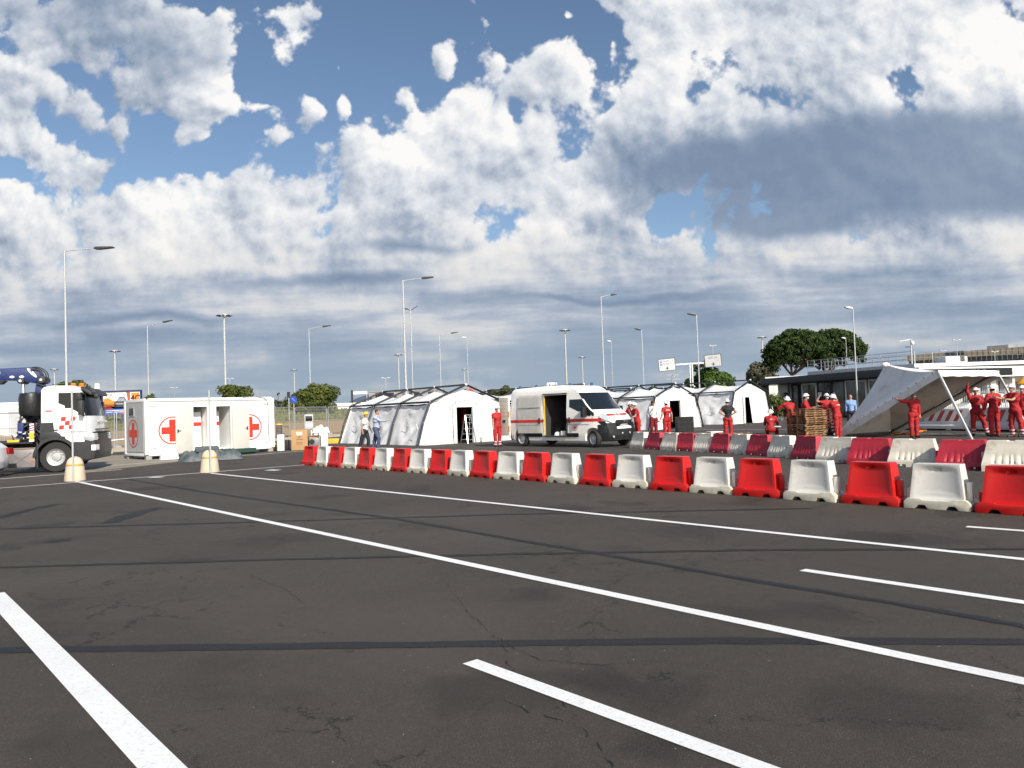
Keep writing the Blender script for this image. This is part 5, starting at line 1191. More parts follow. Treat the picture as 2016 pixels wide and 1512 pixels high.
# step ladder
ld = thing('step_ladder', 'aluminium stepladder standing open in the doorway of the nearest tent', 'ladder', gnd(922, 872)+Vector((0, .1, 0)), radians(30))
for sy, n_ in ((-1, 'front_frame'), (1, 'rear_frame')):
    q = MB()
    for sx_ in (-1, 1): q.bar((sx_*.24, sy*.42, 0), (sx_*.15, sy*.03, 1.42), .045, .03)
    oo = q.build(n_, ALU, ld)
    for k in range(5): u = (k+.6)/5; w = .24-.09*u; q = MB(); q.box((0, sy*(.42-.39*u), 1.42*u), (2*w, .07, .025)); q.build('rung', ALU, oo)
q = MB(); q.box((0, 0, 1.43), (.34, .16, .03)); q.build('top_step', ALU, ld)
for p_, l_ in (((1533, 829), 'black kit bag on the ground left of the bar entrance'), ((1545, 828), 'black and white sack lying beside the kit bag before the bar')):
    h = heap('kit_bag', l_, 'bag', gnd(*p_)+Vector((0, .2, 0)), .3, (.8, .45, .32), BLACK, p_[0], amp=.5)
# ---------------------------------------------------------------- earth bank, hill, kerbs
F0 = Vector((-23.5, 45, 0)); FD = Vector((.497, .868, 0)); FN = Vector((-.868, .497, 0))
def bank_h(n, s):
    pts = [(-1, -.1), (1.2, .02), (3, .35), (8, 1.15), (14, 1.9), (20, 2.35), (45, 2.3), (110, -.2)]
    for (a, ha), (b, hb) in zip(pts, pts[1:]):
        if a <= n <= b: h = ha+(hb-ha)*(n-a)/(b-a); break
    else: h = -.2
    k = 1-max(0, min(1, (s-38)/30)); return h*k - .1*(1-k)
BANK = bpy.data.materials.new('bank_soil'); BANK.use_nodes = True; t_ = BANK.node_tree; b_ = t_.nodes['Principled BSDF']; g_ = nd(t_, 'ShaderNodeNewGeometry'); s_ = nd(t_, 'ShaderNodeSeparateXYZ'); t_.links.new(g_.outputs['Position'], s_.inputs[0])
n1_ = nz(t_, g_.outputs['Position'], .5, 5, .65, two=False); k_ = sstep(t_, mth(t_, 'ADD', s_.outputs[2], mth(t_, 'MULTIPLY_ADD', n1_, 1.2, -.6)), 1.05, 1.35)
soil = mixc(t_, nz(t_, g_.outputs['Position'], 2.5, 4, .6, two=False), (.24, .15, .075), (.40, .27, .145)); grs = mixc(t_, sstep(t_, nz(t_, g_.outputs['Position'], 1.1, 5, .7, two=False), .35, .65), (.07, .10, .022), (.20, .19, .06))
t_.links.new(mixc(t_, k_, soil, grs), b_.inputs['Base Color']); b_.inputs['Roughness'].default_value = .95
mb = MB(); ns = [-1, 1.2, 2, 3, 4.5, 6, 8, 10, 12, 14, 17, 20, 30, 45, 110]; ss = [-70+2.0*i for i in range(72)]; vs = []
for s in ss:
    for n in ns:
        p = F0+FD*s+FN*n; vs.append((p.x, p.y, bank_h(n, s)+(.22*mnoise.noise(Vector((s*.5, n*.5, 0)))*(n > 2))))
mb.add(vs, [(i*15+j, (i+1)*15+j, (i+1)*15+j+1, i*15+j+1) for i in range(71) for j in range(14)])
kind(mb.build('earth_bank', BANK, recalc=True))
# grass tufts on the bank
gt = MB(); rr = random.Random(11)
for i in range(5200):
    s = rr.uniform(-35, 55); n = rr.uniform(9, 24)**1.0; p = F0+FD*s+FN*n; z = bank_h(n, s); h = rr.uniform(.12, .42)*(n/20+.35); a = rr.uniform(0, pi)
    dx, dy = cos(a)*.12, sin(a)*.12; gt.add([(p.x-dx, p.y-dy, z-.02), (p.x+dx, p.y+dy, z-.02), (p.x+dx*1.5, p.y+dy*1.5, z+h), (p.x-dx*.6, p.y-dy*.6, z+h*.8)], [(0, 1, 2, 3)])
kind(gt.build('grass', mat('dry_grass', (.13, .135, .04), .9, var=.45, vs=.6), recalc=False, smooth=False, weld=False), 'stuff')
KERB = mat('kerb_stone', (.42, .38, .30), .8, var=.1, dirt=((.55, .42, .10), .5, .6))
mb = MB(); a = F0-FD*40-FN*1.3; b = F0+FD*60-FN*1.3; mb.bar(a+Vector((0, 0, .10)), b+Vector((0, 0, .10)), .30, .22); kind(mb.build('kerb', KERB))
HILL = mat('hazy_hill_blue', (.075, .11, .17), .95, var=.1, vs=.001)  # distance haze is painted into this blue base colour
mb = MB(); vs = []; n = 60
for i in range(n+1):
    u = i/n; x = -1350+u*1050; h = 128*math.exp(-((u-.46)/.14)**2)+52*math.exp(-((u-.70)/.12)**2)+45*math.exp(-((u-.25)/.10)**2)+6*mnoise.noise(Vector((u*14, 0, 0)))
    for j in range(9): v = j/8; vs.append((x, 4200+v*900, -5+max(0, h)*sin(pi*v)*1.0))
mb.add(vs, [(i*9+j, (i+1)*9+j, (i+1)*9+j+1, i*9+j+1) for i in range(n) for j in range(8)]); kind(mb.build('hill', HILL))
# ---------------------------------------------------------------- mesh fence
WIRE = mat('galvanised_wire', (.50, .50, .49), .5, .4)
def mesh_panel(w, h):
    t = thing('mesh_fence', 'panel', 'fence')
    q = MB(); r = .03; c = .16
    q.path([(0, 0, 0), (0, 0, h-c), (c*.3, 0, h-c*.3), (c, 0, h), (w-c, 0, h), (w-c*.3, 0, h-c*.3), (w, 0, h-c), (w, 0, 0)], r, 8); q.tube((0, 0, .12), (w, 0, .12), r*.8, n=8); q.build('tube_frame', STEEL, t)
    q = MB(); n = int(w/.085)
    for k in range(1, n): q.bar((w*k/n, 0, .12), (w*k/n, 0, h), .009, .009)
    for k in range(1, 10): q.bar((0, .005, .12+k*(h-.12)/10), (w, .005, .12+k*(h-.12)/10), .009, .009)
    kind(q.build('wire_mesh', WIRE, t), 'stuff')
    for x in (0, w): q = MB(); q.box((x, 0, .05), (.22, .60, .12)); q.build('ballast_foot', mat('ballast_grey', (.40, .39, .37), .8), t, bevel=.02)
    return t
mp = mesh_panel(3.4, 2.15); fa = atan2(FD.y, FD.x)
for i in range(-3, 12):
    p = F0+FD*(3.5*i)+FN*(-.4); o = mp if i == -3 else copy_tree(mp); o.location = (p.x, p.y, .2); o.rotation_euler = (0, 0, fa+random.uniform(-.02, .02)); o['group'] = 'mesh panels of the fence along the earth bank'
    o['label'] = f'galvanised mesh fence panel before the earth bank, {ORD[i+3]} counted from the left'
p = at(608, 830, 52); mbx = thing('meter_cabinet', 'grey electric meter cabinet on a post against the mesh fence', 'cabinet', (p.x, p.y, 0), .3)
q = MB(); q.box((0, 0, 1.28), (.58, .26, 1.02)); cc = q.build('casing', mat('cabinet_grey', (.42, .43, .42), .5), mbx, bevel=.02); q = MB(); q.box((0, -.14, 1.50), (.44, .02, .34)); q.build('clear_window', GLASS, cc, bevel=.01); q = MB(); q.box((0, -.14, 1.02), (.44, .02, .26)); q.build('lower_door', WPLAST, cc, bevel=.01)
for x in (-.15, .15): q = MB(); q.box((x, 0, .39), (.07, .07, .80)); q.build('leg', WHITE, mbx)
# white kerb barrier rails left of the container
rl = thing('low_rail', 'low white bent rail in front of the fence beneath the billboard', 'rail', gnd(215, 893), radians(35)); q = MB(); q.path([(0, 0, .1), (0, 0, .7), (1.6, 0, .8), (1.9, 0, .3), (3.0, 0, .75)], .03, 8); q.build('rail', WHITE, rl); q = MB(); q.box((0, 0, .05), (.3, .3, .1)); q.build('foot', KERB, rl)
# ---------------------------------------------------------------- trees
def leafmat(n_, c, c2):
    m = bpy.data.materials.new(n_); m.use_nodes = True; t = m.node_tree; b = t.nodes['Principled BSDF']; g = nd(t, 'ShaderNodeNewGeometry')
    w1 = nz(t, g.outputs['Position'], .8, 4, .6, two=False); w2 = nd(t, 'ShaderNodeMapRange'); t.links.new(g.outputs['Random Per Island'], w2.inputs[0]); w2.inputs[3].default_value = .65; w2.inputs[4].default_value = 1.35
    cc = mixc(t, sstep(t, w1, .35, .65), c, c2); t.links.new(vm(t, 'SCALE', cc, None, w2.outputs[0]), b.inputs['Base Color']); b.inputs['Roughness'].default_value = .75; b.inputs['Specular IOR Level'].default_value = .25
    tr = nd(t, 'ShaderNodeBsdfTranslucent'); t.links.new(cc, tr.inputs['Color']); mx = nd(t, 'ShaderNodeMixShader'); mx.inputs[0].default_value = .22; o = t.nodes['Material Output']; t.links.new(b.outputs[0], mx.inputs[1]); t.links.new(tr.outputs[0], mx.inputs[2]); t.links.new(mx.outputs[0], o.inputs[0]); return m
LPINE = leafmat('pine_needles', (.022, .044, .011), (.050, .080, .016)); LBUSH = leafmat('bush_leaves', (.060, .085, .018), (.115, .13, .028)); LDRY = leafmat('grey_leaves', (.07, .085, .05), (.12, .115, .065)); LGREEN = leafmat('green_leaves', (.045, .10, .018), (.09, .15, .03))
BARK = mat('bark', (.13, .085, .055), .9, var=.3, vs=6, bump=.5, bs=12)
def crown_mesh(lobes, dens_, size, rng, flat=.0):
    mb = MB()
    for (c, r) in lobes:
        nl = int(dens_*(r[0]*r[1]+r[0]*r[2]+r[1]*r[2])*4.2)
        for k in range(nl):
            d = Vector((rng.gauss(0, 1), rng.gauss(0, 1), rng.gauss(0, 1))).normalized(); q = rng.uniform(.55, 1.08)
            p = Vector((c[0]+d.x*r[0]*q, c[1]+d.y*r[1]*q, c[2]+d.z*r[2]*q)); nn = (d+Vector((rng.gauss(0, .5), rng.gauss(0, .5), rng.gauss(0, .5)+.35))).normalized()
            a = nn.orthogonal().normalized(); b2 = nn.cross(a); an = rng.uniform(0, pi); u = a*cos(an)+b2*sin(an); v = nn.cross(u); s = size*rng.uniform(.6, 1.35)
            mb.add([p-u*s-v*s*.55, p+u*s*.9-v*s*.5, p+u*s*.7+v*s*.6, p-u*s*.6+v*s*.5], [(0, 1, 2, 3)])
    return mb
def tree(px, ptop, hwpx, hpx, Y, label, m, seed, size=.16, dens_=22, trunk=True, nl=13, cat='tree', name='tree', group=None):
    rng = random.Random(seed); P_ = at(px, ptop, Y); mpx = Y/FOC; R_ = hwpx*mpx; Hc = hpx*mpx; zt = P_.z; t = thing(name, label, cat, (P_.x, P_.y, 0), 0, group)
    lobes = []
    for k in range(nl):
        a = rng.uniform(0, 2*pi); q = rng.uniform(0, .72)**.6; zz = rng.uniform(-.42, .42); lim = sqrt(max(0, 1-(zz*1.6)**2)); rr_ = R_*rng.uniform(.26, .42)
        lobes.append(((q*lim*R_*cos(a), q*lim*R_*sin(a)*.9, zt-Hc*.5+zz*Hc*.82), (rr_, rr_, rr_*.8*min(1.2, Hc/(2*R_)+.3))))
    top = max(l[0][2]+l[1][2] for l in lobes); lobes = [((c[0], c[1], c[2]+zt-top), r) for c, r in lobes]
    crown_mesh(lobes, dens_, size, rng).build('crown', m, t, recalc=False, smooth=False, weld=False)
    if trunk:
        q = MB(); zb = zt-Hc*.75; q.tube((0, 0, 0), (.1, .05, zb), R_*.09+.08, R_*.06+.05, 10)
        for c, r in lobes[:8]: q.tube((.1, .05, zb*.9), (c[0]*.9, c[1]*.9, c[2]), R_*.04+.03, .03, 6)
        q.build('trunk', BARK, t)
    return t
tree(150, 747, 36, 34, 70, 'green tree whose top shows over the truck cab roof', LBUSH, 3, .12, 40)
tree(290, 776, 19, 26, 75, 'small round green tree between the billboard and the container', LBUSH, 4, .11, 44, nl=9)
tree(461, 756, 37, 42, 75, 'yellow-green tree over the roof of the white container', LBUSH, 6, .12, 40, nl=15)
tree(545, 773, 10, 40, 85, 'narrow grey cypress-like tree beside the round bush', LDRY, 8, .10, 44, nl=10)
tree(566, 788, 15, 22, 84, 'low dry shrub between the grey tree and the round bush', LDRY, 12, .10, 44, nl=8)
tree(614, 753, 56, 68, 80, 'large round dense green bush left of the nearest tent', LBUSH, 9, .13, 44, nl=26)
tree(968, 766, 24, 24, 88, 'green shrub showing over the tents left of the van roof', LBUSH, 15, .12, 40, nl=10)
tree(996, 758, 20, 26, 86, 'yellow-green shrub just left of the van roof', LBUSH, 16, .12, 40, nl=9)
tree(935, 772, 22, 20, 95, 'low green shrub behind the no-entry sign', LBUSH, 17, .12, 40, nl=8)
tree(1288, 762, 14, 12, 120, 'tiny far green tree above the tents left of the road signs', LGREEN, 18, .14, 36, nl=6)
tree(1404, 722, 42, 66, 112, 'rounded green tree below the right road sign', LGREEN, 19, .17, 30, nl=24)
tree(1370, 737, 26, 50, 114, 'darker green tree behind the post of the road signs', LGREEN, 20, .17, 30, nl=14)
tree(1380, 707, 17, 44, 118, 'grey-green tree crown rising between the road signs', LDRY, 23, .15, 30, nl=9)
tree(1502, 711, 37, 64, 116, 'dark grey-green tree left of the umbrella pines', LDRY, 22, .17, 30, nl=20)
tree(1440, 752, 14, 22, 118, 'small olive shrub between the green tree and the grey-green tree', LDRY, 24, .14, 34, nl=7)
h_ = thing('hedge', 'sunny green hedge behind the rightmost tent', 'hedge', at(1496, 765, 72), radians(-40)); h_.location.z = 0; rng = random.Random(5)
crown_mesh([((-3+k*.62, rng.uniform(-.3, .3), 2.0-.10*k*.6), (.75, .7, .75)) for k in range(9)]+[((-3+k*.62, 0, .9), (.75, .7, .9)) for k in range(9)], 34, .12, rng).build('foliage', LBUSH, h_, recalc=False, smooth=False, weld=False); q = MB()
for k in range(5): q.tube((-3+k*1.2, 0, 0), (-2.9+k*1.2, 0, 1.4), .05, .03)
kind(q.build('stem', BARK, h_), 'stuff')
def umbrella_pine(px, ptop, hwpx, Y, label, seed, trunk_px, lean):
    rng = random.Random(seed); P_ = at(px, ptop, Y); mpx = Y/FOC; R_ = hwpx*mpx; zt = P_.z; t = thing('umbrella_pine', label, 'pine tree', (P_.x, P_.y, 0), 0, 'umbrella pines behind the bar')
    tx = (trunk_px-px)*mpx; Hc = 92*mpx; lobes = []
    for k in range(330):
        a = rng.uniform(0, 2*pi); q = rng.random()**.5*.93; e_ = 1+.10*mnoise.noise(Vector((cos(a)*2, sin(a)*2, seed))); zc_ = zt-Hc*(.10+.50*q**2.4)+Hc*.05*mnoise.noise(Vector((q*3*cos(a), q*3*sin(a), seed)))
        zb_ = zt-Hc*(.88-.10*q); z = zc_ if rng.random() < .5 else zb_+(zc_-zb_)*rng.random()**.8; r = R_*rng.uniform(.09, .15)
        lobes.append(((q*R_*e_*cos(a), q*R_*e_*sin(a), z), (r, r, r*.7)))
    crown_mesh(lobes, 16, .15, rng).build('crown', LPINE, t, recalc=False, smooth=False, weld=False)
    zf = zt-Hc*1.02; q = MB(); pts = [(tx, 0, 0), (tx+lean*.3, 0, zf*.5), (tx+lean, .1, zf)]; q.tube(pts[0], pts[1], .36, .31, 12); q.tube(pts[1], pts[2], .31, .26, 12)
    for k in range(11):
        a = 2*pi*k/11+rng.uniform(-.3, .3); e = Vector((tx*.4+R_*.5*cos(a), R_*.5*sin(a), zt-Hc*.60+rng.uniform(-.3, .5))); mid = Vector(pts[2]).lerp(e, .5)+Vector((0, 0, -.25)); q.tube(pts[2], mid, .13, .08, 8); q.tube(mid, e, .08, .03, 8)
        for _ in range(2): q.tube(mid, e+Vector((rng.uniform(-1, 1), rng.uniform(-1, 1), .5)), .06, .02, 6)
    q.build('trunk', BARK, t)
umbrella_pine(1568, 646, 69, 100, 'left umbrella pine with broad dark crown over the bar roof', 31, 1560, -.3)
umbrella_pine(1632, 643, 66, 104, 'right umbrella pine with broad dark crown over the walkway railing', 33, 1622, .2)
# ---------------------------------------------------------------- bar building
DG_ = mat('dark_facade', (.016, .018, .022), .5, var=.1); FASC = mat('anthracite_fascia', (.022, .024, .030), .45, var=.05); WF = mat('white_frame', (.80, .77, .70), .5); CREAM = mat('cream_panel', (.50, .47, .42), .6, var=.03); SMOKE = mat('smoked_glass', (.035, .04, .042), .08, spec=1.0)
def wall_line(a, b): d = Vector((b[0]-a[0], b[1]-a[1], 0)); return d.normalized(), d.length, atan2(d.y, d.x)
BA = at(1515, 800, 75); BA.z = 0; BB = at(1790, 800, 58.5); BB.z = 0; bd_, bl_, ba_ = wall_line(BA, BB)
bar_ = thing('bar_building', 'low dark bar with flat black roof fascia and white-framed glass doors', 'building', BA, ba_)
def bs_(px, py=780): return on_line(px, py, BA, bd_)
q = MB(); q.box((bl_/2+.4, 4.6, 1.6), (bl_-.6, 7.8, 3.2)); q.build('wall', DG_, bar_, smooth=False)
q = MB(); q.box((bl_/2, 4.0, 3.48), (bl_+.3, 9.6, .60)); q.build('roof', FASC, bar_, bevel=.02)
for px_c in (1521, 1562): q = MB(); q.box((bs_(px_c), -.5, 1.6), (.16, .16, 3.2)); q.build('column', FASC, bar_)
def glazed(x0, x1, z0, z1, fr, gl, name='door', fw=.14):
    q = MB(); q.box(((x0+x1)/2, .655, (z0+z1)/2), (x1-x0-fw, .03, z1-z0-fw)); o = q.build(name, gl, bar_)
    q = MB()
    for x in (x0+fw/2, x1-fw/2): q.box((x, .64, (z0+z1)/2), (fw, .12, z1-z0))
    for z in (z0+fw/2, z1-fw/2): q.box(((x0+x1)/2, .64, z), (x1-x0-2*fw, .11, fw))
    q.build('frame', fr, o)
    return o
glazed(bs_(1568), bs_(1597), .1, 3.1, WF, mat('brown_glass', (.12, .09, .07), .15, spec=.8)); glazed(bs_(1653), bs_(1695), .1, 3.1, WF, SMOKE); glazed(bs_(1699), bs_(1740), .1, 3.1, WF, SMOKE)
for a_, b_2 in ((1598, 1625), (1625, 1652)): glazed(bs_(a_)+.05, bs_(b_2)-.02, .1, 3.1, FASC, SMOKE, 'window', .08)
q = MB(); q.box(((bs_(1524)+bs_(1548))/2, .55, 1.6), (bs_(1548)-bs_(1524), .16, 3.1)); q.build('white_wall', CREAM, bar_); q = MB(); q.box(((bs_(1537)+bs_(1547))/2, .455, 1.2), (bs_(1547)-bs_(1537), .03, 2.3)); q.build('doorway', DARK, bar_); q = MB(); q.box(((bs_(1524)+bs_(1536))/2, .40, 1.2), (bs_(1536)-bs_(1524), .05, 2.3)); q.build('door', mat('grey_door', (.36, .38, .38), .5), bar_, bevel=.01)
glazed(bs_(1549), bs_(1561), .1, 3.0, FASC, SMOKE, 'window', .08)
q = MB(); q.box((bs_(1603), .60, 2.05), (.5, .02, .35)); q.build('notice', WHITE, bar_)
v_ = thing('vending_machine', 'blue bottle crate stack beside the dark doorway of the bar', 'crate stack', BA+bd_*bs_(1543)+Vector((-.2, -.6, 0)), ba_); q = MB(); q.box((0, 0, .4), (.5, .4, .8)); q.build('crates', mat('crate_blue', (.05, .12, .25), .5), v_, bevel=.02); v_.name = 'crate_stack'
# walkway over it
WA = at(1590, 740, 87); WB = at(1800, 722, 75); wd_, wl_, wa_ = wall_line(WA, WB); wk = thing('raised_walkway', 'pale concrete parapet with steel railing running above the bar roof', 'walkway', (WA.x, WA.y, 0), wa_)
q = MB(); q.box((wl_/2, 1.5, 4.45), (wl_, 3.0, .62)); q.build('parapet', mat('pale_concrete', (.52, .51, .48), .7, var=.04), wk); q = MB()
for k in range(14): q.box((wl_*(k+.5)/14, -.006, 4.45), (.03, .02, .62))
kind(q.build('joint', mat('joint_grey', (.2, .2, .2), .8), wk), 'stuff'); q = MB()
for k in range(15): q.tube((wl_*k/14, .1, 4.76), (wl_*k/14, .1, 6.0), .035, n=6)
for z in (5.2, 5.6, 6.0): q.tube((0, .1, z), (wl_, .1, z), .03, n=6)
for k in range(15): q.tube((wl_*k/14, 2.8, 4.76), (wl_*k/14, 2.8, 5.9), .03, n=6)
for z in (5.4, 5.9): q.tube((0, 2.8, z), (wl_, 2.8, z), .025, n=6)
q.build('railing', STEEL, wk)
for k in range(3): q = MB(); q.tube((1+k*wl_/3.2, 1.5, 0), (1+k*wl_/3.2, 1.5, 4.15), .25, n=12); q.build('support_column', MATS['pale_concrete'], wk)
wr_ = thing('roof_building', 'white flat roof behind the bar left of the walkway', 'building', at(1560, 740, 92), radians(-20)); wr_.location.z = 0; q = MB(); q.box((0, 2, 1.8), (5.6, 5, 3.6)); q.build('wall', WF, wr_); q = MB(); q.box((0, 2, 4.05), (6.2, 5.4, .9)); q.build('roof', WHITE, wr_, bevel=.05)
# kiosk with the lettered fascia
KA = at(1798, 780, 52); KA.z = 0; KB = at(2004, 780, 55.5); KB.z = 0; kd_, kl_, ka_ = wall_line(KA, KB); kio = thing('cafe_kiosk', 'white kiosk with black lettered sign band above the tilted awning', 'kiosk', KA, ka_)
q = MB(); q.box((kl_/2+1, .75, 1.35), (kl_-2.3, 1.0, 2.7)); q.build('wall', CREAM, kio); q = MB(); q.box((kl_/2, .35, 3.12), (kl_, 1.9, .74)); q.build('roof', WHITE, kio, bevel=.03)
q = MB(); q.box((kl_*.44, -.63, 3.12), (kl_*.86, .06, .50)); sg = q.build('sign_band', mat('sign_black', (.012, .012, .013), .4), kio); tx_ = on_line(1920, 728, KA, kd_)
text('lettering', 'Caffè Bar Gastronomia', .40, WHITE, sg, T(tx_, -.67, 3.10) @ XZ, .004, bold=.004, sx=.78, shear=.35)
for k in range(6): q = MB(); q.box((kl_*(.42+.09*k), .16, 1.35), (.55, .06, 2.3)); q.build('window', SMOKE if k % 2 else WF, kio)
tr_ = thing('terrace', 'long white terrace edge with dense steel railings above the kiosk', 'terrace', (at(1800, 715, 72).x, 72, 0), radians(4)); TL = 17
q = MB(); q.box((TL/2, 2, 4.45), (TL, 4, .34)); q.build('deck_edge', WHITE, tr_); q = MB()
for k in range(34): q.bar((TL*k/33, .1, 4.75), (TL*k/33, .1, 5.6+(.6 if k % 5 == 0 else 0)), .022, .022)
for z in (5.2, 5.6): q.tube((0, .1, z), (TL, .1, z), .018, n=6)
kind(q.build('railing', mat('rail_grey', (.22, .22, .22), .5, .3), tr_), 'stuff')
for k in range(4): q = MB(); q.box((1+k*5, 2, 2.1), (.4, .4, 4.2)); q.build('support_column', MATS['pale_concrete'], tr_)
ru = thing('roof_cabin', 'white rounded cabin standing on the terrace behind the railings', 'cabin', at(1872, 706, 78), .1); ru.location.z = 4.6; q = MB(); q.box((0, 0, .45), (2.4, 1.8, .9)); q.build('shell', WHITE, ru, bevel=.2); q = MB(); q.box((.6, -.905, .6), (.5, .02, .6)); q.build('window', SMOKE, ru)
um = thing('parasol', 'orange parasol at the right photo edge beyond the fence', 'parasol', at(2022, 765, 50), 0); um.location.z = 0
q = MB(); q.tube((0, 0, 2.15), (0, 0, 2.75), .62, .03, 12); q.build('canopy', mat('parasol_orange', (.80, .35, .02), .7), um); q = MB(); q.tube((0, 0, 0), (0, 0, 2.7), .03); q.build('pole', STEEL, um)
# far terminal
TA = at(1790, 720, 172); TB = at(2080, 720, 150); td_, tl_, ta_ = wall_line(TA, TB); ter = thing('terminal_building', 'long beige terminal with dark window bands on the skyline at right', 'building', (TA.x, TA.y, 0), ta_); BEI = mat('beige_stone', (.40, .32, .23), .75, var=.06, vs=.3); zt_ = 10.6
q = MB(); q.box((tl_/2, 8, 4.7), (tl_, 16, 9.4)); q.build('wall', BEI, ter)
for z, h in ((zt_-.55, 1.3), (zt_-3.6, 1.3), (zt_-6.4, 1.0)): q = MB(); q.box((tl_/2, -.4, z), (tl_+.6, 1.2, h)); q.build('stone_band', BEI, ter)
for z in (zt_-2.1, zt_-5.1): q = MB(); q.box((tl_/2, .0-.03, z), (tl_-.6, .1, 1.5)); q.build('window_band', mat('band_glass', (.03, .04, .05), .15, spec=.8), ter)
q = MB()
for k in range(26): q.box((tl_*(k+.5)/26, -1.02, zt_-.55), (.12, .06, 1.3)); q.box((tl_*(k+.5)/26, -.10, zt_-2.1), (.12, .1, 1.5))
kind(q.build('mullion', mat('mullion_grey', (.22, .19, .15), .7), ter), 'stuff')
q = MB(); q.box((tl_*.36, -1.06, zt_-.5), (3.6, .1, 1.4)); q.build('glass_bay', MATS['band_glass'], ter); q = MB(); q.box((tl_*.62, 3, zt_+.5), (4, 3, .8)); q.build('roof_plant', mat('plant_grey', (.3, .3, .3), .7), ter)
# vertical bar fence and cars behind the workers
for k in range(4):
    a = at(1860+k*60, 800, 41.5-k*.3); b = at(1920+k*60, 800, 41.2-k*.3); dd_, ll_, aa_ = wall_line(a, b); bf = thing('bar_fence', f'grey vertical bar fence section behind the right-hand workers, {ORD[k]} from the left', 'fence', (a.x, a.y, 0), aa_, 'sections of the vertical bar fence')
    q = MB(); n = 15
    for j in range(n): q.box((ll_*j/n, 0, .95), (.028, .028, 1.7))
    q.box((ll_/2, 0, 1.68), (ll_, .03, .04)); q.box((ll_/2, 0, .25), (ll_, .03, .04)); kind(q.build('bars', mat('fence_grey', (.30, .31, .31), .5, .3), bf), 'stuff'); q = MB(); q.box((0, 0, .95), (.07, .07, 1.9)); q.build('post', MATS['fence_grey'], bf)
p = at(1940, 820, 45.5); car((p.x, p.y, 0), radians(168), 'white parked car seen through the bar fence behind the bending worker', hgt=1.05)
# ---------------------------------------------------------------- left cabins, billboard
p0 = at(-40, 860, 47); cab_ = thing('site_cabin', 'white site cabin with pale window behind the crane at the left edge', 'cabin', (p0.x, p0.y, 0), radians(6))
q = MB(); q.box((2.0, 1.2, 1.72), (4.6, 2.4, 2.65)); q.build('wall', CW, cab_); q = MB(); q.box((2.0, 1.2, 3.08), (4.7, 2.5, .12)); q.build('roof', WHITE, cab_); q = MB(); q.box((2.65, -.02, 1.9), (1.9, .05, 1.7)); w_ = q.build('window', mat('pale_pane', (.48, .50, .52), .2), cab_); q = MB()
for x in (1.66, 3.64): q.box((x, -.03, 1.9), (.08, .08, 1.8))
for z in (1.02, 2.79): q.box((2.65, -.03, z), (1.9, .08, .08))
q.build('window_frame', WHITE, w_); q = MB(); q.box((2.0, 1.2, .2), (4.4, 2.2, .38)); q.build('base', STEEL, cab_)
rf = thing('railing', 'thin steel railing in front of the site cabin behind the crane', 'railing', at(-30, 860, 45.5), radians(6)); rf.location.z = 0; q = MB()
for k in range(40): q.bar((.1*k, 0, .1), (.1*k, 0, 1.55), .014, .014)
for z in (.1, .75, 1.55): q.tube((0, 0, z), (4, 0, z), .022, n=6)
kind(q.build('bars', STEEL, rf), 'stuff'); q = MB(); q.tube((0, 0, 0), (0, 0, 1.6), .03); q.build('post', STEEL, rf)
a = at(204, 818, 57); b = at(277.5, 817, 57); zt_b = at(204, 771, 57).z; zb_b = at(204, 817, 57).z; BWd = b.x-a.x; BH = zt_b-zb_b
bb = thing('billboard', 'billboard with a dark car advert, orange swirl and orange 4C square', 'billboard', ((a.x+b.x)/2, 57, 0), 0)
q = MB(); q.box((0, .06, (zt_b+zb_b)/2), (BWd, .12, BH)); pn_ = q.build('panel', WHITE, bb)
q = MB()
for z in (zt_b, zb_b): q.box((0, 0, z), (BWd+.16, .2, .08))
for x in (-BWd/2-.04, BWd/2+.04): q.box((x, 0, (zt_b+zb_b)/2), (.08, .2, BH-.08))
q.build('frame', BLUE, bb); zc_b = (zt_b+zb_b)/2
def flat(pts, m, nm, y=-.004, par=None): q = MB(); q.add([(x*BWd/2, y, zc_b+z*BH/2) for x, z in pts], [tuple(range(len(pts)))]); return q.build(nm, m, par or pn_, recalc=False, smooth=False)
OG = mat('print_orange', (.75, .25, .04), .5); flat([(-.98, -.5), (.42, -.5), (.42, -.05), (-.1, .15), (-.5, .2), (-.75, .45), (-.98, .35)], OG, 'orange_swirl'); flat([(-.98, -.98), (.98, -.98), (.98, -.5), (-.98, -.5)], mat('print_blue', (.02, .10, .42), .5), 'blue_strip', -.005)
flat([(-.96, -.36), (-.7, -.28), (-.45, -.5), (.98, -.52), (.98, -.38), (.5, -.30), (-.1, -.34), (-.5, -.5), (-.96, -.52)], RED, 'red_kerb_print', -.006); flat([(.28, -.3), (.44, -.3), (.44, .92), (.24, .92), (.30, .2)], mat('print_rust', (.40, .10, .05), .6), 'rust_column_print', -.006)
flat([(-.42, -.38), (-.42, .05), (-.30, .12), (-.14, .50), (.12, .50), (.26, .10), (.34, -.05), (.34, -.38)], mat('print_dark', (.05, .05, .06), .4), 'dark_car_print', -.008); flat([(-.28, .12), (-.13, .42), (.10, .42), (.20, .12)], mat('print_glass', (.3, .33, .36), .3), 'car_window_print', -.010); flat([(-.36, -.15), (.05, -.15), (.05, -.02), (-.36, -.02)], MATS['print_glass'], 'car_lamp_print', -.010)
flat([(.50, .05), (.94, .05), (.94, .82), (.50, .82)], OG, 'orange_square', -.008); text('emblem_lettering', '4C', .56, mat('print_black', (.03, .02, .02), .5), pn_, T(.72*BWd/2, -.012, zc_b+.36*BH/2) @ XZ, .001, bold=.02); text('headline', 'Maggio', .18, MATS['print_black'], pn_, T(-.62*BWd/2, -.008, zc_b+.72*BH/2) @ XZ, .001); text('headline', '& Taxi', .16, MATS['print_black'], pn_, T(-.55*BWd/2, -.008, zc_b+.50*BH/2) @ XZ, .001)
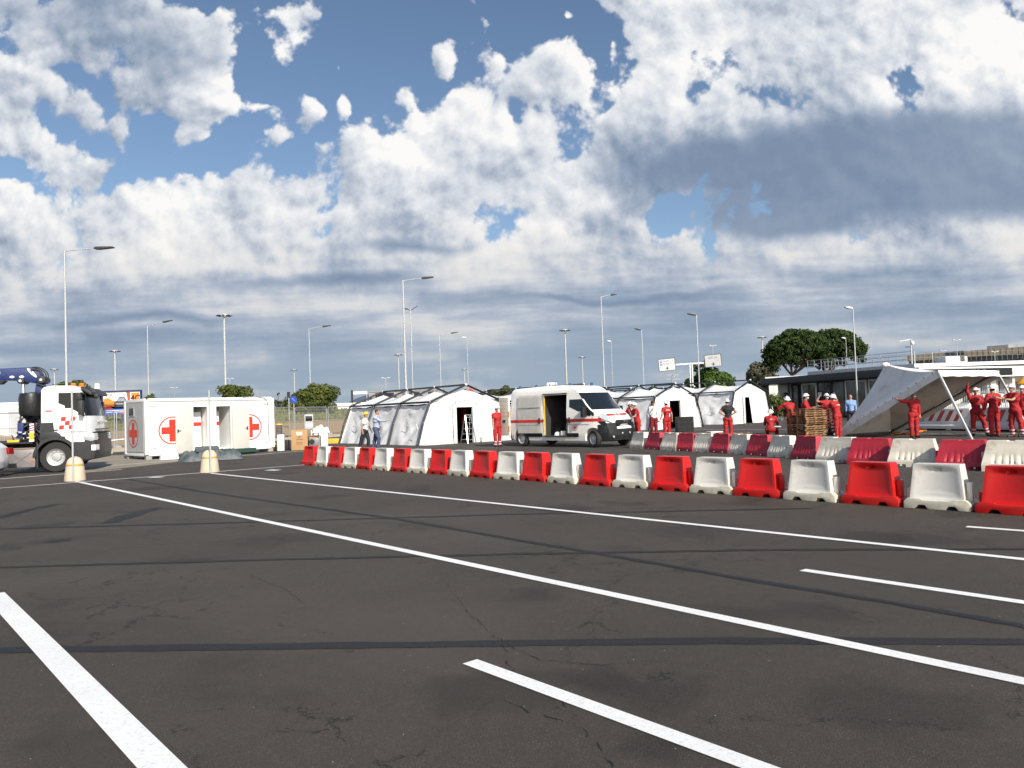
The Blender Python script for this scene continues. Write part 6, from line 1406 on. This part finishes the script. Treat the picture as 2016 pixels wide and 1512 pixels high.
for z in (-.64, -.78): flat([(-.85, z-.03), (.1-z*.2, z-.03), (.1-z*.2, z+.03), (-.85, z+.03)], WHITE, 'small_print', -.007)
flat([(-.1, -.93), (.6, -.93), (.6, -.84), (-.1, -.84)], RED, 'red_print', -.007)
q = MB(); q.box((.15, .1, zb_b/2), (.36, .2, zb_b)); q.build('post', BLUE, bb)
# ---------------------------------------------------------------- road signs
SGN = mat('sign_white', (.55, .56, .56), .4); SG2 = mat('sign_rear_grey', (.42, .43, .43), .5); SB = mat('sign_blue', (.02, .06, .35), .4); SK = mat('sign_text', (.02, .02, .02), .5)
Yg = 110; pg = at(1361, 740, Yg); ga = thing('sign_gantry', 'grey overhead gantry carrying two white arrow signs above the tents', 'sign gantry', (pg.x, Yg, 0), 0); zbm = at(1361, 716, Yg).z
for dx in (-.16, .16): q = MB(); q.box((dx, 0, zbm/2), (.16, .3, zbm)); q.build('post', STEEL, ga)
x0, x1 = at(1312, 716, Yg).x-pg.x, at(1400, 712, Yg).x-pg.x; q = MB(); q.bar((x0, .15, zbm-.1), (x1, .15, zbm+.1), .28, .22); q.build('beam', STEEL, ga)
for (xa, xb, ya, yb), nm in (((1297, 1328.5, 706, 730), 0), ((1387.5, 1419, 698, 722), 1)):
    A_ = at(xa, yb, Yg); B_ = at(xb, ya, Yg); w, h = B_.x-A_.x, 1.72; cx, cz = (A_.x+B_.x)/2-pg.x, (A_.z+B_.z)/2; X = T(cx, -.1, cz) @ RY(radians(-4))
    q = MB(); q.box((0, 0, 0), (w, .08, h), 0, X); sp_ = q.build('sign_panel', SGN if nm == 0 else SG2, ga); q = MB()
    for z in (-h/2, h/2): q.box((0, -.01, z), (w+.06, .12, .06), 0, X)
    for x in (-w/2, w/2): q.box((x, -.01, 0), (.06, .12, h), 0, X)
    q.build('rim', SK, sp_); q = MB(); q.add([X @ Vector(v) for v in ((-.07, -.06, -.28), (.07, -.06, -.28), (.07, -.06, -.48), (.24, -.06, -.46), (0, -.06, -.72), (-.24, -.06, -.46), (-.07, -.06, -.48))], [tuple(range(7))]); q.build('down_arrow', SK, sp_, recalc=False)
    if nm == 0:
        for z in (.52, .12): q = MB(); q.box((-.82, -.05, z), (.30, .02, .30), 0, X); q.build('parking_symbol', SB, sp_); text('letter', 'P', .28, WHITE, sp_, X @ T(-.82, -.065, z) @ XZ, .002, bold=.01)
        for z, n_ in ((.52, '1   2'), (.12, '3   4')): text('lettering', 'Terminal', .27, SK, sp_, X @ T(-.12, -.05, z) @ XZ, .002, sx=.85); text('numerals', n_, .30, SK, sp_, X @ T(.70, -.05, z) @ XZ, .002)
    else: text('lettering', 'uscita   exit', .30, SK, sp_, X @ T(0, -.05, .45) @ XZ, .002)
def post_sign(px, py, Y, r, label, build, name='road_sign'):
    P_ = at(px, py, Y); t = thing(name, label, 'road sign', (P_.x, Y, 0), 0); q = MB(); q.tube((0, .05, 0), (0, .05, P_.z+r), .035, n=8); q.build('post', STEEL, t); build(t, P_.z); return t
def noentry(t, z):
    q = MB(); q.tube((0, 0, z), (0, -.02, z), .27, n=24); d_ = q.build('disc', RED, t); q = MB(); q.box((0, -.03, z), (.38, .01, .09)); q.build('white_bar', WHITE, d_)
post_sign(926, 772, 62, .25, 'round red no-entry sign behind the nearest tent', noentry)
def bluesign(t, z):
    q = MB(); q.tube((0, 0, z), (0, -.02, z), .30, n=24); d_ = q.build('disc', SB, t); q = MB(); q.bar((-.12, -.03, z+.14), (.12, -.03, z-.14), .06, .01); q.build('white_arrow', WHITE, d_)
post_sign(578, 787, 62, .3, 'round blue sign on a post before the round green bush', bluesign)
def tallp(t, z): q = MB(); q.box((0, 0, z), (.22, .06, .42)); q.build('plate', SK, t)
post_sign(568, 777, 58, .1, 'thin post with small dark plate left of the round green bush', tallp)
def panelp(t, z):
    q = MB(); q.box((0, 0, z), (1.15, .05, .62)); d_ = q.build('panel', WHITE, t); q = MB()
    for zz in (-.31, .31): q.box((0, -.01, z+zz), (1.2, .07, .05))
    for x in (-.575, .575): q.box((x, -.01, z), (.05, .07, .62))
    q.build('rim', SB, d_); q = MB(); q.add([(-.42, -.03, z-.16), (-.14, -.03, z-.16), (-.28, -.03, z+.18)], [(0, 1, 2)]); q.build('blue_arrow', SB, d_, recalc=False); text('lettering', 'Metro', .24, SK, d_, T(.2, -.03, z+.02) @ XZ, .002)
post_sign(1087, 758, 80, .3, 'white rectangular sign with blue arrow showing over the van roof', panelp)
def blockp(t, z):
    q = MB(); q.box((0, 0, z-.3), (.3, .1, 2.0)); q.build('dark_panel', SK, t); q = MB(); q.box((1.3, 0, z+.25), (2.2, .12, .42)); bm_ = q.build('header', WHITE, t); q = MB(); q.tube((2.3, 0, 0), (2.3, 0, z+.4), .06); q.build('second_post', STEEL, bm_)
post_sign(693, 777, 120, .4, 'dark and white entry portal on the skyline left of the tent frame', blockp, 'entry_portal')
pyl = at(1325, 736, 420); py_ = thing('power_pylon', 'distant lattice power pylon between the tents and the left road sign', 'pylon', (pyl.x, 420, 0), .4); H_p = pyl.z; q = MB()
for sx_ in (-1, 1):
    for sy in (-1, 1): q.bar((sx_*2.2, sy*2.2, 0), (sx_*.4, sy*.4, H_p), .22, .22)
for k in range(9):
    z0 = H_p*k/9; z1 = H_p*(k+1)/9; w0 = 2.2-1.8*k/9; w1 = 2.2-1.8*(k+1)/9
    for sy in (-1, 1): q.bar((-w0, sy*w0, z0), (w1, sy*w1, z1), .14, .14); q.bar((w0, sy*w0, z0), (-w1, sy*w1, z1), .14, .14)
q.build('lattice_tower', STEEL, py_); q = MB()
for z in (.70, .84, .97): q.bar((-4.5, 0, H_p*z), (4.5, 0, H_p*z), .22, .22)
q.build('cross_arm', STEEL, py_)
cmP = at(1793, 668, 74); cm = thing('camera_mast', 'grey mast with round security camera and thin side arms above the walkway', 'camera mast', (cmP.x, 74, 0), 0); q = MB(); q.tube((0, 0, 0), (0, 0, cmP.z), .09, .06, 10); q.build('pole', STEEL, cm); q = MB(); q.bar((0, 0, cmP.z), (-1.1, 0, cmP.z-.15), .06, .06); q.build('antenna_arm', STEEL, cm); q = MB(); q.box((-.28, 0, cmP.z-.72), (.5, .12, .10)); q.build('bullet_camera', LAMPH, cm); q = MB(); q.ball((.12, -.05, cmP.z-.35), (.17, .17, .22), 14); q.build('dome_camera', WHITE, cm)
# low grey blocks behind the nearest tent
for (xa, xb, yt, Y, l_) in ((727, 792, 771, 70, 'grey flat-roofed cabin with dark blue windows left above the nearest tent'), (797, 872, 769, 72, 'longer grey flat-roofed cabin with dark blue windows behind the tall arm lamp')):
    A_ = at(xa, 800, Y); B_ = at(xb, 800, Y); zt2 = at((xa+xb)/2, yt, Y).z; w = B_.x-A_.x; t = thing('grey_cabin', l_, 'cabin', (A_.x, Y, 0), .04); q = MB(); q.box((w/2, 1.5, zt2/2), (w, 3, zt2)); q.build('wall', mat('cabin_concrete', (.27, .27, .26), .7, var=.12), t); q = MB(); q.box((w/2, 1.5, zt2+.04), (w+.1, 3.1, .1)); q.build('roof', MATS['cabin_concrete'], t)
    for f0, f1 in ((.12, .40), (.62, .86)) if w > 3.2 else ((.2, .75),): q = MB(); q.box((w*(f0+f1)/2, -.02, zt2-.75), (w*(f1-f0), .05, 1.3)); q.build('window', mat('blue_black_pane', (.012, .018, .04), .25), t)
A_ = at(660, 800, 230); t = thing('far_building', 'long low white building on the horizon left of the entry portal', 'building', (A_.x, 230, 0), 0); q = MB(); q.box((4, 5, 2.6), (9.5, 10, 5.2)); q.build('wall', WHITE, t); q = MB(); q.box((4, -.02, 3.2), (8.6, .1, .9)); q.build('window_band', SMOKE, t); q = MB(); q.box((4, 5, 5.3), (10, 10.4, .3)); q.build('roof', WHITE, t)
# ---------------------------------------------------------------- people
SKIN = mat('skin', (.42, .22, .14), .55, var=.06); HAIRB = mat('brown_hair', (.05, .022, .012), .7, var=.2); HAIRD = mat('dark_hair', (.015, .012, .010), .7)
SUIT = mat('red_suit', (.37, .012, .015), .75, var=.14, bump=1.0, bs=11); SUITD = mat('dark_red_trousers', (.19, .010, .014), .8, var=.12, bump=.3, bs=14); REFL = mat('reflective_tape', (.62, .63, .62), .4); BOOT = mat('boot_black', (.02, .018, .017), .5)
HELM = mat('helmet_white', (.78, .78, .78), .25); HELMY = mat('helmet_yellow', (.80, .50, .02), .3); TEE = mat('white_tee', (.62, .63, .64), .8, bump=.3, bs=12); SHIRT = mat('pale_blue_shirt', (.36, .42, .55), .8, bump=.3, bs=12); SHIRT2 = mat('sky_blue_shirt', (.22, .34, .60), .8, bump=.3, bs=12); JEANS = mat('blue_jeans', (.055, .075, .14), .8, var=.15, bump=.3, bs=14); NAVY = mat('navy_trousers', (.014, .016, .026), .8); BLK = mat('black_tee', (.014, .014, .015), .8, bump=.3, bs=12); MASK = mat('surgical_mask', (.45, .62, .70), .7); BLOUSE = mat('white_blouse', (.74, .74, .72), .75, bump=.3, bs=12)
def vec(a): return Vector(a).normalized()
def person(loc, face, label, arms, legs=None, lean=0, side=0, hip=.92, top=SUIT, bottom=SUIT, helmet=HELM, hair=HAIRD, mask=False, tape=False, boots=BOOT, short=False, look=(0, 0), scale=1.0, female=False, seat=False, longhair=False, z=0):
    """local frame: faces -y. arms / legs: ((upper dir),(lower dir)) for right(-x) then left(+x)"""
    t = thing('person', label, 'person', (loc[0], loc[1], z), face); t.scale = (scale,)*3
    legs = legs or (((-.04, 0, -1), (0, .03, -1)), ((.04, 0, -1), (0, .03, -1)))
    Hp = Vector((0, 0, hip)); up = Vector((sin(side), -sin(lean), cos(lean))).normalized(); wst = Hp+up*.20; ch = Hp+up*.38; ns = Hp+up*.53; nk = Hp+up*.60; hd = nk+Vector((sin(look[0])*.02, -.03-sin(lean)*.04-.05*sin(look[1]), .125)).normalized()*.135
    shw = .165 if female else .19; hw2 = .095; sx_ = Vector((1, 0, 0))
    caps = [('pelvis', Hp-sx_*.05, Hp+sx_*.05, .125, .125), ('torso', Hp+up*.03, wst, .135, .125 if not female else .11), ('torso', wst, ch, .13 if not female else .112, .145), ('torso', ch-sx_*.07, ch+sx_*.07, .135, .135), ('torso', ns-sx_*(shw-.04)-up*.03, ns+sx_*(shw-.04)-up*.03, .072, .072), ('torso', ch, ns, .13, .085), ('neck', ns, nk+up*.05, .058, .052)]
    ends = []
    for s, (u, l) in zip((-1, 1), arms):
        S = ns+sx_*s*shw-up*.035; E_ = S+vec(u)*.285; Wp = E_+vec(l)*.255; caps += [('torso', ns+sx_*s*.08-up*.02, S, .075, .066), ('upper_arm', S, E_, .058, .046), ('forearm', E_, Wp, .045, .030)]; ends.append((E_, Wp, vec(l), s))
    for s, (u, l) in zip((-1, 1), legs):
        A_ = Hp+sx_*s*hw2-Vector((0, 0, .02)); K = A_+vec(u)*.43; An = K+vec(l)*.42; caps += [('pelvis', Hp+sx_*s*.05, A_, .115, .10), ('thigh', A_, K, .095, .062), ('shin', K, K.lerp(An, .35), .060, .060), ('shin', K.lerp(An, .35), An, .060, .042)]
        ft = Vector((s*.03, -.17, -.035)) if l[2] < -.5 else vec(l).cross(sx_)*.17; caps += [('foot', An+Vector((0, .03, -.03)), An+ft, .042, .036)]
    mb = MB()
    def capsule(a, b, ra, rb):
        a = Vector(a); b = Vector(b); d = b-a; L = max(d.length, 1e-4); q = d.to_track_quat('Z', 'Y') if d.length > 1e-4 else Vector((0, 0, 1)).to_track_quat('Z', 'Y'); n = 12; rows = []
        for i in range(1, 5): ph = -pi/2+pi/2*i/5; rows.append((ra*cos(ph), ra*sin(ph)))
        rows += [(ra, 0), (rb, L)]
        for i in range(1, 5): ph = pi/2*i/5; rows.append((rb*cos(ph), L+rb*sin(ph)))
        vs = [a+q @ Vector((r*cos(2*pi*k/n), r*sin(2*pi*k/n), z_)) for r, z_ in rows for k in range(n)]; m_ = len(rows)
        mb.add(vs, [(i*n+k, i*n+(k+1) % n, (i+1)*n+(k+1) % n, (i+1)*n+k) for i in range(m_-1) for k in range(n)]+[tuple(range(n-1, -1, -1)), tuple(range((m_-1)*n, m_*n))])
    for c in caps: capsule(*c[1:])
    HR = RZ(look[0]) @ RX(-look[1] if look[1] else 0); HX = Matrix.Translation(hd) @ HR
    mb.ball((0, .008, .02), (.076, .092, .105), 14, 0, HX); mb.ball((0, -.03, -.045), (.055, .058, .065), 12, 0, HX); mb.ball((0, -.092, -.015), (.014, .022, .024), 8, 0, HX); mb.ball((0, -.078, -.062), (.026, .014, .010), 8, 0, HX); mb.ball((0, -.07, .03), (.05, .02, .012), 8, 0, HX)
    for s in (-1, 1): mb.ball((s*.078, .012, -.01), (.012, .022, .032), 8, 0, HX)
    for E_, Wp, l, s in ends: a = Wp+l*.045; mb.ball((0, 0, 0), (.040, .022, .055), 10, 0, Matrix.Translation(a) @ l.to_track_quat('Z', 'Y').to_matrix().to_4x4())
    raw = mb.build('body', SKIN, None, weld=False)
    md = raw.modifiers.new('r', 'REMESH'); md.mode = 'VOXEL'; md.voxel_size = .0155; md.use_smooth_shade = True; sm = raw.modifiers.new('s', 'SMOOTH'); sm.iterations = 4; sm.factor = .5
    bpy.context.view_layer.update(); me = bpy.data.meshes.new_from_object(raw.evaluated_get(bpy.context.evaluated_depsgraph_get())); bpy.data.objects.remove(raw)
    b = bmesh.new(); b.from_mesh(me); bpy.data.meshes.remove(me)
    # fingers grown out of the palm
    fm = MB()
    for E_, Wp, l, s in ends:
        q = l.to_track_quat('Z', 'Y'); base = Wp+l*.08
        for k, (o_, ln) in enumerate(((-.028, .062), (-.010, .074), (.009, .070), (.027, .055))):
            a = base+q @ Vector((o_, 0, -.005)); m_ = a+q @ Vector((o_*.2, .006, ln*.5)); e = m_+q @ Vector((0, .022, ln*.42)); fm.tube(a, m_, .009, .0085, 6); fm.tube(m_, e, .0085, .007, 6)
        a = Wp+l*.03+q @ Vector((-s*.032, 0, 0)); m_ = a+q @ Vector((-s*.026, .01, .028)); fm.tube(a, m_, .0105, .0095, 6); fm.tube(m_, m_+q @ Vector((-s*.006, .008, .028)), .0095, .008, 6)
    fb = fm.bm(); tmp = bpy.data.meshes.new('t'); fb.to_mesh(tmp); fb.free(); b.from_mesh(tmp); bpy.data.meshes.remove(tmp)
    def region(p):
        best = None; bd2 = 9
        if (p-hd).length < .16 and p.z > nk.z+.03: return 'head', 0
        for c in caps:
            a, e = Vector(c[1]), Vector(c[2]); d = e-a; u = max(0, min(1, (p-a).dot(d)/max(d.dot(d), 1e-9))); dist = (p-(a+d*u)).length-(c[3]+(c[4]-c[3])*u)
            if dist < bd2: bd2 = dist; best = (c[0], u)
        for E_, Wp, l, s in ends:
            if (p-(Wp+l*.06)).length < .075 and (p-Wp).dot(l) > 0: return 'hand', 0
        return best
    body = fin(b.copy(), 'body', SKIN, t, ang=80, recalc=False, weld=False)
    b.normal_update(); reg = {v.index: region(v.co) for v in b.verts}
    def garment(nm, m, test, off, wr=.014):
        nb = bmesh.new(); mp_ = {}
        for f in b.faces:
            if len(f.verts) and all(test(*reg[v.index], v.co) for v in f.verts):
                vs = []
                for v in f.verts:
                    if v not in mp_: mp_[v] = nb.verts.new(v.co+v.normal*(off+wr*mnoise.noise(v.co*11+Vector((loc[0], 0, 0)))))
                    vs.append(mp_[v])
                nb.faces.new(vs)
        if nb.faces: return fin(nb, nm, m, t, ang=80, recalc=False, weld=False)
        nb.free()
    sleeve = .62 if short else 2
    garment('jacket' if top is SUIT else 'shirt', top, lambda r, u, p: r == 'torso' and (p-Hp).dot(up) > -.02 or r == 'upper_arm' and u < (sleeve if short else 2) or r == 'forearm' and not short and u < .92 or (r == 'pelvis' and (p-Hp).dot(up) > .02), .017)
    garment('trousers', bottom, lambda r, u, p: r in ('pelvis', 'thigh', 'shin') or (r == 'torso' and (p-Hp).dot(up) < .04), .024, .020)
    garment('boots', boots, lambda r, u, p: r == 'foot' or (r == 'shin' and u > .93), .012, 0)
    if tape:
        for s, (u, l) in zip((-1, 1), legs):
            A_ = Hp+sx_*s*hw2-Vector((0, 0, .02)); K = A_+vec(u)*.43; An = K+vec(l)*.42
            for f0 in (.52, .78): q = MB(); q.tube(K.lerp(An, f0), K.lerp(An, f0+.11), .088, .080, 14, cap=False); q.build('reflective_band', REFL, t)
    if helmet:
        h = MB(); X = HX @ T(0, .012, .045) @ RX(radians(-6)); h.ball((0, 0, 0), (.108, .128, .115), 20, 0, X, z0=0); n = 24
        h.add([X @ Vector((r*1.0*cos(2*pi*k/n), r*1.2*sin(2*pi*k/n)-(.018 if r > .12 and sin(2*pi*k/n) < 0 else 0), z_)) for r, z_ in ((.107, .004), (.133, -.008), (.107, -.006)) for k in range(n)], [(i*n+k, i*n+(k+1) % n, ((i+1) % 3)*n+(k+1) % n, ((i+1) % 3)*n+k) for i in range(3) for k in range(n)]); hl = h.build('helmet', helmet, t, ang=50)
        h = MB(); h.box((0, 0, .112), (.022, .17, .012), 0, X); h.build('helmet_ridge', helmet, hl, bevel=.004)
    hr = MB(); hr.ball((0, .022, .035), (.084, .094, .098), 16, 0, HX, z0=-.15)
    if longhair: hr.ball((0, .06, -.05), (.085, .06, .13), 12, 0, HX); hr.ball((0, .02, .05), (.10, .11, .10), 14, 0, HX)
    elif hair is not None: hr.ball((0, .045, -.005), (.074, .058, .07), 12, 0, HX)
    if hair is not None: hr.build('hair', hair, t)
    if mask: m_ = MB(); m_.ball((0, -.052, -.045), (.056, .052, .048), 12, 0, HX); m_.build('face_mask', MASK, t)
    else:
        e = MB()
        for s in (-1, 1): e = MB(); e.ball((s*.030, -.083, .012), (.011, .006, .006), 8, 0, HX); e.build('eye', HAIRD, t)
    if top is SUIT:
        q = MB(); bk = ch+up*.06+Vector((0, cos(lean)*.158, -sin(lean)*.0)) ; X = Matrix.Translation(bk) @ Matrix.Rotation(lean, 4, 'X'); q.box((0, 0, 0), (.20, .012, .030), 0, X); q.build('back_lettering', REFL, t)
    return t
DN = ((-.12, 0, -1), (-.02, -.15, -1)); DL = ((.12, 0, -1), (.02, -.15, -1))
def gp(px, py): return gnd(px, py)
# face: 0 looks towards the camera; pi looks away; +pi/2 faces right (+x)
p = gp(719, 886); person(p, radians(80), 'man in white T-shirt and yellow helmet walking beside the nearest tent', (((-.15, .35, -1), (0, -.1, -1)), ((.15, -.3, -1), (0, -.5, -1))), (((-.02, .35, -1), (0, .25, -1)), ((.02, -.35, -1), (0, .1, -1))), lean=.08, top=TEE, bottom=NAVY, helmet=HELMY, short=True, hip=.90, scale=.98)
p = gp(742, 885.5); person(p, radians(75), 'man in pale blue shirt and jeans pointing with outstretched arm at the tent', (((.25, -.8, -.5), (.1, -1, -.05)), ((.12, .1, -1), (0, -.35, -1))), (((-.02, -.38, -1), (0, .1, -1)), ((.02, .30, -1), (0, .25, -1))), lean=.06, top=SHIRT, bottom=JEANS, helmet=None, hair=HAIRB, hip=.92, scale=1.04)
p = gp(913, 871); person(Vector((p.x, p.y+1.3, 0)), radians(200), 'worker in red suit standing inside the nearest tent doorway behind the ladder', (((-.4, -.3, .5), (0, -.3, 1)), ((.3, -.3, .6), (0, -.3, 1))), z=.32, tape=True)
p = gp(980, 879.5); person(p, radians(35), 'worker in red suit and white helmet raising an arm at the van rear door', (DN, ((.55, -.1, .35), (.15, -.2, 1))), tape=True, scale=1.0, short=True, mask=False)
p = gp(1253, 872); person(p+Vector((0, 2.2, 0)), radians(75), 'left of two red-suited workers talking face to face beside the van bonnet', (((-.1, -.5, -1), (.1, -1, -.1)), ((.1, -.4, -1), (-.1, -1, -.2))), lean=.12, scale=1.0, short=True, look=(0, .25))
p = gp(1273, 872); person(p+Vector((0, 2.2, 0)), radians(-75), 'right of two red-suited workers talking face to face beside the van bonnet', (((-.1, -.5, -1), (.1, -1, -.1)), ((.1, -.4, -1), (-.1, -1, -.2))), lean=.2, scale=.98, short=True, look=(0, .25))
p = gp(1299, 864); person(p+Vector((0, 1.4, 0)), radians(20), 'woman with brown hair in white blouse and dark red trousers, hand at her face', (((-.15, -.2, -1), (.2, -.6, .9)), ((.3, .1, -1), (-.1, -.2, -1))), top=BLOUSE, bottom=SUITD, helmet=None, hair=HAIRB, female=True, longhair=True, scale=1.02)
p = gp(1321, 865); person(p+Vector((0, .8, 0)), radians(200), 'worker in short red overall and white helmet beside the black crates', (((-.4, .1, -1), (-.1, -.1, -1)), ((.4, .2, -1), (.2, -.3, -.8))), short=True, female=True, scale=.99, hair=HAIRB)
p = gp(1440, 866); person(p+Vector((0, .4, 0)), radians(172), 'woman in black T-shirt and red trousers with hands on her hips', (((-.75, .25, -.8), (.75, -.3, -.55)), ((.75, .25, -.8), (-.75, -.3, -.55))), top=BLK, short=True, female=True, scale=.98, hair=HAIRB)
p = gp(1530, 862); person(p+Vector((0, .8, 0)), radians(155), 'worker in red suit and white helmet sitting on the low pallets', (((-.3, -.4, -.9), (.1, -1, -.3)), ((.3, -.5, -.9), (0, -1, -.3))), (((-.25, -1, -.05), (0, -.35, -1)), ((.25, -1, .05), (0, -.5, -.9))), lean=.32, hip=.36, scale=1.02, look=(0, .3))
p = gp(1594, 862); person(p+Vector((0, 2.0, 0)), radians(182), 'worker in red seen from behind bending over the sunlit pallet stack', (((-.7, -.45, -.6), (-.1, -.9, -.4)), ((.7, -.45, -.6), (.1, -.9, -.4))), lean=.55, scale=1.05, look=(0, .3))
p = gp(1630, 862); person(p+Vector((0, 2.4, 0)), radians(60), 'worker in red and white helmet standing behind the bending worker by the pallets', (((-.2, -.4, -1), (.3, -.9, .2)), ((.2, -.4, -1), (0, -.8, .1))), lean=.1, scale=1.04, mask=True)
p = gp(1651, 864); person(p, radians(215), 'worker in bright red suit leaning over the dark pallet stack', (((-.1, -.8, -.5), (.1, -.9, .1)), ((.1, -.8, -.5), (-.1, -.9, .2))), lean=.22, scale=1.0, look=(0, .2))
p = gp(1669, 858); person(p+Vector((.15, 2.4, 0)), radians(5), 'worker in red with blue mask raising both hands to the helmet', (((-.8, -.1, .15), (.5, -.2, 1)), ((.8, -.1, .15), (-.5, -.2, 1))), mask=True, short=True, scale=1.03)
p = gp(1691, 847); person(p+Vector((.1, 1.0, 0)), radians(160), 'bald man in sky blue shirt standing by the tall lamp before the bar', (DN, DL), top=SHIRT2, bottom=NAVY, helmet=None, hair=None, scale=1.0)
p = Vector((15.42, 29.6, 0)); person(p, radians(8), 'worker in red standing under the tilted awning holding up its canvas', (((-.7, -.1, .05), (-.6, 0, .25)), DL), mask=True, helmet=None, tape=False, scale=.98, lean=.05)
p = gp(1925, 858); person(p, radians(-20), 'worker in red stepping sideways with one arm raised beside the striped barrier', (((-.3, -.1, 1), (.1, -.2, 1)), ((.2, .1, -1), (0, -.2, -1))), (((-.08, -.05, -1), (0, .05, -1)), ((.32, .05, -1), (.25, .1, -1))), tape=True, scale=1.02)
p = gp(1959, 859); person(p, radians(185), 'worker in dark red suit seen from behind with white helmet, hands forward', (((-.3, -.1, -1), (.3, -.7, -.6)), ((.35, 0, -1), (0, -.4, -1))), scale=1.06, mask=False)
p = gp(2001, 860); person(p, radians(-78), 'worker in red gripping the raised right leg of the awning', (((-.1, -.9, -.35), (.1, -1, .25)), ((.1, -.8, -.5), (0, -1, .1))), (((-.04, -.15, -1), (0, .1, -1)), ((.04, .2, -1), (0, .15, -1))), lean=.10, tape=True, short=True, scale=1.06)
p = gp(2040, 857); person(p+Vector((0, .6, 0)), radians(-60), 'worker in red half cut off by the right photo edge', (((-.1, -.7, -.6), (.1, -1, .2)), DL), tape=True, scale=1.03)
for o in list(SC.objects):
    if o.name.startswith('person'): pass
